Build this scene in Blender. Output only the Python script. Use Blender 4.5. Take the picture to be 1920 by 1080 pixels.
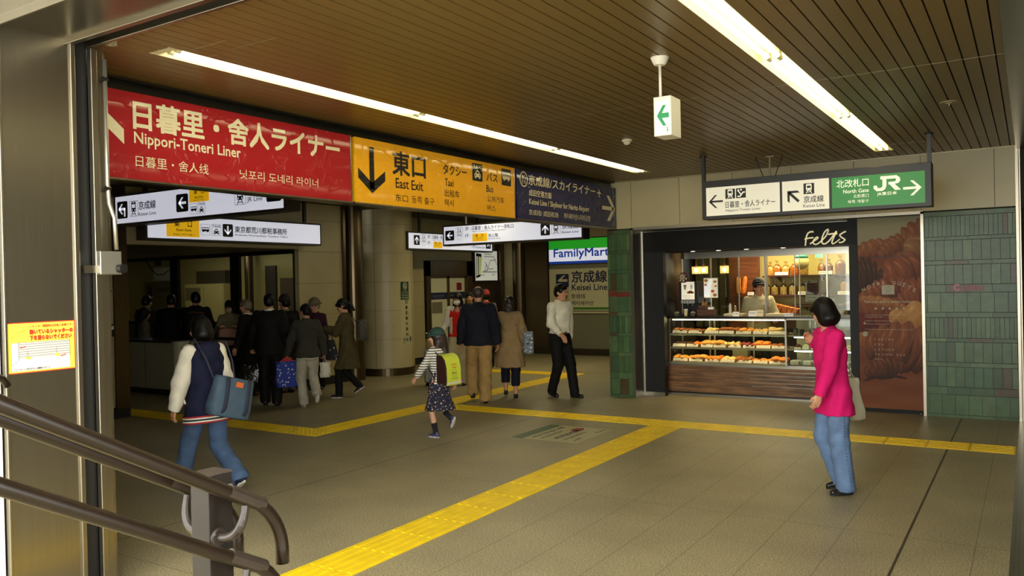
import bpy, math, random
import numpy as np
from mathutils import Matrix, Vector

SC = bpy.context.scene
for o in list(bpy.data.objects):
    bpy.data.objects.remove(o)
COL = SC.collection
R = math.radians

# ------------------------------------------------------------------ camera
CAM_POS = (0.0, 0.0, 1.8)
cam_data = bpy.data.cameras.new('camera')
cam_data.sensor_width = 36.0
cam_data.lens = 36.0 * 1534.87 / 1920.0
cam_data.clip_start = 0.05
cam_data.clip_end = 200
cam = bpy.data.objects.new('camera', cam_data)
COL.objects.link(cam)
_yaw, _pit, _rol = 0.564646, -0.0069835, -0.0222165
_r = np.array([math.cos(_yaw), math.sin(_yaw), 0.0])
_f0 = np.array([-math.sin(_yaw), math.cos(_yaw), 0.0])
_u0 = np.array([0, 0, 1.0])
_f = _f0 * math.cos(_pit) + _u0 * math.sin(_pit)
_u = _u0 * math.cos(_pit) - _f0 * math.sin(_pit)
_r2 = _r * math.cos(_rol) + _u * math.sin(_rol)
_u2 = -_r * math.sin(_rol) + _u * math.cos(_rol)
cam.matrix_world = Matrix(((_r2[0], _u2[0], -_f[0], CAM_POS[0]),
                           (_r2[1], _u2[1], -_f[1], CAM_POS[1]),
                           (_r2[2], _u2[2], -_f[2], CAM_POS[2]),
                           (0, 0, 0, 1)))
SC.camera = cam

# ------------------------------------------------------------------ world, exposure
SC.view_settings.view_transform = 'Standard'
SC.view_settings.look = 'None'
SC.view_settings.gamma = 1.0
SC.view_settings.use_curve_mapping = False
SC.view_settings.exposure = 0.45
SC.cycles.max_bounces = 8
SC.cycles.diffuse_bounces = 4
SC.cycles.glossy_bounces = 4
SC.cycles.transmission_bounces = 6
SC.cycles.transparent_max_bounces = 12
SC.cycles.caustics_reflective = False
SC.cycles.caustics_refractive = False
SC.cycles.sample_clamp_indirect = 6.0
SC.cycles.use_denoising = True

DAY = 6.2            # overcast daylight outside the entrance
TUBE = 6.2            # fluorescent tubes
world = bpy.data.worlds.new('overcast_sky')
SC.world = world
world.use_nodes = True
_bg = world.node_tree.nodes['Background']
_bg.inputs['Color'].default_value = (0.95, 0.97, 0.92, 1)
_bg.inputs['Strength'].default_value = DAY


def area_lamp(name, loc, sx, sy, watts, color, rot=(0, 0, 0)):
    l = bpy.data.lights.new(name, 'AREA')
    l.shape = 'RECTANGLE'
    l.size, l.size_y = sx, sy
    l.energy = watts
    l.color = color
    o = bpy.data.objects.new(name, l)
    o.location = loc
    o.rotation_euler = rot
    COL.objects.link(o)
    return o


# unseen area lamps, added to light the passage and column behind the banners
area_lamp('passage_fill_lamp', (-8.2, 13.9, 3.24), 0.25, 3.2, 52, (1, 0.88, 0.5))
area_lamp('passage_fill_lamp', (-8.3, 10.6, 3.24), 0.25, 3.2, 10, (1, 0.88, 0.5))
area_lamp('office_lamp', (-15.5, 11.9, 2.7), 4.0, 0.25, 16, (1, 0.95, 0.66))


# ------------------------------------------------------------------ helpers
def lin(c):
    c = c / 255.0
    return c / 12.92 if c <= 0.04045 else ((c + 0.055) / 1.055) ** 2.4


def rgb(r, g, b):
    return (lin(r), lin(g), lin(b), 1.0)


def N(nt, kind, **kw):
    n = nt.nodes.new(kind)
    for k, v in kw.items():
        if k in n.inputs:
            n.inputs[k].default_value = v
        else:
            setattr(n, k, v)
    return n


MATS = {}


def mat(name, col=(128, 128, 128), rough=0.6, metal=0.0, var=0.0, vscale=8.0, stretch=(1, 1, 1), bump=0.0, bscale=60.0,
        emit=0.0, alpha=1.0, vcol=False, spec=0.5, col2=None, sheen=0.0, transmission=0.0, coat=0.0, aniso=0.0, bdist=0.004, base=None):
    """Principled material, colour given in sRGB bytes, noise variation between col and col2."""
    if name in MATS:
        return MATS[name]
    m = bpy.data.materials.new(name)
    m.use_nodes = True
    nt = m.node_tree
    bs = nt.nodes['Principled BSDF']
    c = rgb(*col)
    bs.inputs['Base Color'].default_value = c
    bs.inputs['Roughness'].default_value = rough
    bs.inputs['Metallic'].default_value = metal
    bs.inputs['Specular IOR Level'].default_value = spec
    bs.inputs['Alpha'].default_value = alpha
    bs.inputs['Transmission Weight'].default_value = transmission
    bs.inputs['Coat Weight'].default_value = coat
    bs.inputs['Anisotropic'].default_value = aniso
    if sheen:
        bs.inputs['Sheen Weight'].default_value = sheen
    src = None
    tc = None
    if vcol:
        a = N(nt, 'ShaderNodeVertexColor', layer_name='Col')
        src = a.outputs['Color']
        nt.links.new(src, bs.inputs['Base Color'])
    if var > 0 or bump > 0 or col2:
        tc = N(nt, 'ShaderNodeTexCoord')
        mp = N(nt, 'ShaderNodeMapping')
        mp.inputs['Scale'].default_value = stretch
        nt.links.new(tc.outputs['Object'], mp.inputs['Vector'])
    if var > 0 or col2:
        no = N(nt, 'ShaderNodeTexNoise')
        no.inputs['Scale'].default_value = vscale
        no.inputs['Detail'].default_value = 6
        nt.links.new(mp.outputs['Vector'], no.inputs['Vector'])
        rp = N(nt, 'ShaderNodeValToRGB')
        rp.color_ramp.elements[0].position = 0.35
        rp.color_ramp.elements[1].position = 0.65
        if col2:
            a, b = c, rgb(*col2)
        else:
            a = tuple(max(0, x * (1 - var)) for x in c[:3]) + (1,)
            b = tuple(min(1, x * (1 + var)) for x in c[:3]) + (1,)
        if vcol:
            a, b = (1 - var,) * 3 + (1,), (1.0,) * 3 + (1,)
        rp.color_ramp.elements[0].color = a
        rp.color_ramp.elements[1].color = b
        nt.links.new(no.outputs['Fac'], rp.inputs['Fac'])
        if vcol:
            mx = N(nt, 'ShaderNodeMixRGB', blend_type='MULTIPLY')
            mx.inputs['Fac'].default_value = 1
            nt.links.new(src, mx.inputs['Color1'])
            nt.links.new(rp.outputs['Color'], mx.inputs['Color2'])
            src = mx.outputs['Color']
        else:
            src = rp.outputs['Color']
        nt.links.new(src, bs.inputs['Base Color'])
    if bump > 0:
        nb = N(nt, 'ShaderNodeTexNoise')
        nb.inputs['Scale'].default_value = bscale
        nb.inputs['Detail'].default_value = 4
        nt.links.new(mp.outputs['Vector'], nb.inputs['Vector'])
        bp = N(nt, 'ShaderNodeBump')
        bp.inputs['Strength'].default_value = bump
        bp.inputs['Distance'].default_value = bdist
        nt.links.new(nb.outputs['Fac'], bp.inputs['Height'])
        nt.links.new(bp.outputs['Normal'], bs.inputs['Normal'])
    if emit > 0:
        bs.inputs['Emission Strength'].default_value = emit
        if src is not None:
            nt.links.new(src, bs.inputs['Emission Color'])
        else:
            bs.inputs['Emission Color'].default_value = c
    MATS[name] = m
    return m


class MB:
    """collects shapes; build() links them as ONE mesh object"""

    def __init__(s):
        s.v = []
        s.f = []
        s.n = 0
        s.c = None

    def add(s, v, f):
        v = np.asarray(v, float).reshape(-1, 3)
        s.v.append(v)
        s.f.extend([tuple(int(i) + s.n for i in q) for q in f])
        s.n += len(v)
        return s

    def box(s, a, b, rz=0.0, pivot=None):
        x0, y0, z0 = a
        x1, y1, z1 = b
        v = np.array([(x, y, z) for z in (z0, z1) for y in (y0, y1) for x in (x0, x1)], float)
        if rz:
            p = np.array(pivot if pivot is not None else ((x0 + x1) / 2, (y0 + y1) / 2, 0))
            c, sn = math.cos(rz), math.sin(rz)
            d = v - p
            v = p + np.stack([d[:, 0] * c - d[:, 1] * sn, d[:, 0] * sn + d[:, 1] * c, d[:, 2]], 1)
        return s.add(v, [(0, 2, 3, 1), (4, 5, 7, 6), (0, 1, 5, 4), (1, 3, 7, 5), (3, 2, 6, 7), (2, 0, 4, 6)])

    def frame(s, O, U, V, W, a, b):
        """box in a local frame; a,b = (u,v,w) corners"""
        O, U, V, W = (np.array(q, float) for q in (O, U, V, W))
        v = [O + U * x + V * y + W * z for z in (a[2], b[2]) for y in (a[1], b[1]) for x in (a[0], b[0])]
        return s.add(v, [(0, 2, 3, 1), (4, 5, 7, 6), (0, 1, 5, 4), (1, 3, 7, 5), (3, 2, 6, 7), (2, 0, 4, 6)])

    def tube(s, pts, rad, n=10, cap=True, flat=None):
        P = [np.array(p, float) for p in pts]
        m = len(P)
        rad = [rad] * m if np.isscalar(rad) else list(rad)
        rings = []
        ref = None
        for i in range(m):
            t = P[min(i + 1, m - 1)] - P[max(i - 1, 0)]
            t = t / (np.linalg.norm(t) + 1e-12)
            if ref is None:
                ref = np.array([0, 0, 1.0]) if abs(t[2]) < 0.9 else np.array([1.0, 0, 0])
            a = ref - t * (ref @ t)
            a /= np.linalg.norm(a) + 1e-12
            b = np.cross(t, a)
            ref = a
            th = np.arange(n) * 2 * math.pi / n
            fa = 1.0 if flat is None else flat
            rings.append(P[i] + rad[i] * (np.cos(th)[:, None] * a * fa + np.sin(th)[:, None] * b))
        return s.rings(rings, cap)

    def rings(s, rings, cap=True, closed=True):
        n = len(rings[0])
        v = np.concatenate([np.asarray(r, float) for r in rings])
        f = []
        for i in range(len(rings) - 1):
            for j in range(n if closed else n - 1):
                k = (j + 1) % n
                f.append((i * n + j, i * n + k, (i + 1) * n + k, (i + 1) * n + j))
        if cap:
            f.append(tuple(range(n - 1, -1, -1)))
            f.append(tuple((len(rings) - 1) * n + j for j in range(n)))
        return s.add(v, f)

    def lathe(s, c, prof, n=24, axis='z', cap=True):
        th = np.arange(n) * 2 * math.pi / n
        rr = []
        for r, h in prof:
            if axis == 'z':
                rr.append(np.stack([c[0] + r * np.cos(th), c[1] + r * np.sin(th), np.full(n, c[2] + h)], 1))
            elif axis == 'y':
                rr.append(np.stack([c[0] + r * np.cos(th), np.full(n, c[1] + h), c[2] - r * np.sin(th)], 1))
            else:
                rr.append(np.stack([np.full(n, c[0] + h), c[1] + r * np.cos(th), c[2] + r * np.sin(th)], 1))
        return s.rings(rr, cap)

    def ell(s, c, r, n=14, m=9, rot=None):
        rr = []
        for i in range(m + 1):
            ph = -math.pi / 2 + math.pi * i / m
            th = np.arange(n) * 2 * math.pi / n
            q = max(math.cos(ph), 1e-3)
            p = np.stack([r[0] * q * np.cos(th), r[1] * q * np.sin(th), np.full(n, r[2] * math.sin(ph))], 1)
            if rot is not None:
                p = p @ np.asarray(rot).T
            rr.append(p + np.array(c))
        return s.rings(rr, True)

    def prism(s, pts, W, side=True):
        """flat polygon pts (3D list) thickened along vector W"""
        P = np.array(pts, float)
        n = len(P)
        W = np.array(W, float)
        v = np.concatenate([P, P + W])
        f = [tuple(range(n)), tuple(range(2 * n - 1, n - 1, -1))]
        for i in range(n):
            j = (i + 1) % n
            f.append((j, i, i + n, j + n))
        return s.add(v, f)

    def grid(s, P):
        """P[i,j] 3D points"""
        a, b = P.shape[:2]
        f = [(i * b + j, i * b + j + 1, (i + 1) * b + j + 1, (i + 1) * b + j) for i in range(a - 1) for j in range(b - 1)]
        return s.add(P.reshape(-1, 3), f)

    def build(s, name, material, parent=None, smooth=False, bevel=0.0, colors=None, off=None, origin=None):
        v = np.concatenate(s.v) if s.v else np.zeros((0, 3))
        if off is not None:
            v = v - np.array(off)
        elif parent is not None:
            v = v - np.array(origin_of(parent))
        elif origin is not None:
            v = v - np.array(origin)
        me = bpy.data.meshes.new(name)
        me.from_pydata(v.tolist(), [], s.f)
        if material is not None:
            me.materials.append(material)
        if smooth:
            me.polygons.foreach_set('use_smooth', [True] * len(me.polygons))
        if colors is not None:
            ca = me.color_attributes.new('Col', 'FLOAT_COLOR', 'POINT')
            cc = np.ones((len(v), 4), np.float32)
            cc[:, :3] = colors
            ca.data.foreach_set('color', cc.ravel())
        me.validate()
        o = bpy.data.objects.new(name, me)
        COL.objects.link(o)
        if origin is not None and parent is None:
            o.location = origin
        if parent is not None:
            o.parent = parent
        if bevel > 0:
            md = o.modifiers.new('bevel', 'BEVEL')
            md.width = bevel
            md.segments = 2
            md.limit_method = 'ANGLE'
        return o


def origin_of(p):
    x = np.zeros(3)
    while p is not None:
        x = x + np.array(p.location)
        p = p.parent
    return x


def tag(o, label=None, cat=None, group=None, kind=None):
    if label:
        o['label'] = label
    if cat:
        o['category'] = cat
    if group:
        o['group'] = group
    if kind:
        o['kind'] = kind
    return o


def thing(name, label, cat, loc=(0, 0, 0), group=None, rz=0.0):
    o = bpy.data.objects.new(name, None)
    o.empty_display_size = 0.1
    o.location = loc
    o.rotation_euler = (0, 0, rz)
    COL.objects.link(o)
    return tag(o, label, cat, group)


def struct(name, mb, m, **kw):
    return tag(mb.build(name, m, **kw), kind='structure')


def copy_thing(o, loc=None, rz=None, label=None, group=None):
    c = o.copy()
    COL.objects.link(c)
    if loc is not None:
        c.location = loc
    if rz is not None:
        c.rotation_euler = (0, 0, rz)
    if label:
        c['label'] = label
    if group:
        c['group'] = group
    for ch in list(o.children):
        d = ch.copy()
        COL.objects.link(d)
        d.parent = c
        for g in list(ch.children):
            e = g.copy()
            COL.objects.link(e)
            e.parent = d
    return c


_tc = {}


def glyphs(text, bold=0.0):
    k = (text, bold)
    if k not in _tc:
        c = bpy.data.curves.new('t', 'FONT')
        c.body = text
        c.resolution_u = 2
        c.offset = bold
        o = bpy.data.objects.new('t', c)
        m = o.to_mesh()
        v = np.array([tuple(q.co) for q in m.vertices]).reshape(-1, 3)[:, :2]
        f = [tuple(p.vertices) for p in m.polygons]
        o.to_mesh_clear()
        bpy.data.objects.remove(o)
        bpy.data.curves.remove(c)
        lo, hi = v.min(0), v.max(0)
        _tc[k] = ((v - lo), f, hi - lo)
    return _tc[k]


class Panel:
    """a flat sign face: O is its lower left corner, U to the right, V up, W towards the reader"""

    def __init__(s, O, U, V=(0, 0, 1)):
        s.O = np.array(O, float)
        s.U = np.array(U, float)
        s.V = np.array(V, float)
        s.W = np.cross(s.U, s.V)
        s.layers = {}
        s.bend = None

    def P(s, u, v, d):
        p = np.array([u, v, d], float)
        if s.bend:
            return s.bend(*p)
        return s.O + s.U * u + s.V * v + s.W * d

    def mb(s, key):
        return s.layers.setdefault(key, MB())

    def rect(s, key, u0, v0, u1, v1, d=0.002):
        s.mb(key).add([s.P(u0, v0, d), s.P(u1, v0, d), s.P(u1, v1, d), s.P(u0, v1, d)], [(0, 1, 2, 3)])

    def rrect(s, key, u0, v0, u1, v1, r, d=0.002):
        pts = []
        for cx, cy, a in ((u1 - r, v0 + r, -90), (u1 - r, v1 - r, 0), (u0 + r, v1 - r, 90), (u0 + r, v0 + r, 180)):
            for k in range(4):
                t = R(a + 30 * k)
                pts.append((cx + r * math.cos(t), cy + r * math.sin(t)))
        s.poly(key, pts, d)

    def poly(s, key, pts, d=0.002):
        s.mb(key).add([s.P(u, v, d) for u, v in pts], [tuple(range(len(pts)))])

    def disc(s, key, u, v, ru, rv=None, d=0.002, n=20):
        rv = rv or ru
        s.poly(key, [(u + ru * math.cos(2 * math.pi * k / n), v + rv * math.sin(2 * math.pi * k / n)) for k in range(n)], d)

    def ring(s, key, u, v, r0, r1, d=0.002, n=24, a0=0, a1=360, asp=1.0):
        vv = []
        for k in range(n + 1):
            t = R(a0 + (a1 - a0) * k / n)
            vv.append(s.P(u + r0 * math.cos(t), v + asp * r0 * math.sin(t), d))
            vv.append(s.P(u + r1 * math.cos(t), v + asp * r1 * math.sin(t), d))
        s.mb(key).add(vv, [(2 * k, 2 * k + 1, 2 * k + 3, 2 * k + 2) for k in range(n)])

    def line(s, key, pts, w, d=0.002):
        for (a, b) in zip(pts[:-1], pts[1:]):
            a, b = np.array(a, float), np.array(b, float)
            t = (b - a) / (np.linalg.norm(b - a) + 1e-9)
            n = np.array([-t[1], t[0]]) * w / 2
            e = t * w * 0.3
            s.poly(key, [a - n - e, b - n + e, b + n + e, a + n - e], d)

    def outline(s, key, u0, v0, u1, v1, w, d=0.002):
        s.rect(key, u0, v0, u1, v0 + w, d)
        s.rect(key, u0, v1 - w, u1, v1, d)
        s.rect(key, u0, v0 + w, u0 + w, v1 - w, d)
        s.rect(key, u1 - w, v0 + w, u1, v1 - w, d)

    def text(s, key, t, u, v, h=None, w=None, bold=0.0, d=0.003, rot=0.0, align='l', shear=0.0):
        vv, f, sz = glyphs(t)
        if h is None:
            sc = (w / sz[0], w / sz[0])
        elif w is None:
            sc = (h / sz[1], h / sz[1])
        else:
            sc = (w / sz[0], h / sz[1])
        q0 = vv * np.array(sc)
        if align == 'c':
            q0 = q0 - np.array([sz[0] * sc[0] / 2, 0])
        elif align == 'r':
            q0 = q0 - np.array([sz[0] * sc[0], 0])
        c, sn = math.cos(rot), math.sin(rot)
        # heavier weights: the same outline laid down again with small shifts
        sh = [(0, 0)]
        if bold > 0:
            n = 4 if bold <= .04 else 8
            sh += [(math.cos(2 * math.pi * (k + .5) / n) * bold, math.sin(2 * math.pi * (k + .5) / n) * bold) for k in range(n)]
        for i, (ox, oy) in enumerate(sh):
            q = q0 + np.array([ox * sc[0], oy * sc[1]])
            q = np.stack([u + q[:, 0] * c - q[:, 1] * sn, v + q[:, 0] * sn + q[:, 1] * c], 1)
            s.mb(key).add([s.P(x, y, d + .0003 * i) for x, y in q], f)
        return sz[0] * sc[0]

    def arrow(s, key, u, v, size, ang, wt=0.14, cut=True, d=0.003):
        """sign arrow centred at u,v; ang 0 points right; straight shaft with two arms"""
        c, sn = math.cos(R(ang)), math.sin(R(ang))

        def T(p):
            return (u + size * (p[0] * c - p[1] * sn), v + size * (p[0] * sn + p[1] * c))
        w = wt / 2
        k = wt * 1.15
        s.poly(key, [T(p) for p in ((-.5, -w), (.38, -w), (.38, w), (-.5, w))], d)
        s.poly(key, [T(p) for p in ((.5, 0), (.5 - .45, .45), (.5 - .45 - k, .45), (.5 - k * 1.1, 0))], d)
        s.poly(key, [T(p) for p in ((.5, 0), (.5 - k * 1.1, 0), (.5 - .45 - k, -.45), (.5 - .45, -.45))], d)

    def train(s, kf, kb, u, v, w, h, d=0.003):
        """front view of a train on rails inside u..u+w"""
        def q(key, x0, y0, x1, y1, dd):
            s.rect(key, u + x0 * w, v + y0 * h, u + x1 * w, v + y1 * h, dd)
        s.rrect(kf, u + .24 * w, v + .30 * h, u + .76 * w, v + .95 * h, .10 * w, d)
        q(kb, .32, .55, .68, .78, d + .001)
        q(kb, .40, .86, .60, .89, d + .001)
        s.disc(kb, u + .35 * w, v + .41 * h, .05 * w, d=d + .001, n=8)
        s.disc(kb, u + .65 * w, v + .41 * h, .05 * w, d=d + .001, n=8)
        s.line(kf, [(u + .38 * w, v + .28 * h), (u + .24 * w, v + .06 * h)], .06 * w, d)
        s.line(kf, [(u + .62 * w, v + .28 * h), (u + .76 * w, v + .06 * h)], .06 * w, d)
        q(kf, .30, .14, .70, .19, d)

    def bus(s, kf, kb, u, v, w, h, d=0.003):
        s.rrect(kf, u + .1 * w, v + .34 * h, u + .9 * w, v + .72 * h, .06 * w, d)
        for k in range(4):
            s.rect(kb, u + (.16 + .18 * k) * w, v + .52 * h, u + (.30 + .18 * k) * w, v + .66 * h, d + .001)
        for x in (.27, .73):
            s.disc(kf, u + x * w, v + .33 * h, .08 * w, d=d, n=10)

    def taxi(s, kf, kb, u, v, w, h, d=0.003, word=True):
        if word:
            s.text(kf, 'TAXI', u + .08 * w, v + .72 * h, h=.2 * h, w=.84 * w, bold=.02, d=d)
        s.rrect(kf, u + .2 * w, v + .18 * h, u + .8 * w, v + .40 * h, .05 * w, d)
        s.poly(kf, [(u + .28 * w, v + .38 * h), (u + .72 * w, v + .38 * h), (u + .64 * w, v + .56 * h), (u + .36 * w, v + .56 * h)], d)
        s.poly(kb, [(u + .36 * w, v + .41 * h), (u + .64 * w, v + .41 * h), (u + .59 * w, v + .51 * h), (u + .41 * w, v + .51 * h)], d + .001)
        s.rect(kf, u + .44 * w, v + .56 * h, u + .56 * w, v + .62 * h, d)
        for x in (.3, .7):
            s.disc(kb, u + x * w, v + .29 * h, .05 * w, d=d + .001, n=8)
            s.rect(kf, u + (x - .06) * w, v + .1 * h, u + (x + .06) * w, v + .2 * h, d)

    def build(s, parent, names, smooth=False):
        out = []
        for key, mb in s.layers.items():
            nm, m = names[key]
            out.append(mb.build(nm, m, parent, smooth=smooth))
        return out


def painted(name, O, U, V, nu, nv, fn, m, parent=None, w=1.0, h=1.0, origin=None):
    """flat printed sheet: fn(u,v arrays 0..1) -> rgb (0..255 sRGB) arrays"""
    u, v = np.meshgrid(np.linspace(0, 1, nu), np.linspace(0, 1, nv), indexing='ij')
    c = np.clip(fn(u, v), 0, 255) / 255.0
    c = np.where(c <= 0.04045, c / 12.92, ((c + 0.055) / 1.055) ** 2.4).reshape(-1, 3)
    O, U, V = (np.array(q, float) for q in (O, U, V))
    P = O + u[..., None] * U * w + v[..., None] * V * h
    mb = MB()
    mb.grid(P)
    return mb.build(name, m, parent, colors=c, origin=origin)


def mixc(a, b, t):
    return a + (np.array(b, float) - a) * np.clip(t, 0, 1)[..., None]
# ------------------------------------------------------------------ materials of the setting
random.seed(7)
rng = np.random.default_rng(11)


def floor_material():
    m = bpy.data.materials.new('granite_floor')
    m.use_nodes = True
    nt = m.node_tree
    L = nt.links.new
    bs = nt.nodes['Principled BSDF']
    bs.inputs['Roughness'].default_value = 0.42
    bs.inputs['Specular IOR Level'].default_value = 0.35
    tc = N(nt, 'ShaderNodeTexCoord')
    n1 = N(nt, 'ShaderNodeTexNoise', Scale=95.0, Detail=3.0, Roughness=0.7)
    n2 = N(nt, 'ShaderNodeTexNoise', Scale=1.3, Detail=5.0)
    n3 = N(nt, 'ShaderNodeTexVoronoi', Scale=120.0)
    for n in (n1, n2, n3):
        L(tc.outputs['Object'], n.inputs['Vector'])
    r1 = N(nt, 'ShaderNodeValToRGB')
    e = r1.color_ramp.elements
    e[0].position, e[0].color = 0.36, rgb(104, 95, 70)
    e[1].position, e[1].color = 0.63, rgb(190, 177, 140)
    x = e.new(0.5)
    x.color = rgb(154, 142, 110)
    L(n1.outputs['Fac'], r1.inputs['Fac'])
    r2 = N(nt, 'ShaderNodeValToRGB')
    r2.color_ramp.elements[0].position, r2.color_ramp.elements[0].color = 0.3, (0.80, 0.80, 0.80, 1)
    r2.color_ramp.elements[1].position, r2.color_ramp.elements[1].color = 0.7, (1.05, 1.04, 1.0, 1)
    L(n2.outputs['Fac'], r2.inputs['Fac'])
    mx = N(nt, 'ShaderNodeMixRGB', blend_type='MULTIPLY')
    mx.inputs['Fac'].default_value = 1
    L(r1.outputs['Color'], mx.inputs['Color1'])
    L(r2.outputs['Color'], mx.inputs['Color2'])
    r3 = N(nt, 'ShaderNodeValToRGB')
    r3.color_ramp.elements[0].position, r3.color_ramp.elements[0].color = 0.10, rgb(52, 46, 34)
    r3.color_ramp.elements[1].position, r3.color_ramp.elements[1].color = 0.30, (1, 1, 1, 1)
    L(n3.outputs['Distance'], r3.inputs['Fac'])
    m2 = N(nt, 'ShaderNodeMixRGB', blend_type='MULTIPLY')
    m2.inputs['Fac'].default_value = 0.6
    L(mx.outputs['Color'], m2.inputs['Color1'])
    L(r3.outputs['Color'], m2.inputs['Color2'])
    # slab joints: thin lines across x every 0.405 m (right of the passage) and across y every 2.87 m
    sx = N(nt, 'ShaderNodeSeparateXYZ')
    L(tc.outputs['Object'], sx.inputs['Vector'])

    def joint(sock, off, period, width):
        a = N(nt, 'ShaderNodeMath', operation='ADD')
        L(sock, a.inputs[0])
        a.inputs[1].default_value = 100 * period - off
        b = N(nt, 'ShaderNodeMath', operation='MODULO')
        L(a.outputs[0], b.inputs[0])
        b.inputs[1].default_value = period
        c = N(nt, 'ShaderNodeMath', operation='LESS_THAN')
        L(b.outputs[0], c.inputs[0])
        c.inputs[1].default_value = width
        return c.outputs[0]

    def mathn(op, a, b):
        n = N(nt, 'ShaderNodeMath', operation=op)
        for i, q in enumerate((a, b)):
            if isinstance(q, (int, float)):
                n.inputs[i].default_value = q
            else:
                L(q, n.inputs[i])
        return n.outputs[0]
    jx = joint(sx.outputs['X'], -0.332, 0.405, 0.005)
    jy = joint(sx.outputs['Y'], 6.13, 2.87, 0.006)
    wide = mathn('LESS_THAN', mathn('ABSOLUTE', mathn('ADD', sx.outputs['X'], 5.6), 0), 0.006)
    wide2 = mathn('LESS_THAN', mathn('ABSOLUTE', mathn('ADD', sx.outputs['X'], 0.742), 0), 0.008)
    right = mathn('GREATER_THAN', sx.outputs['X'], -3.3)
    thin = mathn('MAXIMUM', mathn('MULTIPLY', jx, right), jy)
    fac = mathn('MAXIMUM', mathn('MULTIPLY', thin, 0.6), mathn('MULTIPLY', mathn('MAXIMUM', wide, wide2), 0.9))
    m3 = N(nt, 'ShaderNodeMixRGB', blend_type='MIX')
    L(fac, m3.inputs['Fac'])
    L(m2.outputs['Color'], m3.inputs['Color1'])
    m3.inputs['Color2'].default_value = rgb(34, 28, 18)
    L(m3.outputs['Color'], bs.inputs['Base Color'])
    bp = N(nt, 'ShaderNodeBump')
    bp.inputs['Strength'].default_value = 0.25
    bp.inputs['Distance'].default_value = 0.002
    L(n1.outputs['Fac'], bp.inputs['Height'])
    L(bp.outputs['Normal'], bs.inputs['Normal'])
    return m


M_FLOOR = floor_material()
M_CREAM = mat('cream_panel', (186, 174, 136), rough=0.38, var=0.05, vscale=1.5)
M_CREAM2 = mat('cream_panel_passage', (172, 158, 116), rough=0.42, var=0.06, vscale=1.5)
M_JOINT = mat('panel_joint', (40, 34, 22), rough=0.8)
M_SLAT = mat('brown_slat', (112, 90, 50), rough=0.36, var=0.06, vscale=2.0, stretch=(1, .2, 1))
M_SLATBACK = mat('slat_gap', (10, 8, 5), rough=0.9)
M_DARKCEIL = mat('passage_ceiling', (74, 66, 46), rough=0.7)
M_STEEL = mat('brushed_steel', (150, 143, 126), rough=0.27, metal=0.95, var=0.05, vscale=3.0, stretch=(40, 40, .6), bump=0.03, bscale=3.0, bdist=0.001)
M_STEELB = mat('brown_steel', (98, 84, 62), rough=0.3, metal=0.9, var=0.12, vscale=3.0, stretch=(30, 30, .5))
M_STEELP = mat('polished_steel', (158, 150, 134), rough=0.32, metal=1.0)
M_STEELD = mat('dark_steel', (52, 48, 40), rough=0.4, metal=0.7)
M_BLACK = mat('black_paint', (16, 15, 13), rough=0.5)
M_WHITE = mat('white_paint', (226, 222, 208), rough=0.5)
M_GREYW = mat('grey_wall', (112, 110, 82), rough=0.5)
M_BROWN = mat('bronze_paint', (26, 17, 10), rough=0.30, metal=0.0, var=0.12, vscale=20, spec=.35)

# ------------------------------------------------------------------ floor
fl = MB()
fl.box((-22, -6, -0.2), (4, 20, 0))
struct('floor', fl, M_FLOOR)

# ------------------------------------------------------------------ ceiling of brown slats, with two light troughs left open
TRO = ((-4.68, 3.17, 10.78), (-1.58, 3.17, 10.95))
cl = MB()
for k in range(54):
    x1 = -0.085 - 0.1 * k
    x0 = x1 - 0.09
    if x1 < -5.4:
        break
    segs = [(2.80, 6.600), (6.604, 10.398), (10.402, 11.5)]
    for t in TRO:
        if x0 > t[0] - 0.02 and x1 < t[0] + 0.22:
            segs = [(2.80, t[1]), (t[2], 11.5)]
    for a, b in segs:
        cl.box((max(x0, -5.36), a, 3.300), (min(x1, -0.085), b, 3.318))
struct('ceiling', cl, M_SLAT)
bk = MB()
for a, b in ((-5.4, -4.70), (-4.46, -1.60), (-1.36, 0.0)):
    bk.box((a, 2.80, 3.335), (b, 11.6, 3.35))
bk.box((-5.4, 2.6, 3.44), (0.6, 11.6, 3.5))
struct('ceiling', bk, M_SLATBACK)
tr = MB()
for y in (6.602, 10.40):
    tr.box((-5.36, y - 0.003, 3.2985), (-0.1, y + 0.003, 3.3005))
struct('trim_1', tr, mat('ceiling_joint', (150, 138, 104), rough=0.4, metal=0.4))
bc = MB()
bc.box((-11.7, 2.6, 3.3), (-5.36, 18, 3.4))
struct('ceiling', bc, M_DARKCEIL)
oc = MB()
oc.box((-21.2, 10.3, 2.75), (-11.7, 13.6, 2.85))
struct('ceiling', oc, mat('office_ceiling', (120, 110, 80), rough=0.7))
oc = MB()
oc.box((-16.8, 5.8, 2.47), (-11.1, 10.3, 2.55))
struct('ceiling', oc, mat('bay_soffit', (92, 80, 56), rough=0.6))
rf = MB()
rf.box((-22, 2.62, 3.58), (0.7, 20, 3.7))  # unseen roof slab added to keep sky light from leaking in
struct('ceiling', rf, M_SLATBACK)
rf = MB()
rf.box((-22, 17.95, -.1), (0.7, 18.1, 3.6))
struct('wall_outer_rear', rf, M_SLATBACK)
cp = MB()
cp.box((-7, 0.7, 3.62), (4, 2.27, 3.75))
struct('ceiling', cp, mat('canopy_white', (215, 212, 198), rough=0.7))

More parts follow.
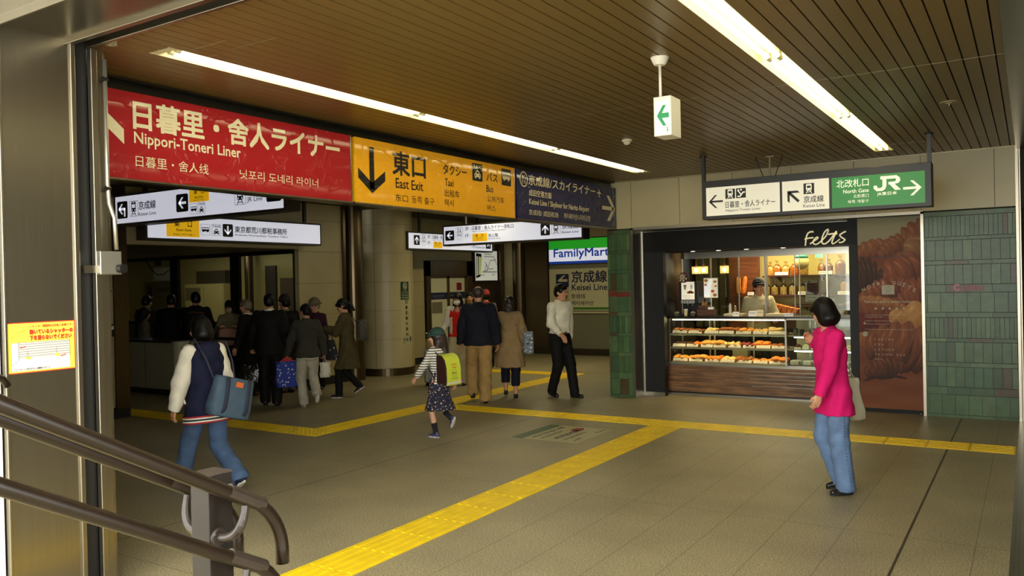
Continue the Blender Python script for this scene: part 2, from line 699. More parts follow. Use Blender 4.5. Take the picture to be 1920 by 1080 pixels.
# ------------------------------------------------------------------ back wall with the bakery opening
wb = MB()
xs = [-5.52, -5.11, -4.34, -3.55, -2.74, -1.94, -1.15, -0.35, -0.10]
for a, b in zip(xs[:-1], xs[1:]):
    wb.box((a + 0.003, 11.5, 2.58), (b - 0.003, 11.58, 3.3))
struct('wall_back', wb, M_CREAM)
wj = MB()
wj.box((-5.52, 11.52, 2.56), (0.6, 11.6, 3.6))
wj.box((-5.52, 11.6, 0), (-5.36, 17.7, 3.3))
wj.box((-0.13, 11.6, 0), (-0.0, 17.7, 3.3))
struct('wall_back', wj, M_JOINT)
tq = MB()
tq.box((-5.36, 11.47, 3.285), (-0.12, 11.5, 3.3))
struct('trim_2', tq, mat('ceiling_edge', (170, 158, 120), rough=0.4, metal=0.3))


def tile_pier(x0, x1, name):
    """green glazed tiles on a pier front at y=11.5, rows of changing format"""
    rows = [(2.505, 2.56, .30), (2.25, 2.50, .05), (2.205, 2.245, .25), (1.955, 2.20, .10), (1.90, 1.95, .25), (1.655, 1.895, .10),
            (1.555, 1.65, .25), (1.31, 1.55, .145), (1.245, 1.305, .25), (.99, 1.24, .05), (.94, .985, .25), (.69, .935, .10),
            (.632, .685, .25), (.383, .628, .10), (.286, .378, .25), (.04, .282, .145), (0.0, .036, .25)]
    mb = MB()
    cols = []
    for ri, (z0, z1, w) in enumerate(rows):
        x = x1
        first = True
        while x > x0 + 0.005:
            a = max(x - w * (0.6 if first and ri % 2 else 1.0), x0)
            first = False
            mb.box((a + 0.002, 11.488, z0), (x - 0.002, 11.5, z1 - 0.001))
            g = rng.normal(0, 0.06)
            c = np.array([78, 102, 66]) * (1 + g) * (0.94 + 0.06 * (1 - z0 / 2.5))
            q = rng.random()
            if q < 0.07:
                c = np.array([86, 74, 50]) * (1 + g)
            elif q < 0.2:
                c = np.array([92, 112, 76]) * (1 + g)
            elif q < 0.32:
                c = np.array([68, 96, 68]) * (1 + g)
            cols.append(np.tile(c, (8, 1)))
            x = a
    c = np.clip(np.concatenate(cols), 0, 255) / 255
    c = np.where(c <= 0.04045, c / 12.92, ((c + 0.055) / 1.055) ** 2.4)
    struct(name, mb, mat('green_glazed_tile', vcol=True, rough=0.32, var=0.18, vscale=9.0, bump=0.15, bscale=14, spec=0.3), colors=c)
    bkk = MB()
    bkk.box((x0, 11.495, 0), (x1, 11.95, 2.57))
    struct(name, bkk, mat('tile_grout', (42, 46, 34), rough=0.9))


tile_pier(-5.52, -5.115, 'wall_back_left')
tile_pier(-1.125, -0.14, 'wall_back_right')


def ecute(name, x, z, w, label):
    t = thing(name, label, 'sign', (x, 11.48, z))
    p = Panel((x, 11.486, z), (1, 0, 0))
    p.text('red', 'cute', w * .30, 0, h=w * .22, w=w * .70, bold=.045, d=0.012)
    for mbk in list(p.layers.values()):
        pass
    p.ring('ball', w * .14, w * .12, 0.0, w * .135, d=0.012, a0=40, a1=330, n=22)
    p.ring('dark', w * .15, w * .12, w * .01, w * .07, d=0.014, a0=60, a1=300, n=16)
    p.build(t, {'red': ('lettering', mat('sign_red', (120, 26, 18), rough=0.4)), 'ball': ('round_letter', mat('sign_red2', (150, 34, 26), rough=0.35)),
                'dark': ('letter_hollow', mat('sign_red3', (86, 40, 30), rough=0.4))})
    return t


ecute('wall_sign', -0.81, 1.575, 0.32, 'dark red lettering on the wide green tiled pier right of the mural')
ecute('wall_sign', -5.48, 1.545, 0.33, 'dark red lettering on the narrow green tiled pier left of the bakery')

# steel frame around the bakery opening
sf = MB()
sf.box((-5.115, 11.46, 0), (-5.075, 11.83, 2.575))
sf.box((-1.16, 11.46, 0), (-1.125, 11.60, 2.575))
sf.box((-5.115, 11.46, 2.545), (-1.125, 11.84, 2.585))
struct('trim_3', sf, M_STEELP)

# ------------------------------------------------------------------ left wall of the passage, with the office opening and the lift lobby
wl = MB()


def panels(mb, axis, plane, a, b, zs, joints, depth, g=0.004):
    js = [a] + [j for j in joints if a < j < b] + [b]
    for p, q in zip(js[:-1], js[1:]):
        for z0, z1 in zip(zs[:-1], zs[1:]):
            if axis == 'x':
                mb.box((plane - depth, p + g / 2, z0 + g / 2), (plane, q - g / 2, z1 - g / 2))
            else:
                mb.box((p + g / 2, plane, z0 + g / 2), (q - g / 2, plane + depth, z1 - g / 2))


ZS = [0.15, 0.72, 1.29, 1.86, 2.43, 3.0, 3.3]
panels(wl, 'x', -10.93, 2.6, 6.74, ZS, [3.5, 4.5, 5.5], 0.10)
panels(wl, 'x', -10.93, 10.22, 11.32, ZS, [], 0.10)
panels(wl, 'x', -10.93, 6.96, 10.22, [2.47, 2.9, 3.3], [], 0.10)
panels(wl, 'x', -11.62, 13.4, 17.7, [2.34, 2.6, 3.3], [], 0.10)
panels(wl, 'x', -11.62, 13.4, 14.62, ZS[:4] + [2.34], [14.1], 0.10)
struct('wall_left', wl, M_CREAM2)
wk = MB()
wk.box((-11.1, 2.6, 0.0), (-10.95, 6.74, 3.3))
wk.box((-11.1, 10.24, 0.0), (-10.95, 11.3, 3.3))
wk.box((-11.1, 6.97, 2.48), (-10.95, 10.24, 3.3))
wk.box((-11.85, 11.3, 0.0), (-11.66, 18, 3.3))
struct('wall_left', wk, M_JOINT)
bl = MB()
bl.box((-11.0, 2.6, 0), (-10.90, 6.93, 0.13))
bl.box((-11.0, 10.20, 0), (-10.90, 11.36, 0.15))
struct('baseboard_left', bl, M_BLACK)
po = MB()
po.box((-11.12, 6.745, 0.0), (-10.905, 6.95, 3.3))
struct('trim_4', po, M_STEELB)
# office window across the back of the bay, facing the entrance
of = MB()
of.box((-16.6, 10.25, 2.40), (-11.0, 10.32, 2.47))
of.box((-11.10, 10.25, 1.10), (-11.0, 10.32, 2.42))
of.box((-14.64, 10.25, 1.10), (-14.40, 10.32, 2.42))
of.box((-12.81, 10.25, 1.10), (-12.57, 10.32, 2.42))
of.box((-16.6, 10.20, 1.10), (-11.0, 10.34, 1.17))
struct('trim_5', of, M_BLACK)
sw = MB()
panels(sw, 'y', 10.27, -16.6, -11.05, [0.12, 1.10], [-15.2, -13.8, -12.4], 0.06)
struct('wall_left', sw, mat('bay_panel', (132, 124, 98), rough=.5))
sw = MB()
sw.box((-16.6, 10.26, 0), (-11.05, 10.33, 0.12))
struct('baseboard_left', sw, M_BLACK)
sw = MB()
sw.box((-16.7, 5.9, 0), (-16.6, 10.3, 2.5))
struct('wall_left', sw, mat('bay_side', (110, 100, 72), rough=.5))
sw = MB()
sw.box((-16.7, 5.8, 0), (-11.1, 5.9, 2.5))
struct('wall_left', sw, MATS['bay_side'])
# half-round brown steel pilasters
pi = MB()
pi.lathe((-10.96, 11.62, 0), [(.20, 0), (.20, 3.3)], 28)
pi.box((-11.1, 11.30, 0), (-10.88, 11.36, 3.3))
struct('trim_6', pi, M_STEELB, smooth=False)
pj = MB()
pj.lathe((-10.93, 17.62, 0.15), [(.17, 0), (.17, 3.15)], 24)
pj.box((-11.78, 17.55, 0.15), (-11.45, 17.70, 3.3))
pj.box((-10.75, 17.60, 0.15), (-10.12, 17.72, 3.3))
pj.box((-11.72, 13.52, 0.15), (-11.55, 13.68, 3.3))
pj.box((-11.72, 13.98, 0.15), (-11.57, 14.06, 3.3))
struct('trim_7', pj, M_STEELB)

# rear wall with the shop sign and the dark glossy panel under it
wr = MB()
panels(wr, 'y', 17.72, -11.45, -11.02, ZS, [], 0.1)
panels(wr, 'y', 17.72, -10.12, -5.5, [2.85, 3.3], [-8], 0.1)
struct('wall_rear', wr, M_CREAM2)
wg = MB()
wg.box((-10.12, 17.74, 0.15), (-5.5, 17.85, 2.22))
struct('wall_rear', wg, M_GREYW)
wh = MB()
wh.box((-12, 17.80, 0), (-5.36, 17.95, 3.3))
struct('wall_rear', wh, M_JOINT)
bb = MB()
bb.box((-11.6, 17.60, 0), (-5.5, 17.78, 0.15))
struct('baseboard_rear', bb, mat('dark_skirting', (44, 36, 24), rough=0.4))
# unseen passage wall by the entrance, added to stop daylight, and the office shell
wf = MB()
wf.box((-11.1, 2.45, 0), (-4.93, 2.6, 3.3))
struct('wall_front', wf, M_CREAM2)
for a, b in (((-21.1, 13.4, 0), (-11.9, 13.5, 2.8)), ((-21.1, 10.34, 0), (-21.0, 13.4, 2.8)), ((-21.0, 10.34, 0), (-16.65, 10.40, 2.8))):
    wo = MB()
    wo.box(a, b)
    struct('wall_rear', wo, mat('office_cream', (158, 148, 92), rough=.6, var=.04, vscale=1.2))
# right side: unseen wall added beyond the shutter rail to hold light back
wt = MB()
wt.box((0.55, 2.3, 0), (0.65, 12.0, 3.5))
struct('wall_right', wt, mat('side_light_block', (120, 114, 96), rough=0.5))
rs = MB()
rs.box((-0.125, 2.28, 3.255), (0.6, 11.6, 3.6))
struct('trim_8', rs, M_STEEL)
rj = MB()
rj.box((-0.135, 11.46, 0), (-0.105, 11.60, 3.3))
rj.box((-0.098, 11.50, 0), (-0.085, 11.60, 3.3))
struct('trim_9', rj, M_STEELP)
pw = MB()
pw.box((-0.085, 11.62, 0.0), (0.55, 11.70, 3.3))
struct('wall_right', pw, mat('enamel_white', (205, 200, 184), rough=0.3))
gs = MB()
gs.box((-0.08, 11.612, 2.47), (0.5, 11.62, 2.56))
struct('trim_10', gs, mat('enamel_green', (120, 160, 122), rough=0.4))
# shutter rail in the floor at the right edge
sr = MB()
sr.box((-0.135, 2.7, 0.0), (0.05, 11.5, 0.004))
for k in range(7):
    sr.box((-0.125 + 0.025 * k, 2.7, 0.004), (-0.112 + 0.025 * k, 11.5, 0.010))
tag(sr.build('floor_rail', M_STEEL), 'ridged metal shutter rail along the right edge of the floor', 'rail')

# ------------------------------------------------------------------ steel entrance portal at the left and overhead
jb = MB()
jb.box((-4.95, 2.285, -0.02), (-4.72, 2.70, 3.27))
struct('trim_11', jb, M_STEEL)
hd = MB()
hd.box((-4.95, 2.285, 3.27), (0.65, 2.66, 3.62))
struct('trim_12', hd, M_STEEL)
fr = MB()
fr.box((-4.745, 2.675, 0), (-4.705, 2.705, 3.27))
fr.box((-4.745, 2.275, 0), (-4.705, 2.292, 3.27))
fr.box((-4.74, 2.795, 0), (-4.70, 2.835, 3.25))
fr.box((-4.80, 2.83, 0), (-4.74, 2.90, 3.27))
fr.box((-4.745, 2.660, 3.245), (0.4, 2.70, 3.285))
fr.box((-4.745, 2.27, 3.25), (0.4, 2.29, 3.30))
fr.box((-4.745, 2.795, 3.255), (0.4, 2.82, 3.30))
struct('trim_13', fr, M_STEELP, bevel=0.004)
sl = MB()
sl.box((-4.83, 2.70, 0), (-4.755, 2.80, 3.3))
sl.box((-4.8, 2.70, 3.30), (0.4, 2.80, 3.33))
struct('trim_14', sl, M_BLACK)
st2 = MB()
st2.box((-4.93, 2.82, 0), (-4.775, 2.93, 3.27))
struct('trim_15', st2, M_STEEL)
ow = MB()
ow.box((-4.95, -1.0, 0), (-4.745, 2.268, 3.7))
struct('wall_outer', ow, mat('outer_white', (222, 218, 206), rough=0.6))

# ------------------------------------------------------------------ yellow tactile paving
M_YEL = mat('tactile_yellow', (238, 202, 20), rough=0.5, var=0.08, vscale=5.0)


def tactile(x0, y0, x1, y1, along, label, dots=()):
    """strip of 0.405 m blocks: bars along the way, dots where listed (block indices)"""
    base = MB()
    bars = MB()
    studs = MB()
    L = (y1 - y0) if along == 'y' else (x1 - x0)
    n = max(1, int(round(L / 0.405)))
    s = L / n
    for k in range(n):
        a = k * s

        def bx(mb, p0, p1, q0, q1, z0, z1):
            if along == 'y':
                mb.box((x0 + q0, y0 + a + p0, z0), (x0 + q1, y0 + a + p1, z1))
            else:
                mb.box((x0 + a + p0, y0 + q0, z0), (x0 + a + p1, y0 + q1, z1))
        w = (x1 - x0) if along == 'y' else (y1 - y0)
        bx(base, .0015, s - .0015, 0, w, 0.0005, 0.004)
        if k in dots:
            for i in range(6):
                for j in range(6):
                    p, q = s * (i + .5) / 6, w * (j + .5) / 6
                    c = (x0 + q, y0 + a + p, 0.004) if along == 'y' else (x0 + a + p, y0 + q, 0.004)
                    studs.lathe(c, [(.018, 0), (.013, .005)], 8)
        else:
            for j in range(5):
                q = w * (j + .5) / 5
                bx(bars, .012, s - .018, q - .016, q + .016, 0.004, 0.0085)
    for extra in (bars, studs):
        if extra.n:
            base.add(np.concatenate(extra.v), extra.f)
    o = base.build('tactile_strip', M_YEL, origin=(x0, y0, 0))
    tag(o, label, 'tactile paving', 'yellow tactile paving strips')


tactile(-3.99, 0.5, -3.585, 9.40, 'y', 'yellow tactile strip running from the foreground towards the junction right of the floor poster')
tactile(-7.28, 9.40, -0.15, 9.81, 'x', 'long yellow tactile strip crossing the floor in front of the bakery', dots=(0, 7, 8, 9))
tactile(-7.69, 7.0, -7.285, 13.68, 'y', 'yellow tactile strip bending away behind the schoolgirl', dots=(0, 6))
tactile(-13.0, 7.0, -7.695, 7.40, 'x', 'yellow tactile strip leading left into the office opening', dots=(12,))
tactile(-10.85, 13.70, -7.29, 14.10, 'x', 'far yellow tactile strip behind the walking couple in front of the lift', dots=(8,))

# poster stuck on the floor
fp = thing('floor_poster', 'worn cream and green floor poster with blue lettering beside the tactile strip', 'floor poster', (-4.7, 8.5, 0))
pp = Panel((-4.27, 8.0, 0.0), (0, 1, 0), (-1, 0, 0))
pp.W = np.array([0, 0, 1.0])
pp.rect('paper', 0, 0, .93, .70, 0.0012)
pp.rect('green', 0, .70, .93, .86, 0.0012)
def scribble(p, key, u0, v0, u1, h, n, d=0.002, seed=1):
    """a line of small worn print too blurred to read"""
    q = random.Random(seed)
    w = (u1 - u0) / n
    for k in range(n):
        x = u0 + k * w
        p.rect(key, x + w * .1, v0 + h * q.uniform(0, .3), x + w * q.uniform(.25, .5), v0 + h * q.uniform(.6, 1), d)
        p.rect(key, x + w * .15, v0 + h * q.uniform(.4, .6), x + w * .85, v0 + h * q.uniform(.62, .8), d)
        p.rect(key, x + w * .55, v0 + h * q.uniform(0, .2), x + w * .8, v0 + h * q.uniform(.3, .5), d)


for i, (u0, v0, u1, h, n) in enumerate(((.10, .58, .84, .085, 9), (.10, .48, .60, .05, 10), (.14, .30, .74, .10, 7), (.12, .19, .66, .06, 11), (.12, .07, .30, .06, 3), (.66, .05, .88, .07, 4))):
    scribble(pp, 'ink', u0, v0, u1, h, n, seed=i)
pp.poly('red', [(.62, .33), (.76, .30), (.88, .36), (.84, .44), (.70, .46)], 0.002)
pp.build(fp, {'paper': ('poster_sheet', mat('floor_paper', (176, 168, 128), rough=0.5, var=.08, vscale=30)), 'green': ('green_band', mat('floor_green', (72, 92, 58), rough=0.5, var=.25, vscale=60)),
              'ink': ('lettering', mat('floor_ink', (58, 64, 74), rough=0.6)), 'red': ('red_arrow', mat('floor_red', (140, 60, 36), rough=0.6))})
# ------------------------------------------------------------------ fluorescent ceiling lights
M_TROUGH = mat('trough_white', (214, 208, 172), rough=0.45)
M_CAP = mat('lamp_holder', (196, 190, 160), rough=0.4)


def tube_mat():
    m = mat('fluorescent_tube', (255, 250, 226), rough=0.5)
    b = m.node_tree.nodes['Principled BSDF']
    b.inputs['Emission Color'].default_value = (1.0, 0.89, 0.54, 1)
    b.inputs['Emission Strength'].default_value = TUBE
    return m


M_TUBE = tube_mat()


def ceiling_light(x0, y0, y1, label, ny=3):
    t = thing('ceiling_light', label, 'ceiling light', (x0 + .1, y0, 3.3), 'recessed fluorescent ceiling lights')
    tr = MB()
    x1 = x0 + .2
    tr.box((x0, y0, 3.375), (x1, y1, 3.385))
    tr.frame((x0, y0, 3.30), (1, 0, 0), (0, 1, 0), (0, 0, 1), (-.006, 0, 0), (0, y1 - y0, .08))
    tr.frame((x0, y0, 3.30), (1, 0, 0), (0, 1, 0), (0, 0, 1), (.2, 0, 0), (.206, y1 - y0, .08))
    tr.box((x0, y0 - .005, 3.30), (x1, y0, 3.38))
    tr.box((x0, y1, 3.30), (x1, y1 + .005, 3.38))
    # the trough's flat rim showing at both ends
    tr.box((x0, y0, 3.302), (x1, y0 + .06, 3.306))
    tr.box((x0, y1 - .10, 3.302), (x1, y1, 3.306))
    tr.build('trough', M_TROUGH, t)
    L = (y1 - y0 - .16) / ny
    for k in range(ny):
        a = y0 + .08 + k * L
        for dx in (.065, .135):
            tb = MB()
            tb.tube([(x0 + dx, a + .045, 3.318), (x0 + dx, a + L - .045, 3.318)], .0165, 12)
            tb.build('tube', M_TUBE, t, smooth=True)
            for q in (a + .012, a + L - .042):
                cp = MB()
                cp.tube([(x0 + dx, q, 3.318), (x0 + dx, q + .032, 3.318)], .019, 12)
                cp.box((x0 + dx - .012, q + .004, 3.318), (x0 + dx + .012, q + .028, 3.378))
                cp.build('lamp_holder', M_CAP, t)
    return t


ceiling_light(-4.68, 3.17, 10.78, 'long fluorescent ceiling light row running beside the coloured banners')
ceiling_light(-1.58, 3.17, 10.95, 'long twin fluorescent ceiling light row overhead right, ending above the hanging sign')

# ------------------------------------------------------------------ small ceiling fittings
M_SMOKE = mat('detector_white', (214, 206, 180), rough=0.5)
sd = thing('smoke_detector', 'small white domed smoke detector on the brown ceiling left of the hanging sign', 'smoke detector', (-3.63, 8.1, 3.30))
q = MB()
q.lathe((-3.63, 8.1, 3.30), [(.055, 0), (.055, -.018), (.048, -.022)], 20)
q.build('base', M_SMOKE, sd)
q = MB()
q.lathe((-3.63, 8.1, 3.278), [(.040, 0), (.036, -.02), (.02, -.032), (.004, -.034)], 20)
q.build('dome', M_SMOKE, sd, smooth=True)
sd = thing('heat_detector', 'flat round heat detector on the brown ceiling right of the light row', 'heat detector', (-.58, 8.16, 3.30))
q = MB()
q.lathe((-.58, 8.16, 3.30), [(.075, 0), (.072, -.008), (.03, -.010), (.028, -.018), (.012, -.020)], 24)
q.build('disc', mat('detector_beige', (150, 138, 104), rough=0.5), sd)
q = MB()
q.lathe((-.58, 8.16, 3.278), [(.010, 0), (.006, -.012)], 10)
q.build('sensor_tip', M_STEELP, sd)
# shutter sensor near the portal
ss = MB()
ss.box((-4.65, 2.86, 3.272), (-4.61, 2.91, 3.30))
ss.box((-4.64, 2.865, 3.265), (-4.62, 2.88, 3.273))
tag(ss.build('door_sensor', mat('sensor_beige', (150, 142, 116), rough=0.5)), 'tiny beige sensor box on the ceiling beside the steel portal', 'sensor')
hk = thing('ceiling_hatch', 'ceiling access panel outlined in the brown slats near the portal', 'hatch', (-4.1, 3.4, 3.3))
q = MB()
for a, b in (((-4.46, 3.44, 3.2985), (-4.38, 3.45, 3.3005)), ((-4.45, 3.28, 3.298), (-4.08, 3.285, 3.3)), ((-4.2, 3.42, 3.2985), (-3.8, 3.426, 3.3005))):
    q.box(a, b)
q.build('hatch_edge', MATS['ceiling_joint'], hk)

# ------------------------------------------------------------------ hanging evacuation sign
ex = thing('exit_sign', 'small white hanging evacuation sign with a green left arrow', 'exit sign', (-2.10, 5.25, 3.3))
q = MB()
q.lathe((-2.10, 5.25, 3.30), [(.062, 0), (.060, -.010), (.042, -.045), (.036, -.052), (.012, -.054)], 24)
q.build('ceiling_rose', M_WHITE, ex, smooth=False)
q = MB()
q.tube([(-2.10, 5.25, 3.25), (-2.10, 5.25, 3.03)], .0095, 12)
q.build('rod', M_WHITE, ex, smooth=True)
# box turned so that its narrow side shows at the left
ca, sa = math.cos(R(0)), math.sin(R(0))
q = MB()
q.box((-2.14, 5.22, 2.765), (-2.015, 5.40, 3.03))
q.build('housing', M_WHITE, ex, bevel=0.004)
M_LITW = mat('lit_white', (240, 244, 226), rough=0.4, emit=0.30)
p = Panel((-2.135, 5.22, 2.765), (1, 0, 0))
p.rect('face', .006, .012, .112, .235, 0.001)
p.poly('green', [(.018, .135), (.062, .205), (.086, .205), (.056, .152), (.105, .152), (.105, .118), (.056, .118), (.086, .065), (.062, .065)], .002)
p.outline('green', .080, .02, .104, .062, .002, .002)
p.disc('green', .092, .051, .005, d=.0025, n=8)
p.poly('green', [(.088, .045), (.097, .045), (.098, .032), (.101, .024), (.096, .024), (.093, .032), (.088, .024), (.084, .026), (.089, .035)], .0025)
p.build(ex, {'face': ('sign_face', M_LITW), 'green': ('arrow', mat('sign_green', (22, 130, 70), rough=0.4, emit=0.25))})

# ------------------------------------------------------------------ three vinyl banners on the dark steel beam
bm = MB()
bm.box((-5.85, 2.62, 2.62), (-5.44, 11.5, 3.298))
struct('trim_16', bm, mat('beam_steel', (70, 68, 60), rough=0.22, metal=0.85, var=.25, vscale=1.2))
bm = MB()
for y in (4.55, 6.9, 9.2):
    bm.box((-5.4405, y - .003, 2.64), (-5.438, y + .003, 3.29))
bm.box((-5.46, 2.7, 3.285), (-5.36, 11.48, 3.297))
struct('trim_17', bm, M_STEELD)


def vinyl(name, col):
    """printed vinyl under a creased glossy film"""
    m = mat(name, col, rough=0.4)
    nt = m.node_tree
    bs = nt.nodes['Principled BSDF']
    L = nt.links.new
    bs.inputs['Specular IOR Level'].default_value = 0.25
    bs.inputs['Roughness'].default_value = 0.6
    bs.inputs['Coat Weight'].default_value = 0.75
    bs.inputs['Coat Roughness'].default_value = 0.07
    bs.inputs['Coat IOR'].default_value = 1.38
    tc = N(nt, 'ShaderNodeTexCoord')
    mp = N(nt, 'ShaderNodeMapping')
    mp.inputs['Scale'].default_value = (1, 1.0, 1.5)
    mp.inputs['Rotation'].default_value = (R(38), 0, 0)
    L(tc.outputs['Object'], mp.inputs['Vector'])
    n = N(nt, 'ShaderNodeTexNoise', Scale=2.6, Detail=3.0, Distortion=1.2, Roughness=0.45)
    L(mp.outputs['Vector'], n.inputs['Vector'])
    a = N(nt, 'ShaderNodeMath', operation='SUBTRACT')
    L(n.outputs['Fac'], a.inputs[0])
    a.inputs[1].default_value = 0.5
    b = N(nt, 'ShaderNodeMath', operation='ABSOLUTE')
    L(a.outputs[0], b.inputs[0])
    bp = N(nt, 'ShaderNodeBump')
    bp.inputs['Strength'].default_value = 0.9
    bp.inputs['Distance'].default_value = 0.014
    mr = N(nt, 'ShaderNodeMapRange', interpolation_type='SMOOTHSTEP')
    mr.inputs['From Max'].default_value = 0.035
    L(b.outputs[0], mr.inputs['Value'])
    L(mr.outputs['Result'], bp.inputs['Height'])
    L(bp.outputs['Normal'], bs.inputs['Coat Normal'])
    return m


M_BCREAM = vinyl('banner_cream', (226, 214, 172))
M_BBLACK = vinyl('banner_black', (24, 20, 16))
M_BRED = vinyl('banner_red', (160, 16, 24))
M_BYEL = vinyl('banner_yellow', (236, 168, 12))
M_BNAVY = vinyl('banner_navy', (24, 24, 74))
BZ0, BZ1 = 2.588, 3.205


def banner(y0, y1, m, label, txt):
    t = thing('banner', label, 'banner', (-5.36, y0, BZ0), 'wayfinding banners on the beam')
    q = MB()
    ny, nz = 40, 10
    yy, zz = np.meshgrid(np.linspace(y0, y1, ny), np.linspace(BZ0, BZ1, nz), indexing='ij')
    q.grid(np.stack([np.full_like(yy, -5.352), yy, zz], -1))
    q.box((-5.436, y0, BZ0 + .004), (-5.354, y1, BZ1 - .004))
    q.build('sheet', m, t)
    fr = MB()
    fr.box((-5.44, y0 - .012, BZ0 - .012), (-5.345, y1 + .012, BZ0))
    fr.box((-5.44, y1 + .002, BZ0), (-5.35, y1 + .014, BZ1))
    fr.build('edge_rail', M_STEELP, t)
    p = Panel((-5.352, y0, BZ0), (0, 1, 0))

    def tx(key, s, ya, yb, za, zb, bold=0.0):
        p.text(key, s, ya - y0, za - BZ0, h=zb - za, w=yb - ya, bold=bold, d=0.003)
    txt(p, tx, y0)
    p.build(t, {'light': ('lettering', M_BCREAM), 'dark': ('lettering', M_BBLACK), 'cut': ('pictogram_detail', m)})


def red_text(p, tx, y0):
    tx('light', '日暮里・舍人ライナー', 3.485, 5.53, 2.95, 3.155, .035)
    tx('light', 'Nippori-Toneri Liner', 3.487, 4.412, 2.822, 2.928, .018)
    tx('light', '日暮里・舍人线', 3.494, 4.103, 2.682, 2.762)
    tx('light', '닛포리 도네리 라이너', 4.40, 5.256, 2.682, 2.757)
    # up arrow, mostly hidden by the steel portal
    c = 3.175 - y0
    p.rect('light', c - .033, .10, c + .033, .50, 0.003)
    for s in (-1, 1):
        p.poly('light', [(c, .54), (c + s * .235, .345), (c + s * .235, .24), (c, .435)][::s], 0.003)


def yel_text(p, tx, y0):
    c = 5.967 - y0
    p.rect('dark', c - .033, .14, c + .033, .545, 0.003)
    for s in (-1, 1):
        p.poly('dark', [(c, .10), (c + s * .192, .235), (c + s * .192, .33), (c, .20)][::-s], 0.003)
    tx('dark', '東口', 6.275, 6.795, 2.905, 3.14, .03)
    tx('dark', 'East Exit', 6.315, 6.751, 2.772, 2.87, .012)
    tx('dark', '东口', 6.305, 6.50, 2.637, 2.712)
    tx('dark', '동쪽 출구', 6.56, 6.937, 2.637, 2.712)
    tx('dark', 'タクシー', 7.107, 7.543, 2.99, 3.10, .015)
    tx('dark', 'Taxi', 7.132, 7.29, 2.864, 2.944, .01)
    tx('dark', '出租车', 7.124, 7.398, 2.748, 2.826)
    tx('dark', '택시', 7.12, 7.285, 2.643, 2.72)
    p.rrect('dark', 7.655 - y0, .383, 7.86 - y0, .583, .012, .003)
    p.taxi('light', 'dark', 7.655 - y0, .395, .205, .185, .004)
    tx('dark', 'バス', 7.945, 8.175, 2.993, 3.09, .015)
    tx('dark', 'Bus', 7.937, 8.079, 2.864, 2.944, .01)
    tx('dark', '公共汽车', 7.95, 8.312, 2.75, 2.824)
    tx('dark', '버스', 7.945, 8.12, 2.645, 2.718)
    p.rrect('dark', 8.265 - y0, .383, 8.475 - y0, .583, .012, .003)
    p.bus('light', 'dark', 8.265 - y0, .39, .21, .20, .004)


def navy_text(p, tx, y0):
    u, v = 8.775 - y0, 3.09 - BZ0
    p.ring('light', u, v, .082, .098, .003)
    p.text('light', 'K', u - .045, v + .008, h=.045, bold=.02)
    p.text('light', 'S', u + .008, v + .008, h=.045, bold=.02)
    p.text('light', 'E', u - .045, v - .055, h=.045, bold=.02)
    p.text('light', 'O', u + .004, v - .055, h=.045, bold=.02)
    tx('light', '京成線/スカイライナー', 8.89, 10.77, 3.03, 3.165, .02)
    p.poly('light', [(10.835 - y0, .50), (10.885 - y0, .515), (10.90 - y0, .565), (10.915 - y0, .515), (10.965 - y0, .50), (10.965 - y0, .485), (10.912 - y0, .49),
                     (10.908 - y0, .455), (10.925 - y0, .44), (10.875 - y0, .44), (10.892 - y0, .455), (10.888 - y0, .49), (10.835 - y0, .485)], .003)
    tx('light', '成田空港方面', 8.895, 9.47, 2.893, 2.975, .012)
    tx('light', 'Keisei Line / Skyliner for Narita Airport', 8.897, 10.56, 2.765, 2.860, .008)
    tx('light', '京成线/ 成田机场', 8.885, 9.65, 2.65, 2.722)
    tx('light', '게이세이선/나리타공항', 9.80, 10.60, 2.65, 2.73)
    p.rect('light', 10.99 - y0, .265, 11.38 - y0, .32, .003)
    c = 2.88 - BZ0
    for s in (-1, 1):
        p.poly('light', [(11.44 - y0, c), (11.245 - y0, c + s * .19), (11.15 - y0, c + s * .19), (11.34 - y0, c)][::s], .003)


banner(3.0, 5.675, M_BRED, 'glossy red banner with white Japanese, English, Chinese and Korean lettering', red_text)
banner(5.735, 8.555, M_BYEL, 'glossy yellow banner with a black down arrow and east exit lettering', yel_text)
banner(8.615, 11.47, M_BNAVY, 'navy blue banner with cream lettering and a right arrow', navy_text)

# ------------------------------------------------------------------ black framed hanging sign in front of the bakery
M_SIGNB = mat('sign_black', (26, 24, 22), rough=0.45)
M_LITC = mat('lit_cream', (232, 226, 204), rough=0.4, emit=0.30)
M_LITG = mat('lit_green', (32, 124, 46), rough=0.4, emit=0.28)
M_INK = mat('sign_ink', (22, 20, 18), rough=0.5)
js = thing('hanging_sign', 'black framed three panel hanging sign with a green right section', 'hanging sign', (-2.14, 9.9, 3.3))
q = MB()
q.box((-3.395, 9.78, 2.515), (-.875, 10.0, 2.985))
q.build('frame', M_SIGNB, js, bevel=0.004)
for x in (-3.385, -.895):
    q = MB()
    q.box((x - .02, 9.80, 2.52), (x + .02, 9.84, 3.30))
    q.lathe((x, 9.82, 3.285), [(.045, 0), (.045, .013)], 16)
    q.build('hanging_pole', M_SIGNB, js)
p = Panel((-3.345, 9.779, 2.556), (1, 0, 0))
X0, Z0 = -3.345, 2.556


def jt(key, s, xa, xb, za, zb, bold=0.0):
    p.text(key, s, xa - X0, za - Z0, h=zb - za, w=xb - xa, bold=bold, d=.004)


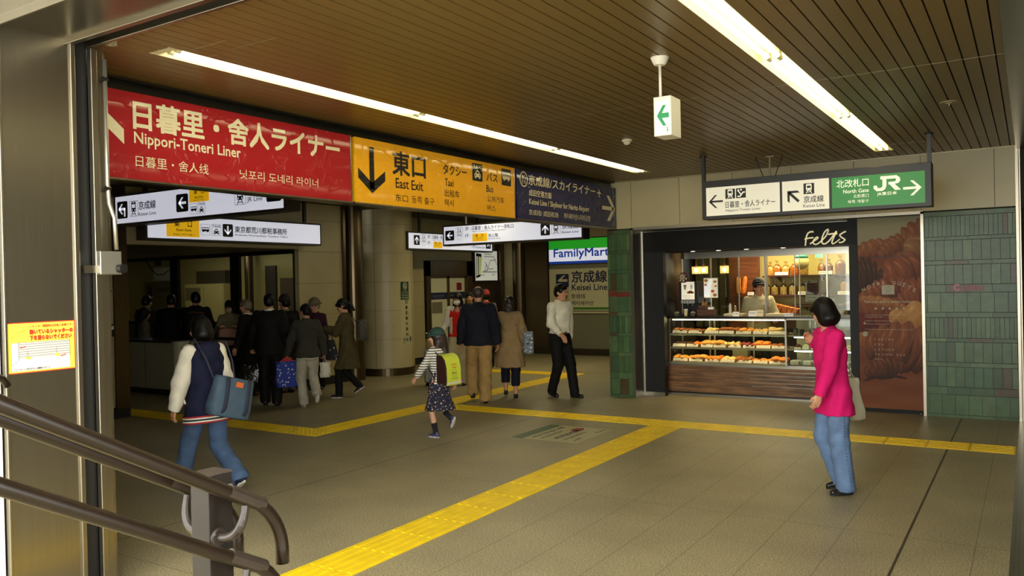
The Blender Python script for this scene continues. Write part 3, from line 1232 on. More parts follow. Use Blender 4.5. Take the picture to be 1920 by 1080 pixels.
p.rect('cream', 0, 0, .885, .346, .001)
p.rect('cream', .912, 0, 1.432, .346, .001)
p.rect('green', 1.462, 0, 2.408, .342, .001)
p.arrow('ink', .12, .173, .175, 180, .13)
for x in (-3.105, -2.975):
    p.rect('ink', x - X0, .195, x - X0 + .118, .312, .003)
p.train('white', 'ink', -3.105 - X0, .195, .118, .117, .004)
u = -2.975 - X0
p.line('white', [(u + .02, .215), (u + .05, .215), (u + .085, .262), (u + .105, .262)], .013, .004)
p.disc('white', u + .062, .292, .011, d=.004, n=10)
p.line('white', [(u + .028, .28), (u + .05, .25), (u + .06, .235)], .012, .004)
p.poly('white', [(u + .015, .275), (u + .045, .292), (u + .022, .300)], .004)
jt('ink', '日暮里・舎人ライナー', -3.106, -2.514, 2.641, 2.717, .01)
jt('ink', 'Nippori-Toneri Liner', -3.104, -2.685, 2.588, 2.625)
p.arrow('ink', 1.035, .168, .18, 135, .17)
p.rect('ink', -2.191 - X0, .182, -2.073 - X0, .305, .003)
p.train('white', 'ink', -2.191 - X0, .185, .118, .118, .004)
jt('ink', '京成線', -2.191, -1.973, 2.638, 2.716, .012)
jt('ink', 'Keisei Line', -2.197, -1.961, 2.585, 2.622)
jt('white', '北改札口', -1.832, -1.495, 2.778, 2.868, .008)
jt('white', 'North Gate', -1.761, -1.496, 2.712, 2.755, .01)
jt('white', '北剪票口', -1.657, -1.497, 2.655, 2.694)
jt('white', '북쪽 개찰구', -1.716, -1.498, 2.597, 2.634)
# monogram
a, b = -1.445 - X0, 2.712 - Z0
w, h = .27, .16
p.poly('white', [(a + .07, b + h), (a + .13, b + h), (a + .13, b + .055), (a + .118, b + .022), (a + .09, b), (a + .03, b), (a, b + .03), (a, b + .062), (a + .034, b + .062), (a + .04, b + .034),
                 (a + .075, b + .034), (a + .09, b + .05), (a + .09, b + h - .034), (a + .07, b + h - .034)], .004)
p.rect('white', a + .13, b + h - .034, a + .235, b + h, .004)
p.poly('white', [(a + .222, b + h), (a + .262, b + h - .022), (a + .27, b + h - .06), (a + .25, b + h - .085), (a + .2, b + h - .095), (a + .15, b + h - .095), (a + .15, b + h - .068), (a + .215, b + h - .066), (a + .228, b + h - .05), (a + .222, b + h - .034)], .004)
p.poly('white', [(a + .15, b + h - .08), (a + .2, b + h - .08), (a + .275, b), (a + .215, b)], .004)
jt('white', 'JR東日本', -1.411, -1.212, 2.657, 2.70, .015)
p.arrow('white', -1.06 - X0, .166, .18, 0, .15)
p.build(js, {'cream': ('light_panel', M_LITC), 'green': ('green_panel', M_LITG), 'ink': ('lettering', M_INK), 'white': ('lettering', mat('lit_white_letter', (238, 236, 214), rough=0.4, emit=0.35))})

# small bracket with loose cables behind that sign
cb = thing('ceiling_bracket', 'thin ceiling bracket with loose black cables behind the hanging sign', 'bracket', (-2.75, 10.35, 3.3))
q = MB()
q.tube([(-2.72, 10.35, 3.30), (-2.72, 10.35, 2.98)], .012, 10)
q.box((-2.76, 10.33, 3.285), (-2.66, 10.37, 3.298))
q.build('pole', mat('bracket_beige', (150, 140, 112), rough=0.5), cb)
for dx, dz in ((-.13, 0), (.12, .02)):
    q = MB()
    q.tube([(-2.72 + dx * 1.3, 10.34, 3.298), (-2.72 + dx, 10.34, 3.18), (-2.72 + dx * .7, 10.34, 3.08 + dz), (-2.72 + dx * .45, 10.34, 2.985)], .006, 6)
    q.build('cable', M_BLACK, cb)

# ------------------------------------------------------------------ lit signs in the passage
M_LITS = mat('lit_sign_face', (232, 234, 250), rough=0.35, emit=0.40)
M_LITY = mat('lit_sign_yellow', (244, 186, 20), rough=0.35, emit=0.35)
M_SIGND = mat('sign_case', (44, 38, 26), rough=0.5)
INKS = {'face': ('sign_face', M_LITS), 'yel': ('yellow_panel', M_LITY), 'ink': ('lettering', M_INK), 'white': ('symbol_detail', M_LITS)}


def box_arrow(p, u, v, w, h, ang, turn=False):
    p.rrect('ink', u, v, u + w, v + h, .1 * w, .003)
    if turn:
        p.line('white', [(u + .72 * w, v + .15 * h), (u + .72 * w, v + .55 * h), (u + .25 * w, v + .55 * h)], .14 * w, .004)
        p.poly('white', [(u + .12 * w, v + .55 * h), (u + .42 * w, v + .85 * h), (u + .56 * w, v + .85 * h), (u + .30 * w, v + .55 * h), (u + .56 * w, v + .25 * h), (u + .42 * w, v + .25 * h)], .004)
    else:
        p.arrow('white', u + w / 2, v + h / 2, .78 * min(w, h * .9), ang, .2, d=.004)


def icon_box(p, u, v, w, h, kind):
    p.rrect('ink', u, v, u + w, v + h, .1 * w, .003)
    p.rrect('white', u + .03 * w, v + .025 * h, u + .97 * w, v + .975 * h, .09 * w, .0035)
    if kind == 'train':
        p.train('ink', 'white', u, v, w, h, .004)
    elif kind == 'bus':
        p.bus('ink', 'white', u, v, w, h, .004)
    elif kind == 'taxi':
        p.taxi('ink', 'white', u, v, w, h, .004)
    else:
        p.outline('ink', u + .22 * w, v + .12 * h, u + .78 * w, v + .58 * h, .06 * w, .004)
        p.rect('ink', u + .47 * w, v + .15 * h, u + .53 * w, v + .5 * h, .004)
        for x, s in ((.35, 1), (.65, -1)):
            p.line('ink', [(u + x * w, v + .64 * h), (u + x * w, v + .9 * h)], .06 * w, .004)
            yy = .92 if s > 0 else .62
            p.poly('ink', [(u + x * w, v + yy * h), (u + (x - .12 * s) * w, v + (yy - .12 * s) * h), (u + (x + .12 * s) * w, v + (yy - .12 * s) * h)], .0045)


def lit_sign(label, O, U, w, h, depth, drops, fill, name='hanging_sign'):
    t = thing(name, label, 'lit sign', tuple(O))
    p = Panel(O, U)
    q = MB()
    W = p.W
    q.frame(p.O, p.U, p.V, W, (-.03, -.03, -depth), (w + .03, h + .03, -.001))
    for u in drops:
        q.frame(p.O, p.U, p.V, W, (u - .025, h, -depth * .65), (u + .025, 3.3 - O[2], -depth * .65 + .05))
    q.build('case', M_SIGND, t)
    p.rect('face', 0, 0, w, h, 0.0005)
    fill(p)
    p.build(t, INKS)
    return t


def s1(p):
    ox, oz = -10.88, 2.745

    def x(s, xa, xb, za, zb, b=.02):
        p.text('ink', s, xa - ox, za - oz, h=zb - za, w=xb - xa, bold=b, d=.004)
    box_arrow(p, -10.836 - ox, .066, .245, .24, 180, True)
    icon_box(p, -10.55 - ox, .08, .20, .215, 'train')
    x('京成線', -10.332, -9.951, 2.907, 3.022)
    x('Keisei Line', -10.337, -9.948, 2.825, 2.872, .01)
    box_arrow(p, -9.51 - ox, .075, .25, .235, 180)
    p.rect('yel', -9.236 - ox, .183, -8.838 - ox, .372, .002)
    x('東', -9.14, -9.07, 3.03, 3.09)
    x('口', -8.99, -8.93, 3.03, 3.085)
    x('East Exit', -9.12, -8.95, 2.975, 3.005, .01)
    x('东出口 히가시출구', -9.15, -8.92, 2.94, 2.962, 0)
    icon_box(p, -9.22 - ox, .028, .145, .14, 'bus')
    icon_box(p, -9.065 - ox, .028, .145, .15, 'taxi')
    icon_box(p, -8.35 - ox, .088, .21, .20, 'train')
    x('JR線', -8.118, -7.79, 2.955, 3.06)
    x('JR Line', -8.116, -7.842, 2.843, 2.915, .01)
    box_arrow(p, -7.772 - ox, .087, .26, .24, 45)


def s2(p):
    oy, oz = 7.08, 2.552

    def x(s, ya, yb, za, zb, b=.02):
        p.text('ink', s, ya - oy, za - oz, h=zb - za, w=yb - ya, bold=b, d=.004)
    p.rect('yel', 7.38 - oy, .028, 7.94 - oy, .29, .002)
    x('東', 7.51, 7.60, 2.73, 2.82)
    x('口', 7.74, 7.81, 2.73, 2.82)
    x('East Exit', 7.545, 7.80, 2.665, 2.703, .015)
    x('东出口 히가시출구', 7.49, 7.85, 2.60, 2.632, .005)
    icon_box(p, 7.965 - oy, .068, .165, .17, 'bus')
    icon_box(p, 8.16 - oy, .068, .17, .175, 'taxi')
    box_arrow(p, 8.362 - oy, .057, .195, .20, 270)
    x('東京都荒川都税事務所', 8.592, 9.665, 2.682, 2.785)
    x('Arakawa Metropolitan Taxation Office', 8.59, 9.68, 2.625, 2.662, .01)


def s3(p):
    ox, oz = -9.425, 2.548

    def x(s, xa, xb, za, zb, b=.02):
        p.text('ink', s, xa - ox, za - oz, h=zb - za, w=xb - xa, bold=b, d=.004)
    box_arrow(p, -9.392 - ox, .068, .21, .19, 180)
    icon_box(p, -9.153 - ox, .13, .175, .175, 'lift')
    x('エレベーター', -9.15, -8.98, 2.645, 2.662, 0)
    x('Elevator', -9.11, -9.02, 2.615, 2.632, 0)
    x('3F :', -8.925, -8.80, 2.788, 2.852, .01)
    x('1F :', -8.924, -8.80, 2.660, 2.722, .01)
    x('日暮里・舎人ライナー改札口', -8.77, -7.857, 2.785, 2.86, .01)
    x('Nippori-Toneri Liner Ticket Gate Floor', -8.765, -8.02, 2.745, 2.772, .005)
    p.rect('yel', -8.766 - ox, .022, -8.432 - ox, .172, .002)
    x('東', -8.69, -8.64, 2.655, 2.702)
    x('口', -8.56, -8.515, 2.655, 2.702)
    x('East Exit', -8.665, -8.535, 2.62, 2.643, 0)
    x('东出口 히가시출구', -8.69, -8.51, 2.59, 2.606, 0)
    x('地上階', -8.41, -8.196, 2.638, 2.704, .01)
    x('Ground Level', -8.41, -8.15, 2.598, 2.624, 0)
    box_arrow(p, -7.293 - ox, .063, .19, .21, 90)
    icon_box(p, -7.07 - ox, .08, .175, .175, 'train')
    x('京成線', -6.862, -6.543, 2.702, 2.79)
    x('Keisei Line', -6.864, -6.535, 2.63, 2.672, .01)


def s4(p):
    oy, oz = 12.75, 2.53

    def x(s, ya, yb, za, zb, b=.01):
        p.text('ink', s, ya - oy, za - oz, h=zb - za, w=yb - ya, bold=b, d=.004)
    box_arrow(p, .16, .07, .19, .20, 90)
    icon_box(p, 13.14 - oy, .125, .18, .18, 'lift')
    x('エレベーター', 13.15, 13.31, 2.625, 2.64, 0)
    x('Elevator', 13.18, 13.28, 2.595, 2.612, 0)
    x('3F :', 13.362, 13.48, 2.748, 2.815)
    x('1F :', 13.362, 13.48, 2.625, 2.69)
    x('日暮里・舎人ライナー改札口', 13.52, 14.42, 2.74, 2.815)
    x('Nippori-Toneri Liner', 13.52, 13.95, 2.705, 2.728, 0)
    p.rect('yel', 13.545 - oy, .02, 13.86 - oy, .155, .002)
    x('東', 13.61, 13.655, 2.635, 2.68)
    x('口', 13.74, 13.785, 2.635, 2.68)
    x('East Exit', 13.63, 13.76, 2.60, 2.62, 0)
    x('地上階', 13.885, 14.10, 2.625, 2.685)
    x('Ground Level', 13.885, 14.14, 2.58, 2.605, 0)
    icon_box(p, 14.93 - oy, .06, .18, .175, 'train')
    x('Keisei Line', 15.12, 15.45, 2.585, 2.625)
    box_arrow(p, 15.495 - oy, .05, .20, .20, 45)


lit_sign('bright white lit sign with left turn arrow and train symbols, hanging behind the red banner', (-10.88, 6.78, 2.745), (1, 0, 0), 3.40, .375, .24, (.5, 2.9), s1)
lit_sign('long white lit sign along the left wall naming the taxation office', (-10.6, 7.08, 2.552), (0, 1, 0), 3.35, .33, .22, (.6, 3.1), s2)
lit_sign('white lit lift sign with floors listed, hanging in front of the convenience store', (-9.425, 12.5, 2.548), (1, 0, 0), 2.94, .33, .25, (.4, 2.5), s3)
lit_sign('white lit sign half hidden behind another, beside the round column', (-10.5, 12.75, 2.53), (0, 1, 0), 3.0, .31, .22, (.5, 2.6), s4)

# ------------------------------------------------------------------ convenience store sign and line board on the rear wall
fm = thing('shop_sign', 'backlit convenience store sign with green, white and blue stripes', 'shop sign', (-8.6, 17.7, 2.2))
q = MB()
q.box((-10.09, 17.66, 2.215), (-5.6, 17.80, 2.835))
q.build('case', M_SIGND, fm)
p = Panel((-10.08, 17.659, 2.225), (1, 0, 0))
p.rect('green', 0, .355, 4.4, .60, .0005)
p.rect('white', 0, .06, 4.4, .355, .0005)
p.rect('blue', 0, 0, 4.4, .06, .0005)
p.text('blue', 'FamilyMart', .14, .10, h=.265, w=1.50, bold=.022, d=.003)
p.build(fm, {'green': ('green_stripe', mat('lit_store_green', (40, 172, 40), rough=.4, emit=.33)), 'white': ('white_stripe', M_LITS), 'blue': ('lettering', mat('lit_store_blue', (26, 66, 172), rough=.4, emit=.2))})

kb = thing('line_board', 'cream wall board with navy arrow and railway line lettering', 'sign board', (-9, 17.7, 1.0))
q = MB()
q.box((-10.1, 17.685, 1.01), (-6.2, 17.735, 2.10))
q.build('board', mat('board_cream', (188, 180, 140), rough=.45), kb)
p = Panel((-10.1, 17.684, 1.01), (1, 0, 0))
M_NAVY = mat('board_navy', (22, 24, 62), rough=.5)
p.rrect('navy', .19, .635, .55, .965, .03, .002)
p.poly('cream', [(.23, .80), (.40, .93), (.46, .93), (.345, .835), (.51, .835), (.51, .775), (.30, .775)], .003)
p.text('navy', '京成線', .63, .745, h=.285, w=.95, bold=.025)
p.text('navy', 'Keisei Line', .63, .56, h=.145, w=.955, bold=.022)
p.text('navy', '京成线', .61, .36, h=.11, w=.385, bold=.01)
p.text('navy', '게이세이선', .615, .195, h=.105, w=.59, bold=.015)
p.outline('ink', .395, .245, .535, .60, .008, .002)
p.train('ink', 'cream', .41, .28, .12, .28, .003)
p.rect('green', 0, .09, 3.9, .145, .002)
p.rect('ink', 0, .045, 3.9, .062, .002)
p.build(kb, {'navy': ('lettering', M_NAVY), 'cream': ('arrow', MATS['board_cream']), 'ink': ('pictogram', M_INK), 'green': ('green_line', mat('board_green', (50, 110, 24), rough=.5))})

# ------------------------------------------------------------------ round clad column with the tourist poster
CX, CY, CR = -11.1, 12.72, 0.555
cc = thing('round_column', 'round cream clad column with a steel skirting ring', 'column', (CX, CY, 0))
q = MB()
for z0, z1 in ((.15, .72), (.724, 1.29), (1.294, 1.86), (1.864, 2.43), (2.434, 3.0), (3.004, 3.3)):
    for k in range(4):
        th = np.radians(np.linspace(-72 + 90 * k + .35, 18 + 90 * k - .35, 17))
        ri = [np.stack([CX + rr * np.cos(th), CY + rr * np.sin(th), np.full_like(th, z)], 1) for rr, z in ((CR - .03, z0), (CR, z0), (CR, z1), (CR - .03, z1))]
        q.rings(ri, cap=False, closed=False)
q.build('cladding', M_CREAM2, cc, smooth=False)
q = MB()
q.lathe((CX, CY, .1), [(CR - .012, 0), (CR - .012, 3.2)], 48, cap=False)
q.build('core', M_JOINT, cc)
q = MB()
q.lathe((CX, CY, 0), [(CR + .004, 0), (CR + .004, .145)], 48)
q.build('base_ring', MATS['brown_steel'], cc, smooth=False)


def bend_at(a0, z0, off):
    def f(u, v, d):
        t = a0 + u / CR
        return np.array([CX + (CR + off + d) * math.cos(t), CY + (CR + off + d) * math.sin(t), z0 + v])
    return f


ps = thing('info_poster', 'tall pale poster with vertical lettering wrapped on the round column', 'poster', (CX + .4, CY, .7))
A0 = R(-18.5)
p = Panel((0, 0, 0), (1, 0, 0))
p.bend = bend_at(A0, 0.62, .002)
for k in range(8):
    p.rect('paper', .04 * k, 0, .04 * (k + 1), 1.32, .0)
for i, ch in enumerate('日暮里観光案内所'):
    p.text('ink', ch, .115, .80 - .108 * i, h=.068, w=.062, bold=.02, d=.003)
scribble(p, 'red', .205, .10, .213, .75, 1, .003, 3)
p.line('ink', [(.04, .02), (.10, .02)], .006, .003)
p.line('ink', [(.07, .03), (.07, .10), (.05, .13)], .009, .003)
p.line('ink', [(.07, .07), (.10, .11)], .009, .003)
p.line('ink', [(.045, .08), (.07, .06)], .009, .003)
p.disc('blue', .25, .09, .035, .055, .003)
p.build(ps, {'paper': ('sheet', mat('poster_paper', (176, 166, 124), rough=.5)), 'ink': ('lettering', M_INK), 'red': ('red_print', mat('print_red', (150, 60, 50))), 'blue': ('print_mark', mat('print_blue', (70, 74, 100)))})
gp = thing('info_sign', 'green tourist information sign with a question mark on the round column', 'sign', (CX + .4, CY, 1.6))
p = Panel((0, 0, 0), (1, 0, 0))
p.bend = bend_at(A0 + .01, 1.50, .006)
for k in range(6):
    p.rect('green', .036 * k, 0, .036 * (k + 1), .36, .0)
p.disc('cream', .108, .275, .048, .070, .002)
p.text('ink', '?', .108, .225, h=.10, bold=.04, align='c', d=.003)
p.text('cream', 'Tourist', .05, .165, h=.028, w=.11, d=.003)
p.text('cream', 'Information', .02, .125, h=.028, w=.176, d=.003)
p.text('cream', '관광안내소', .02, .072, h=.034, w=.176, bold=.01, d=.003)
p.text('cream', '观光咨询处', .02, .022, h=.034, w=.176, bold=.01, d=.003)
p.build(gp, {'green': ('panel', mat('info_green', (22, 58, 30), rough=.4)), 'cream': ('lettering', mat('info_cream', (190, 186, 150), rough=.5)), 'ink': ('question_mark', M_INK)})

# ------------------------------------------------------------------ lift with glazed doors, route map, lobby opening
lf = thing('lift_doors', 'brown framed lift doors with lit glass panes and a navy stripe', 'lift', (-11.6, 15.5, 0))
q = MB()
y0, y1, zt = 14.66, 16.42, 2.33
q.box((-11.62, y0, 0), (-11.53, y0 + .10, zt))
q.box((-11.62, y1 - .24, 0), (-11.53, y1, zt))
q.box((-11.62, y0, 1.98), (-11.53, y1, zt))
q.build('frame', M_STEELB, lf)
ym = (y0 + .10 + y1 - .24) / 2
for a, b in ((y0 + .10, ym), (ym, y1 - .24)):
    q = MB()
    q.box((-11.60, a, 0), (-11.565, a + .045, 1.98))
    q.box((-11.60, b - .045, 0), (-11.565, b, 1.98))
    q.box((-11.60, a, 0), (-11.565, b, .25))
    q.box((-11.60, a, 1.93), (-11.565, b, 1.98))
    d = q.build('door', M_STEELB, lf)
    q = MB()
    q.box((-11.592, a + .045, .25), (-11.584, b - .045, 1.93))
    q.build('pane', mat('lift_pane', (168, 160, 118), rough=.12, emit=.12), d)
    q = MB()
    q.box((-11.583, a + .045, 1.44), (-11.580, b - .045, 1.60))
    q.build('stripe', mat('lift_navy', (24, 26, 66), rough=.4), d)
p = Panel((-11.579, y0 + .15, 1.44), (0, 1, 0))
scribble(p, 'pale', .06, .06, .5, .05, 12, .001, 5)
scribble(p, 'pale', .10, .025, .45, .02, 16, .001, 6)
scribble(p, 'pale', .74, .06, 1.2, .05, 12, .001, 7)
p.rect('notice', .03, -.32, .42, -.06, .001)
p.rect('red', 1.0, .20, 1.2, .38, .001)
p.build(lf, {'pale': ('stripe_print', mat('stripe_pale', (130, 130, 140))), 'notice': ('notice', mat('notice_grey', (120, 112, 84))), 'red': ('red_notice', mat('notice_red', (140, 30, 40)))})

rm = thing('route_map', 'lit white railway route map panel beside the lift', 'route map', (-11.6, 17.0, 1.9))
q = MB()
q.box((-11.61, 16.50, 1.84), (-11.52, 17.52, 2.62))
q.build('case', M_SIGND, rm)
p = Panel((-11.519, 16.52, 1.86), (0, 1, 0))
p.rect('white', 0, 0, .98, .74, .0005)
p.poly('navy', [(.03, .06), (.22, .10), (.28, .66), (.04, .68)], .002)
p.poly('white2', [(.05, .12), (.11, .13), (.12, .60), (.06, .60)], .003)
p.poly('lime', [(.14, .14), (.22, .15), (.25, .58), (.16, .60)], .003)
for pts in ([(.40, .60), (.82, .60), (.96, .40)], [(.36, .22), (.52, .26), (.66, .50), (.92, .52)], [(.40, .24), (.48, .40), (.52, .24)], [(.30, .22), (.96, .22)], [(.44, .46), (.60, .28), (.8, .30)]):
    p.line('ink', pts, .014, .002)
p.line('red', [(.30, .20), (.94, .20)], .008, .003)
scribble(p, 'ink', .42, .64, .74, .04, 9, .002, 8)
scribble(p, 'ink', .24, .12, .40, .04, 5, .002, 9)
scribble(p, 'ink', .74, .12, .84, .05, 3, .002, 10)
p.build(rm, {'white': ('map_face', mat('lit_map', (222, 222, 206), rough=.4, emit=.32)), 'navy': ('navy_block', M_NAVY), 'white2': ('pale_strip', mat('map_white', (210, 210, 200), emit=.2)), 'lime': ('green_strip', mat('map_lime', (190, 204, 110), emit=.3)),
              'ink': ('route_lines', mat('map_ink', (66, 66, 62))), 'red': ('red_line', mat('map_red', (160, 60, 56)))})
lb = MB()
lb.box((-11.75, 16.46, 0), (-11.625, 17.7, 1.84))
struct('wall_left', lb, mat('lobby_brown', (60, 46, 30), rough=.5))
# small lit lamp on the lobby ceiling
dl = MB()
dl.box((-10.9, 13.95, 2.52), (-10.72, 14.2, 2.53))

# ------------------------------------------------------------------ arrow and switch plate on the near cream wall, fittings
ar = thing('wall_arrow', 'black right arrow on the cream wall beside the brown steel post', 'arrow sign', (-10.93, 6.6, 1.8))
p = Panel((-10.928, 6.40, 1.70), (0, 1, 0))
p.arrow('ink', .20, .10, .24, 0, .13, d=.002)
p.build(ar, {'ink': ('arrow_mark', M_INK)})
sw = thing('switch_plate', 'small steel switch plate with a pale label on the brown post', 'switch', (-10.92, 6.7, 1.2))
q = MB()
q.box((-10.93, 6.63, 1.16), (-10.905, 6.745, 1.33))
q.build('plate', M_STEELD, sw, bevel=.003)
q = MB()
q.box((-10.905, 6.66, 1.26), (-10.902, 6.72, 1.31))
q.build('label_strip', M_WHITE, sw)
hp = MB()
hp.box((-10.932, 6.42, .98), (-10.925, 6.55, 1.40))
tag(hp.build('wall_hatch', mat('hatch_cream', (148, 136, 98), rough=.5)), 'narrow flush hatch in the cream wall under the arrow', 'hatch')

# ------------------------------------------------------------------ office interior behind the opening
ct = thing('counter', 'grey service counter with rounded end inside the office opening', 'counter', (-12.9, 8.8, 0))
q = MB()
q.box((-13.85, 8.62, .10), (-12.26, 9.1, .90))
q.build('front', mat('counter_grey', (146, 138, 112), rough=.45), ct)
q = MB()
q.lathe((-12.30, 8.78, .10), [(.16, 0), (.16, .82)], 24)
q.build('end_panel', mat('counter_cream', (170, 160, 124), rough=.45), ct, smooth=False)
q = MB()
q.box((-13.9, 8.58, .90), (-12.30, 9.14, .935))
q.build('worktop', M_BLACK, ct)
q = MB()
q.box((-13.85, 8.66, 0), (-12.25, 9.08, .10))
q.build('plinth', M_BLACK, ct)
q = MB()
q.box((-13.07, 8.617, .12), (-13.062, 8.62, .88))
q.build('panel_joint', M_BLACK, ct)
gp_ = thing('barrier_post', 'thin steel barrier post beside the rounded counter end', 'post', (-12.02, 8.62, 0))
q = MB()
q.tube([(-12.02, 8.62, 0), (-12.02, 8.62, .82)], .022, 12)
q.build('post', M_STEEL, gp_, smooth=True)
q = MB()
q.lathe((-12.02, 8.62, .82), [(.026, 0), (.026, .012), (.01, .02)], 12)
q.build('cap', M_STEELP, gp_)
br = thing('rail_barrier', 'low black barrier with two rails and steel posts in the office opening', 'barrier', (-11.7, 9.35, 0))
for z in (.735, .905):
    q = MB()
    q.box((-12.1, 9.33, z), (-11.38, 9.37, z + .05))
    q.build('rail', M_BLACK, br)
for x in (-12.08, -11.40):
    q = MB()
    q.tube([(x, 9.35, 0), (x, 9.35, .97)], .018, 10)
    q.build('post', M_STEEL, br)
M_OFF = mat('locker_cream', (168, 158, 104), rough=.5)
YB = 13.4
cab = thing('cabinet', 'tall cream cabinet with a notice on its door at the office back wall', 'cabinet', (-17.3, YB - .2, 0))
q = MB()
q.box((-18.05, YB - .35, 0), (-16.55, YB - .01, 1.93))
q.build('body', M_OFF, cab)
for a, b in ((-18.03, -17.31), (-17.29, -16.57)):
    q = MB()
    q.box((a, YB - .365, .05), (b, YB - .35, 1.90))
    d = q.build('door', M_OFF, cab)
    q = MB()
    hx = b - .08 if a < -17.5 else a + .05
    q.box((hx, YB - .385, .95), (hx + .03, YB - .365, 1.1))
    q.build('handle', M_STEELD, d)
q = MB()
q.box((-18.0, YB - .372, 1.52), (-17.42, YB - .366, 1.84))
q.build('notice', mat('notice_board', (110, 102, 68), rough=.6), cab)
p = Panel((-18.0, YB - .373, 1.52), (1, 0, 0))
for k in range(4):
    scribble(p, 'ink', .04, .05 + .065 * k, .54, .03, 14, .001, 20 + k)
p.build(cab, {'ink': ('notice_print', mat('notice_ink', (60, 54, 36)))})
bx = thing('storage_box', 'long dark box lying on top of the cream office cabinet', 'box', (-17.1, YB - .2, 1.93))
q = MB()
q.box((-17.65, YB - .30, 1.93), (-16.56, YB - .05, 2.22))
q.build('box_body', mat('box_dark', (56, 50, 34), rough=.6), bx)
q = MB()
q.box((-17.66, YB - .31, 2.22), (-16.55, YB - .04, 2.25))
q.build('lid', mat('box_lid', (70, 62, 42), rough=.6), bx)
wp = MB()
wp.box((-19.8, YB - .03, 2.05), (-18.85, YB - .005, 2.40))
tag(wp.build('white_screen', mat('screen_white', (205, 205, 196), rough=.6)), 'plain white panel high on the office back wall', 'panel')
nb = thing('notice_cabinet', 'grey notice board with small pictures under the white panel', 'notice board', (-19.5, YB, 1))
q = MB()
q.box((-20.05, YB - .14, .4), (-18.92, YB - .01, 2.02))
q.build('board', mat('board_grey', (92, 86, 60), rough=.6), nb)
p = Panel((-20.05, YB - .142, .4), (1, 0, 0))
p.rect('dark', .12, 1.24, .34, 1.52, .001)
scribble(p, 'ink', .44, 1.34, 1.08, .14, 6, .001, 31)
scribble(p, 'ink', .55, 1.2, .74, .05, 4, .001, 32)
p.build(nb, {'dark': ('picture', mat('picture_dark', (50, 46, 34))), 'ink': ('notice_print', MATS['notice_ink'])})
of2 = thing('office_sign', 'small black arrow sign hanging near the office ceiling', 'sign', (-19.1, YB - .4, 2.5))
q = MB()
q.box((-19.25, YB - .36, 2.44), (-19.0, YB - .34, 2.62))
q.box((-19.14, YB - .355, 2.62), (-19.12, YB - .345, 2.75))
q.build('board', M_BLACK, of2)
p = Panel((-19.25, YB - .361, 2.44), (1, 0, 0))
p.arrow('w', .125, .09, .13, 45, .2, d=.001)
p.build(of2, {'w': ('arrow', MATS['notice_board'])})
q = MB()
q.tube([(-19.9, YB - .3, 2.75), (-19.75, YB - .3, 2.62), (-19.5, YB - .3, 2.35), (-19.25, YB - .3, 2.2), (-19.0, YB - .3, 2.2), (-18.75, YB - .3, 2.3)], .012, 6)
tag(q.build('cable', M_BLACK), 'black cable sagging below the office ceiling', 'cable')
col2 = thing('office_column', 'slim brown steel column standing inside the office', 'column', (-15.8, 13.1, 0))
q = MB()
q.lathe((-15.75, 13.15, 0), [(.10, 0), (.10, 2.75)], 20)
q.build('shaft', M_STEELB, col2)
q = MB()
q.lathe((-15.75, 13.15, 0), [(.115, 0), (.115, .1)], 20)
q.build('base', M_BLACK, col2)
dr = MB()
dr.box((-15.42, YB - .05, 0), (-15.06, YB - .001, 2.32))
struct('door_1', dr, mat('office_door', (40, 36, 26), rough=.5))
dr = MB()
dr.box((-14.86, YB - .10, 0), (-14.2, YB - .001, 2.02))
struct('door_2', dr, mat('office_door2', (70, 58, 38), rough=.5))

# ------------------------------------------------------------------ portal fittings: conduit, box, sticker
cd = thing('conduit', 'galvanised cable conduit running down the steel portal', 'conduit', (-4.70, 2.9, 2.2))
q = MB()
q.tube([(-4.705, 2.885, 3.20), (-4.705, 2.885, 2.45), (-4.70, 2.89, 2.33), (-4.675, 2.905, 2.24), (-4.67, 2.91, 2.05)], .0125, 10)
q.build('pipe', mat('galvanised', (176, 172, 158), rough=.35, metal=.8), cd, smooth=True)
for z in (3.08, 2.42):
    q = MB()
    q.tube([(-4.705, 2.87, z), (-4.705, 2.90, z)], .016, 10)
    q.box((-4.74, 2.865, z - .012), (-4.70, 2.905, z + .012))
    q.build('clamp', M_STEELD, cd)
jx = thing('switch_box', 'grey metal switch box with a black knob on the steel portal', 'switch box', (-4.7, 2.85, 1.9))
q = MB()
q.box((-4.735, 2.80, 1.90), (-4.66, 2.935, 2.04))
q.build('housing', MATS['galvanised'], jx, bevel=.004)
q = MB()
q.box((-4.70, 2.72, 1.91), (-4.69, 2.82, 1.955))
q.build('bracket', M_STEELP, jx)
q = MB()
q.tube([(-4.66, 2.915, 1.935), (-4.615, 2.92, 1.935)], [.024, .028], 16)
q.build('knob', M_BLACK, jx, smooth=False)

st = thing('warning_sticker', 'yellow shutter warning sticker with red lettering on the steel portal', 'sticker', (-4.72, 2.45, 1.5))
p = Panel((-4.7195, 2.285, 1.355), (0, 1, 0))
p.rect('red', 0.0, 0, .385, .283, .0008)
p.rect('yel', .006, .006, .379, .277, .0012)
p.rect('white', .027, .012, .352, .170, .0016)
p.poly('grey', [(.066, .172), (.352, .172), (.352, .080), (.066, .080)], .0020)
p.text('red', 'シャッター開閉時は非常に危険です！', .125, .250, h=.016, w=.245, bold=.02, d=.002)
p.text('red2', '動いているシャッターの', .127, .214, h=.026, w=.242, bold=.07, d=.002)
p.text('red2', '下を潜らないでください', .127, .181, h=.026, w=.235, bold=.07, d=.002)
p.text('white', '動いているシャッターの', .127, .214, h=.026, w=.242, bold=.0, d=.0026)
p.text('white', '下を潜らないでください', .127, .181, h=.026, w=.235, bold=.0, d=.0026)
p.text('ink', 'シャッターに挟まれたら機能するにゃ', .035, .018, h=.010, w=.20, bold=.01, d=.0026)
for k in range(6):
    p.line('ink', [(.066, .160 - .0135 * k), (.352, .163 - .0135 * k)], .0016, .0026)
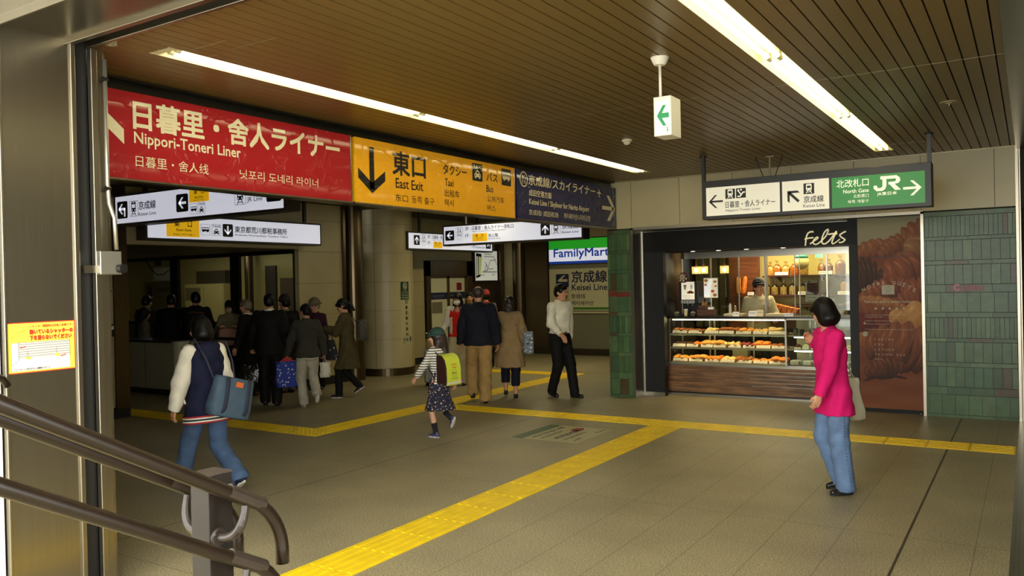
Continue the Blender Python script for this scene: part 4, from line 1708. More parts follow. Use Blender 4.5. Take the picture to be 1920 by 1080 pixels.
p.line('ink', [(.066, .172), (.066, .075), (.03, .045)], .0018, .0026)
p.outline('ink', .027, .012, .352, .171, .0012, .0026)
p.line('ink', [(.03, .198), (.06, .205), (.09, .215), (.115, .232), (.105, .24), (.07, .225), (.04, .212), (.03, .198)], .0012, .0022)
for k in range(9):
    a = 2 * math.pi * k / 9
    b = 2 * math.pi * (k + 1) / 9
    p.line('ink', [(.068 + .032 * math.cos(a), .245 + .014 * math.sin(a)), (.068 + .036 * math.cos((a + b) / 2), .245 + .017 * math.sin((a + b) / 2)), (.068 + .032 * math.cos(b), .245 + .014 * math.sin(b))], .0011, .0022)
for u, v in ((.118, .083), (.278, .090)):
    p.poly('yel', [(u + (.018 if k % 2 else .012) * math.cos(2 * math.pi * k / 16), v + (.011 if k % 2 else .007) * math.sin(2 * math.pi * k / 16)) for k in range(16)], .003)
    p.line('ink', [(u - .004, v + .01), (u - .004, v + .042)], .0014, .003)
p.line('red2', [(.075, .143), (.105, .148)], .005, .003)
p.line('red2', [(.297, .080), (.326, .088)], .005, .003)
p.build(st, {'red': ('border', mat('sticker_red', (196, 64, 36), rough=.4)), 'yel': ('background', mat('sticker_yellow', (244, 226, 84), rough=.4)), 'white': ('picture_field', mat('sticker_white', (236, 230, 220), rough=.4)),
              'grey': ('shutter_drawing', mat('sticker_grey', (204, 198, 196), rough=.4)), 'red2': ('lettering', mat('sticker_red2', (206, 66, 40), rough=.4)), 'ink': ('line_drawing', M_INK)})
# ------------------------------------------------------------------ bronze stair handrail in the foreground
def hr(p):
    return tuple(np.array(CAM_POS) + 1.2 * (np.array(p) - np.array(CAM_POS)))


def bez(a, b, c, n=8):
    a, b, c = (np.array(q, float) for q in (a, b, c))
    return [tuple((1 - t) ** 2 * a + 2 * t * (1 - t) * b + t * t * c) for t in np.linspace(0, 1, n)]


HR = thing('handrail', 'brown metal stair handrail with two rails and a square post in the foreground', 'handrail', hr((-1.5, 1.17, -1.2 + .9)))
HR.location.z = 0.0
q = MB()
x0, y0, _ = hr((-1.558, 1.128, 0))
x1, y1, zt = hr((-1.498, 1.190, 1.395))
q.box((x0, y0, 0), (x1, y1, zt))
q.build('post', mat('bronze_post', (24, 17, 12), rough=.4, var=.15, vscale=30, spec=.35), HR, bevel=.002)
q = MB()
q.box((x0 - .002, y0 - .002, zt), (x1 + .002, y1 + .002, zt + .006))
q.build('post_cap', mat('bronze_cap', (48, 38, 31), rough=.5, metal=.0, var=.2, vscale=60), HR, bevel=.002)  # lighter tone than the post


def rail(x, dz, dy=0.0):
    sl = (1.62 - 1.37) / .45
    a = (x, .30, 1.62 + dz + sl * (.68 - .30))
    b = (x, 1.20 + dy, 1.62 + dz - sl * (1.20 + dy - .68))
    c = (x, 1.262 + dy, b[2] - .045)
    d = (x, 1.268 + dy, b[2] - .115)
    e = (x, 1.268 + dy, b[2] - .150)
    pts = [a, (x, .68, 1.62 + dz)] + bez(b, c, d, 9) + [e]
    q = MB()
    q.tube([hr(p) for p in pts], .0180, 18)
    q.build('rail', M_BROWN, HR, smooth=True)


def bracket(x, z, s):
    """round plate on the post, arm bending up to a saddle under the rail"""
    q = MB()
    px = -1.498 if s > 0 else -1.558
    c = hr((px, 1.150, z))
    q.lathe(c, [(.024, 0), (.024, .005 * s), (.020, .008 * s)], 20, axis='x')
    q.tube([hr(p) for p in bez((px, 1.150, z), (px + s * .075, 1.155, z - .004), (x, 1.17, z + .076), 10)], [.012] * 7 + [.011, .010, .010], 12)
    sl = .556
    top = z + .088
    q.tube([hr((x, 1.125, top + sl * .045)), hr((x, 1.215, top - sl * .045))], .0195, 14)
    q.lathe((c[0] + .008 * s, c[1] - .014, c[2] + .01), [(.005, 0), (.003, .004 * s)], 8, axis='x')
    q.build('bracket', mat('bronze_bracket', (40, 31, 25), rough=.4, metal=.0, var=.15, vscale=40), HR, smooth=False)


rail(-1.43, 0)
rail(-1.43, -.137)
rail(-1.625, 0, .035)
for z in (1.262, 1.125):
    bracket(-1.43, z, 1)
bracket(-1.625, 1.262, -1)
hw = thing('handrail', 'short stub of brown handrail fixed on the white outer wall at the left edge', 'handrail', (-4.70, 2.15, 1.33))
q = MB()
q.tube([(-4.66, 1.7, 1.62), (-4.66, 2.24, 1.34), (-4.66, 2.262, 1.30)], .019, 14)
q.build('rail', M_BROWN, hw, smooth=True)
q = MB()
q.tube([(-4.745, 2.2, 1.30), (-4.68, 2.2, 1.31), (-4.66, 2.2, 1.345)], .010, 10)
q.build('bracket', M_BROWN, hw, smooth=True)
# ------------------------------------------------------------------ the bakery
M_FASC = mat('shop_black', (14, 13, 11), rough=.5, spec=.2)
M_DGREY = mat('shop_dark_grey', (38, 38, 37), rough=.5, spec=.2)
M_DBROWN = mat('shop_dark_brown', (36, 26, 20), rough=.35)
M_SHOPST = mat('shop_steel', (176, 172, 160), rough=.28, metal=.9)
M_CASEW = mat('case_frame', (206, 204, 192), rough=.35, metal=.3)

bf = MB()
bf.box((-5.07, 11.83, 2.215), (-1.965, 12.75, 2.545))
struct('wall_front', bf, M_FASC)
for a, b in (((-5.07, 11.83, 0.0), (-4.75, 11.95, 2.215)), ((-2.075, 11.83, 0.0), (-1.965, 12.9, 2.215))):
    bf = MB()
    bf.box(a, b)
    struct('wall_front', bf, M_FASC)
bf = MB()
bf.box((-5.065, 11.824, .06), (-4.755, 11.83, 2.21))
bf.box((-2.07, 11.824, .06), (-1.965, 11.83, 2.21))
struct('wall_front', bf, M_DGREY)
bf = MB()
bf.box((-5.065, 11.82, 0), (-4.755, 11.83, .06))
bf.box((-5.075, 11.80, .0), (-5.062, 11.83, 2.54))
bf.box((-5.07, 11.825, 2.528), (-2.09, 11.83, 2.533))
struct('trim_18', bf, M_SHOPST)
for a, b in (((-4.93, 11.95, 0), (-4.865, 12.90, 2.7)), ((-5.35, 12.84, 0), (-4.93, 12.90, 2.7)), ((-5.35, 15.0, 0), (-1.9, 15.1, 2.7)), ((-1.965, 12.9, 0), (-1.90, 15, 2.7))):
    bf = MB()
    bf.box(a, b)
    struct('wall_inner', bf, M_DBROWN)
bf = MB()
bf.box((-5.3, 12.76, 2.62), (-1.9, 15.1, 2.7))
struct('ceiling', bf, mat('shop_ceiling', (120, 108, 80), rough=.7))
area_lamp('bakery_lamp', (-3.3, 13.9, 2.6), 2.0, .5, 34, (1, .82, .50))
area_lamp('bakery_shelf_lamp', (-3.2, 14.2, 2.55), 1.3, .15, 12, (1, .85, .5))

# shop name
fs = thing('shop_name', 'cream handwritten style shop name on the black bakery fascia', 'shop sign', (-2.4, 11.83, 2.3))
p = Panel((-2.755, 11.829, 2.205), (1, 0, 0))
S = 120 / 1920 * .00671 * 1.0


def felt(pts, w0, w1=None, n=6):
    P = np.array([((x - 0) * .000497, (960 - y) * .000497 - .155) for x, y in pts])
    if len(P) > 2:
        out = []
        Q = np.vstack([2 * P[0] - P[1], P, 2 * P[-1] - P[-2]])
        for i in range(1, len(Q) - 2):
            for t in np.linspace(0, 1, n, endpoint=False):
                a, b, c, d = Q[i - 1:i + 3]
                out.append(.5 * ((2 * b) + (c - a) * t + (2 * a - 5 * b + 4 * c - d) * t * t + (3 * b - a - 3 * c + d) * t ** 3))
        out.append(P[-1])
        P = np.array(out)
    m = len(P)
    T = np.gradient(P, axis=0)
    T /= np.linalg.norm(T, axis=1)[:, None] + 1e-9
    Nn = np.stack([-T[:, 1], T[:, 0]], 1)
    w1 = w0 if w1 is None else w1
    ww = np.linspace(w0, w1, m)[:, None] * .000497 / 2
    A, B = P + Nn * ww, P - Nn * ww
    v = [p.P(x, y, .012) for x, y in A] + [p.P(x, y, .012) for x, y in B]
    p.mb('cream').add(v, [(i, m + i, m + i + 1, i + 1) for i in range(m - 1)])


felt([(460, 245), (390, 240), (310, 280), (260, 400), (245, 520), (232, 625)], 48, 36)
felt([(215, 440), (330, 415), (455, 405)], 34, 44)
felt([(360, 580), (470, 500), (570, 430), (560, 395), (500, 430), (440, 530), (480, 590), (560, 585), (680, 490), (790, 370), (850, 230), (825, 200), (740, 290), (680, 460), (690, 570), (760, 590), (860, 520), (960, 400), (1060, 260)], 34, 40)
felt([(1065, 255), (1000, 400), (945, 540), (960, 600), (1030, 570), (1150, 480)], 46, 26)
felt([(845, 335), (950, 325), (1085, 325)], 44, 48)
felt([(1310, 275), (1230, 310), (1150, 370), (1190, 430), (1270, 490), (1270, 520), (1200, 570), (1120, 570)], 42, 34)
p.build(fs, {'cream': ('lettering', mat('shop_letter', (236, 224, 180), rough=.4, emit=.25))})

# downlights in the fascia soffit
for x in (-4.35, -3.95, -3.53, -3.0):
    t = thing('downlight', 'small round downlight in the black soffit above the bakery window', 'downlight', (x, 12.05, 2.215), 'bakery soffit downlights')
    q = MB()
    q.lathe((x, 12.05, 2.215), [(.045, 0), (.045, -.006), (.036, -.006)], 18)
    q.build('rim', M_SHOPST, t)
    q = MB()
    q.lathe((x, 12.05, 2.2085), [(.034, 0), (.03, -.001)], 18)
    q.build('lens', mat('downlight_lens', (255, 240, 200), rough=.4, emit=5.0), t)
    l = bpy.data.lights.new('downlight_lamp', 'SPOT')
    l.energy = 9
    l.color = (1, .85, .6)
    l.spot_size = R(80)
    l.shadow_soft_size = .03
    lo = bpy.data.objects.new('downlight_lamp', l)
    lo.location = (x, 12.05, 2.20)
    COL.objects.link(lo)

# front window: steel header, mullions, panes
gw = thing('shop_window', 'glazed bakery front with steel header and slim mullions above the counter', 'shop window', (-3.5, 12.75, 1.22))
q = MB()
q.box((-4.74, 12.72, 2.115), (-2.075, 12.79, 2.215))
q.build('header', M_SHOPST, gw)
MX = (-4.79, -4.317, -3.862, -3.45, -3.42, -3.01, -2.94, -2.546, -2.10)
for x, w in zip(MX, (.016, .022, .016, .03, .008, .007, .007, .022, .02)):
    q = MB()
    q.box((x - w / 2, 12.74, 1.20), (x + w / 2, 12.77, 2.115))
    q.build('mullion', M_SHOPST, gw)
M_GLASS = mat('clear_glass', (235, 240, 232), rough=.02, alpha=1.0)


def glass_mat(name, tint=(236, 240, 232), refl=0.10):
    m = bpy.data.materials.new(name)
    m.use_nodes = True
    nt = m.node_tree
    for n in list(nt.nodes):
        if n.type != 'OUTPUT_MATERIAL':
            nt.nodes.remove(n)
    out = [n for n in nt.nodes if n.type == 'OUTPUT_MATERIAL'][0]
    tr = N(nt, 'ShaderNodeBsdfTransparent')
    tr.inputs['Color'].default_value = rgb(*tint)
    gl = N(nt, 'ShaderNodeBsdfGlossy')
    gl.inputs['Roughness'].default_value = .03
    mx = N(nt, 'ShaderNodeMixShader')
    lw = N(nt, 'ShaderNodeLayerWeight', Blend=.25)
    mp = N(nt, 'ShaderNodeMapRange')
    mp.inputs['To Min'].default_value = refl * .5
    mp.inputs['To Max'].default_value = refl * 4
    nt.links.new(lw.outputs['Fresnel'], mp.inputs['Value'])
    nt.links.new(mp.outputs['Result'], mx.inputs['Fac'])
    nt.links.new(tr.outputs[0], mx.inputs[1])
    nt.links.new(gl.outputs[0], mx.inputs[2])
    nt.links.new(mx.outputs[0], out.inputs['Surface'])
    return m


M_GLASS = glass_mat('clear_pane')
q = MB()
q.box((-4.78, 12.753, 1.21), (-4.33, 12.757, 2.115))
q.build('pane', M_GLASS, gw)
for a, b in ((-4.30, -3.875), (-2.93, -2.56), (-2.53, -2.11)):
    q = MB()
    q.box((a, 12.753, 1.21), (b, 12.757, 2.115))
    q.build('pane', M_GLASS, gw)


def wood_mat(name, c1, c2, sc=3.0, rough=.45):
    return mat(name, c1, rough=rough, col2=c2, vscale=sc, stretch=(1.2, 6, 9), bump=.1, bscale=12)


M_WOODB = wood_mat('walnut_boards', (146, 104, 64), (92, 62, 38), 2.5)
M_WOODR = wood_mat('red_wood', (122, 66, 30), (84, 44, 22), 2.5)
M_SHELFW = wood_mat('shelf_wood', (96, 52, 28), (64, 34, 20), 4)

# counter base of wooden boards
cb_ = thing('bakery_counter', 'wooden boarded bakery counter base with steel ledge and inlaid metal lines', 'counter', (-3.5, 12.3, 0))
q = MB()
for k in range(5):
    z0 = .05 + .0815 * k
    q.box((-4.845, 12.12, z0 + .002), (-2.09, 12.75, z0 + .0795))
q.build('boards', M_WOODB, cb_)
q = MB()
q.box((-4.84, 12.13, .0), (-2.09, 12.74, .46))
q.build('carcass', M_DBROWN, cb_)
q = MB()
q.box((-4.85, 12.105, .457), (-2.085, 12.76, .487))
q.build('ledge', M_SHOPST, cb_)
q = MB()
q.box((-4.86, 12.10, 0), (-2.08, 12.115, .028))
q.build('kick_strip', M_SHOPST, cb_)
for z in (.40, .345, .29, .235, .18):
    q = MB()
    q.box((-3.55 + (.40 - z) * .2, 12.114, z), (-2.10, 12.121, z + .006))
    q.build('metal_line', M_SHOPST, cb_)

# bread display case (left) and chilled case (right)
dc = thing('display_case', 'wide glass bread display case with three lit shelves of bread', 'display case', (-3.9, 12.4, .487))
q = MB()
q.box((-4.81, 12.14, .487), (-4.785, 12.165, 1.185))
q.box((-4.81, 12.14, 1.17), (-3.02, 12.16, 1.185))
q.box((-4.81, 12.72, .487), (-4.785, 12.745, 1.185))
q.box((-4.35, 12.72, .487), (-4.33, 12.745, 1.185))
q.box((-4.27, 12.72, .487), (-4.25, 12.745, 1.185))
q.box((-3.65, 12.72, .487), (-3.635, 12.745, 1.185))
q.build('frame', M_SHOPST, dc)
for z in (.945, .735):
    q = MB()
    q.box((-4.78, 12.17, z - .012), (-3.02, 12.70, z))
    q.box((-4.78, 12.165, z - .028), (-3.02, 12.18, z))
    q.build('shelf', mat('case_shelf', (196, 186, 160), rough=.4, metal=.3), dc)
q = MB()
q.box((-4.78, 12.17, .487), (-3.02, 12.70, .510))
q.build('shelf', MATS['case_shelf'], dc)
M_CASELIT = mat('case_lamp', (255, 226, 170), rough=.5, emit=40)
for z in (.925, .715, 1.163):
    q = MB()
    q.tube([(-4.75, 12.192, z - .004), (-3.04, 12.192, z - .004)], .006, 8)
    q.build('case_lamp', M_CASELIT, dc)
q = MB()
q.box((-4.785, 12.148, .49), (-3.015, 12.151, 1.17))
q.build('front_pane', glass_mat('case_pane', refl=.06), dc)
q = MB()
q.box((-4.845, 12.12, 1.187), (-2.075, 12.80, 1.212))
ctp = q.build('worktop', mat('top_black', (20, 18, 15), rough=.25))
tag(ctp, 'long thin black worktop running over the bakery display cases', 'worktop')

cc2 = thing('chilled_case', 'white framed chilled glass case at the right end of the bakery counter', 'display case', (-2.55, 12.4, .487))
q = MB()
q.box((-3.018, 12.115, .46), (-2.995, 12.14, 1.185))
q.box((-2.115, 12.115, .487), (-2.09, 12.14, 1.185))
q.box((-3.018, 12.115, 1.165), (-2.09, 12.14, 1.186))
q.box((-3.018, 12.115, .487), (-2.09, 12.14, .50))
q.build('frame', mat('case_white', (224, 222, 212), rough=.35), cc2)
for z in (.935, .735):
    q = MB()
    q.box((-2.99, 12.16, z - .012), (-2.11, 12.70, z))
    q.build('shelf', MATS['case_shelf'], cc2)
    q = MB()
    q.box((-2.90, 12.165, z - .030), (-2.11, 12.185, z - .014))
    q.build('shelf_lamp', mat('chill_lamp', (240, 244, 226), rough=.5, emit=7), cc2)
q = MB()
q.box((-2.99, 12.70, .487), (-2.11, 12.71, 1.16))
q.build('back_panel', mat('case_back', (168, 164, 138), rough=.4), cc2)
q = MB()
for x in (-2.80, -2.72):
    q.box((x, 12.66, .49), (x + .03, 12.69, 1.15))
q.build('shelf_upright', M_SHOPST, cc2)
q = MB()
q.box((-2.995, 12.122, .50), (-2.11, 12.125, 1.165))
q.build('front_pane', glass_mat('chill_pane', refl=.07), cc2)

# ------------------------------------------------------------------ breads
BREADC = {'golden': ((236, 168, 78), (200, 118, 42)), 'brown': ((184, 112, 52), (126, 68, 30)), 'pale': ((246, 218, 158), (228, 176, 100)),
          'dark': ((88, 50, 28), (54, 30, 18)), 'orange': ((238, 144, 52), (204, 100, 30)), 'berry': ((150, 60, 56), (110, 40, 40))}


def bmat(k):
    a, b = BREADC[k]
    return mat('bread_' + k, a, rough=.5, col2=b, vscale=26, bump=.5, bscale=50, bdist=.004)


def proto(kind, col):
    q = MB()
    if kind == 'round bun':
        q.lathe((0, 0, 0), [(.030, 0), (.046, .012), (.047, .026), (.036, .042), (.018, .049), (.002, .051)], 16)
    elif kind == 'long roll':
        th = np.linspace(0, 1, 9)
        q.tube([(-.07 + .14 * t, 0, .022) for t in th], [.006, .018, .024, .027, .0275, .027, .024, .018, .006], 12)
    elif kind == 'croissant':
        pts, rad = [], []
        for k in range(19):
            a = math.pi * (k / 18) - math.pi / 2
            pts.append((.055 * math.sin(a) * 1.15, -.05 * math.cos(a) + .02, .026 + .010 * math.cos(a)))
            s = math.cos(a * .95)
            rad.append(.008 + .024 * max(s, 0) + (.0035 if k % 3 == 1 else -.001))
        q.tube(pts, rad, 12)
    elif kind == 'danish':
        q.lathe((0, 0, 0), [(.046, 0), (.050, .010), (.048, .020), (.036, .026), (.026, .020), (.002, .022)], 14)
        for k in range(5):
            a = k * 1.2566
            q.ell((.022 * math.cos(a), .022 * math.sin(a), .026), (.011, .011, .009), 8, 6)
    elif kind == 'loaf slice':
        pts = [(-.045, 0, 0), (.045, 0, 0), (.045, 0, .05), (.05, 0, .062), (.04, 0, .078), (.015, 0, .084), (-.015, 0, .084), (-.04, 0, .078), (-.05, 0, .062), (-.045, 0, .05)]
        q.prism(pts, (0, .04, 0))
    elif kind == 'filled roll':
        q.ell((0, 0, .016), (.058, .038, .017), 14, 7)
        q.ell((0, 0, .042), (.056, .037, .018), 14, 7)
        for k in range(7):
            q.ell((-.045 + .015 * k, -.030, .029), (.009, .010, .006), 7, 5)
    else:  # twist
        for s in (0, math.pi):
            q.tube([(-.07 + .14 * t, .012 * math.cos(s + 9 * t), .022 + .012 * math.sin(s + 9 * t)) for t in np.linspace(0, 1, 15)],
                   [.006 + .013 * math.sin(math.pi * t) ** .6 for t in np.linspace(0, 1, 15)], 8)
    return q


rb = random.Random(5)
SHELVES = ((.945, 'top', [('round bun', 'brown'), ('danish', 'brown'), ('round bun', 'pale'), ('filled roll', 'brown'), ('round bun', 'golden'), ('danish', 'pale'), ('filled roll', 'pale')]),
           (.735, 'middle', [('danish', 'dark'), ('long roll', 'orange'), ('croissant', 'golden'), ('long roll', 'pale'), ('long roll', 'berry'), ('filled roll', 'orange'), ('danish', 'brown')]),
           (.510, 'bottom', [('round bun', 'golden'), ('croissant', 'golden'), ('twist', 'orange'), ('round bun', 'pale'), ('twist', 'brown'), ('danish', 'golden'), ('croissant', 'orange')]))
PRO = {}
for z, nm, kinds in SHELVES:
    x = -4.73
    i = 0
    while x < -3.08:
        kd, cl_ = kinds[min(int((x + 4.75) / 1.72 * len(kinds)), len(kinds) - 1)]
        for row, y in ((0, 12.265), (1, 12.37)):
            key = (kd, cl_)
            label = '%s %s on the %s shelf of the bread display case' % ({'golden': 'golden', 'brown': 'brown', 'pale': 'pale sugared', 'dark': 'dark chocolate', 'orange': 'orange glazed', 'berry': 'reddish'}[cl_], kd, nm)
            nmo = {'round bun': 'bun', 'long roll': 'bread_roll', 'filled roll': 'filled_roll', 'danish': 'danish_pastry', 'croissant': 'croissant', 'twist': 'bread_twist', 'loaf slice': 'loaf'}[kd]
            if key not in PRO:
                PRO[key] = proto(kd, cl_).build(nmo, bmat(cl_), smooth=(kd != 'loaf slice'))
                o = PRO[key]
            else:
                o = PRO[key].copy()
                COL.objects.link(o)
            s = rb.uniform(.88, 1.08) * (1.0 if row == 0 else 1.08)
            o.scale = (s, s, s * rb.uniform(.95, 1.2))
            o.location = (x + rb.uniform(-.008, .008), y + rb.uniform(-.01, .01), z + (0.030 if row else .024))
            o.rotation_euler = (0, 0, rb.uniform(-.5, .5) + (math.pi / 2 if kd in ('long roll', 'twist') else 0))
            tag(o, label, 'bread', '%ss on the %s shelf' % (cl_ + ' ' + kd, nm))
        x += .082 if kd in ('long roll', 'twist') else .105
        i += 1
ob = proto('round bun', 'pale').build('bun', bmat('brown'), smooth=True)
ob.scale = (1.35, 1.2, 1.5)
ob.location = (-3.90, 12.30, .952)
ob.rotation_euler = (.9, 0, 0)
tag(ob, 'large cut loaf standing on edge at the centre of the top bread shelf', 'bread')
for z, nm, kinds in SHELVES:
    q = MB()
    q.box((-4.775, 12.215, z), (-3.03, 12.45, z + .022))
    q.box((-4.775, 12.445, z + .02), (-3.03, 12.45, z + .03))
    tag(q.build('bread_tray', mat('tray_brown', (120, 84, 50), rough=.5), bevel=.003), 'long brown tray under the breads on the %s shelf of the bread case' % nm, 'tray')
# white price cards in front of the breads
M_TRAY = mat('tray_white', (224, 220, 206), rough=.5)
M_CARD = mat('price_card', (240, 236, 228), rough=.6)
M_CARDI = mat('card_print', (120, 112, 118), rough=.6)
M_CARDP = mat('card_purple', (120, 48, 88), rough=.6)
for z, nm, kinds in SHELVES:
    n = {'top': 7, 'middle': 8, 'bottom': 7}[nm]
    q0 = -4.77
    w = 1.74 / n
    for k in range(n):
        a, b = q0 + k * w + .008 + .01 * ((k * 7) % 3), q0 + (k + 1) * w - .006 - .012 * ((k * 5) % 2)
        t = thing('price_card', 'white price card in front of the breads on the %s shelf of the bread case' % nm, 'price card', ((a + b) / 2, 12.2, z), 'price cards on the %s shelf' % nm)
        p = Panel((a, 12.195, z + .001), (1, 0, 0), (0, .5, .866))
        q = MB()
        q.frame(p.O, p.U, p.V, p.W, (0, 0, -.002), (b - a, .052, 0))
        q.build('card', M_CARD, t)
        scribble(p, 'i', .012, .026, b - a - .015, .014, 9, .0006, 40 + k)
        scribble(p, 'i', .03, .010, b - a - .05, .008, 8, .0006, 60 + k)
        p.rect('p', 0, 0, b - a, .006, .0006)
        p.build(t, {'i': ('print', M_CARDI), 'p': ('coloured_edge', M_CARDP)})

# goods in the chilled case
for k, (x, c) in enumerate(((-2.90, (120, 128, 120)), (-2.81, (58, 62, 80)), (-2.72, (176, 160, 92)), (-2.635, (88, 88, 132)), (-2.55, (150, 150, 160)), (-2.46, (190, 130, 120)), (-2.37, (150, 120, 100)), (-2.28, (196, 190, 160)), (-2.19, (110, 100, 84)))):
    nmc = ('grey', 'dark blue', 'mustard', 'violet', 'silver', 'pink', 'tan', 'ivory', 'brown')[k]
    t = thing('drink_cup', '%s paper drink cup in a row on the top shelf of the chilled case' % nmc, 'cup', (x, 12.27, .935), 'cups in the chilled case')
    q = MB()
    q.lathe((x, 12.27, .935), [(.027, 0), (.034, .088), (.033, .09)], 16)
    q.build('cup', mat('cup_%d' % k, c, rough=.5, var=.25, vscale=60), t)
    q = MB()
    q.lathe((x, 12.27, 1.025), [(.036, 0), (.036, .006), (.030, .012), (.004, .013)], 16)
    q.build('lid', mat('cup_lid_%d' % (k % 3), ((40, 38, 40), (220, 160, 120), (214, 214, 210))[k % 3], rough=.4), t)
for k, x in enumerate((-2.87, -2.76, -2.64, -2.52, -2.40, -2.28, -2.17)):
    t = thing('cake_pack', 'clear pack with %s on the middle shelf of the chilled case' % ('a chocolate cake', 'cream dotted cakes', 'a brown cake', 'a pale sandwich', 'a white cake', 'a dark pudding', 'a pale roll')[k], 'cake', (x, 12.29, .735), 'packs in the chilled case')
    q = MB()
    c = ((92, 54, 34), (232, 214, 160), (130, 86, 50), (206, 190, 150), (230, 224, 206), (76, 46, 34), (214, 196, 150))[k]
    q.box((x - .045, 12.25, .737), (x + .045, 12.34, .785))
    q.ell((x, 12.295, .79), (.035, .035, .018), 10, 6)
    q.build('cake', mat('cake_%d' % k, c, rough=.5, var=.4, vscale=50), t, bevel=.008)
    q = MB()
    q.box((x - .047, 12.245, .737), (x + .047, 12.248, .765))
    q.build('label_strip', M_CARD, t)
for k in range(5):
    x = -2.90 + .17 * k
    t = thing('sandwich_pack', 'white wrapped sandwich pack on the bottom shelf of the chilled case', 'sandwich', (x, 12.28, .5), 'white packs on the bottom chilled shelf')
    q = MB()
    q.box((x - .075, 12.22, .501), (x + .075, 12.36, .575))
    q.build('wrapper', mat('wrap_white', (222, 218, 200), rough=.35, var=.08, vscale=40, bump=.4, bscale=30), t, bevel=.015)
    q = MB()
    q.box((x + .045, 12.217, .51), (x + .072, 12.222, .565))
    q.build('sticker', mat('wrap_olive', (130, 118, 74), rough=.5), t)

# ------------------------------------------------------------------ on the counter
cm = thing('coffee_machine', 'black coffee machine with a lit picture front on the left end of the bakery counter', 'coffee machine', (-4.57, 12.6, 1.212))
q = MB()
q.box((-4.735, 12.45, 1.212), (-4.42, 12.72, 1.235))
q.box((-4.735, 12.60, 1.235), (-4.42, 12.72, 1.42))
q.box((-4.735, 12.45, 1.40), (-4.42, 12.72, 1.75))
q.build('body', mat('machine_black', (30, 29, 28), rough=.35), cm, bevel=.006)
q = MB()
q.box((-4.70, 12.44, 1.405), (-4.48, 12.45, 1.452))
q.build('button_panel', mat('machine_panel', (176, 176, 170), rough=.35), cm)
for x in (-4.66, -4.62, -4.57, -4.52):
    q = MB()
    q.lathe((x, 12.44, 1.43), [(.010, 0), (.010, -.004)], 10, axis='y')
    q.build('button', M_BLACK, cm)
p = Panel((-4.695, 12.4485, 1.465), (1, 0, 0))
p.rect('lit', 0, 0, .215, .28, .001)
p.poly('cupc', [(.035, .22), (.085, .22), (.075, .155), (.045, .155)], .002)
p.disc('coffee', .06, .222, .025, .009, .003)
for x, y, a in ((.12, .11, .03), (.15, .12, .035), (.18, .11, .028)):
    p.disc('croi', x, y, a, a * .7, .002)
scribble(p, 'dots', .02, .05, .16, .012, 14, .002, 70)
scribble(p, 'dots', .02, .018, .13, .014, 9, .002, 71)
scribble(p, 'dots', .15, .15, .19, .1, 2, .002, 72)
p.build(cm, {'lit': ('picture_front', mat('machine_lit', (236, 226, 204), rough=.4, emit=.35)), 'cupc': ('cup_picture', mat('print_tan', (190, 176, 140))), 'coffee': ('coffee_picture', mat('print_dark', (50, 36, 26))),
              'croi': ('bread_picture', mat('print_brown', (176, 120, 74))), 'dots': ('print', mat('print_grey', (120, 112, 100)))})
for x in (-4.62, -4.54):
    q = MB()
    q.tube([(x, 12.52, 1.41), (x, 12.52, 1.36)], .012, 10)
    q.build('nozzle', M_SHOPST, cm)
rd = thing('round_sign', 'round maroon sign with a pale star burst above the coffee machine', 'sign', (-4.66, 12.44, 1.8))
q = MB()
q.lathe((-4.655, 12.44, 1.815), [(.085, 0), (.085, .008)], 28, axis='y')
q.build('disc', mat('round_maroon', (78, 24, 26), rough=.45), rd)
p = Panel((-4.655, 12.4395, 1.815), (1, 0, 0))
for k in range(13):
    a = k * 2 * math.pi / 13
    p.line('c', [(-.02 + .015 * math.cos(a), .008 + .015 * math.sin(a)), (-.02 + (.05 + .015 * (k % 2)) * math.cos(a), .008 + (.05 + .015 * (k % 2)) * math.sin(a))], .008, .001)
for x, y in ((-.05, -.045), (.0, -.055), (.045, -.02)):
    p.disc('c', x, y, .016, .014, .001, 8)
p.build(rd, {'c': ('star_burst', mat('round_cream', (224, 212, 166), rough=.5))})


def cup(x, y, z, label, c, lid=None, h=.09):
    t = thing('paper_cup', label, 'cup', (x, y, z))
    q = MB()
    q.lathe((x, y, z), [(.026, 0), (.036, h)], 16)
    q.build('cup', mat('papercup_' + '_'.join(map(str, c)), c, rough=.5), t)
    if lid:
        q = MB()
        q.lathe((x, y, z + h), [(.038, 0), (.037, .008), (.03, .014), (.004, .015)], 16)
        q.build('lid', mat('lid_' + '_'.join(map(str, lid)), lid, rough=.4), t)
    return t


cup(-4.62, 12.42, 1.212, 'cream lidded paper cup under the coffee machine', (226, 210, 160), (236, 230, 214))
for x, lb_, c in ((-4.77, 'clear bowl of wrapped sweets left of the coffee machine', (120, 112, 100)), (-4.50, 'small basket with a folded napkin right of the coffee machine', (120, 84, 54))):
    t = thing('bowl', lb_, 'bowl', (x, 12.42, 1.212))
    q = MB()
    q.lathe((x, 12.42, 1.212), [(.034, 0), (.055, .045), (.050, .045), (.030, .006)], 16)
    q.build('bowl', mat('bowl_%d' % c[0], c, rough=.4), t)
    q = MB()
    for k in range(6):
        q.ell((x + .022 * math.cos(k), 12.42 + .022 * math.sin(k), 1.255 + .004 * (k % 3)), (.018, .014, .012), 8, 6)
    q.build('contents', mat('bowl_fill_%d' % c[0], (190, 174, 140), rough=.5, var=.3, vscale=60), t, smooth=True)
mn = thing('menu_stand', 'lit menu picture board on a thin stand beside the coffee machine', 'menu board', (-4.25, 12.55, 1.212))
q = MB()
q.box((-4.365, 12.55, 1.485), (-4.135, 12.565, 1.80))
q.build('board', M_SHOPST, mn)
q = MB()
q.tube([(-4.25, 12.56, 1.22), (-4.25, 12.56, 1.485)], .008, 8)
q.box((-4.30, 12.52, 1.212), (-4.20, 12.60, 1.222))
q.build('stand', M_SHOPST, mn)
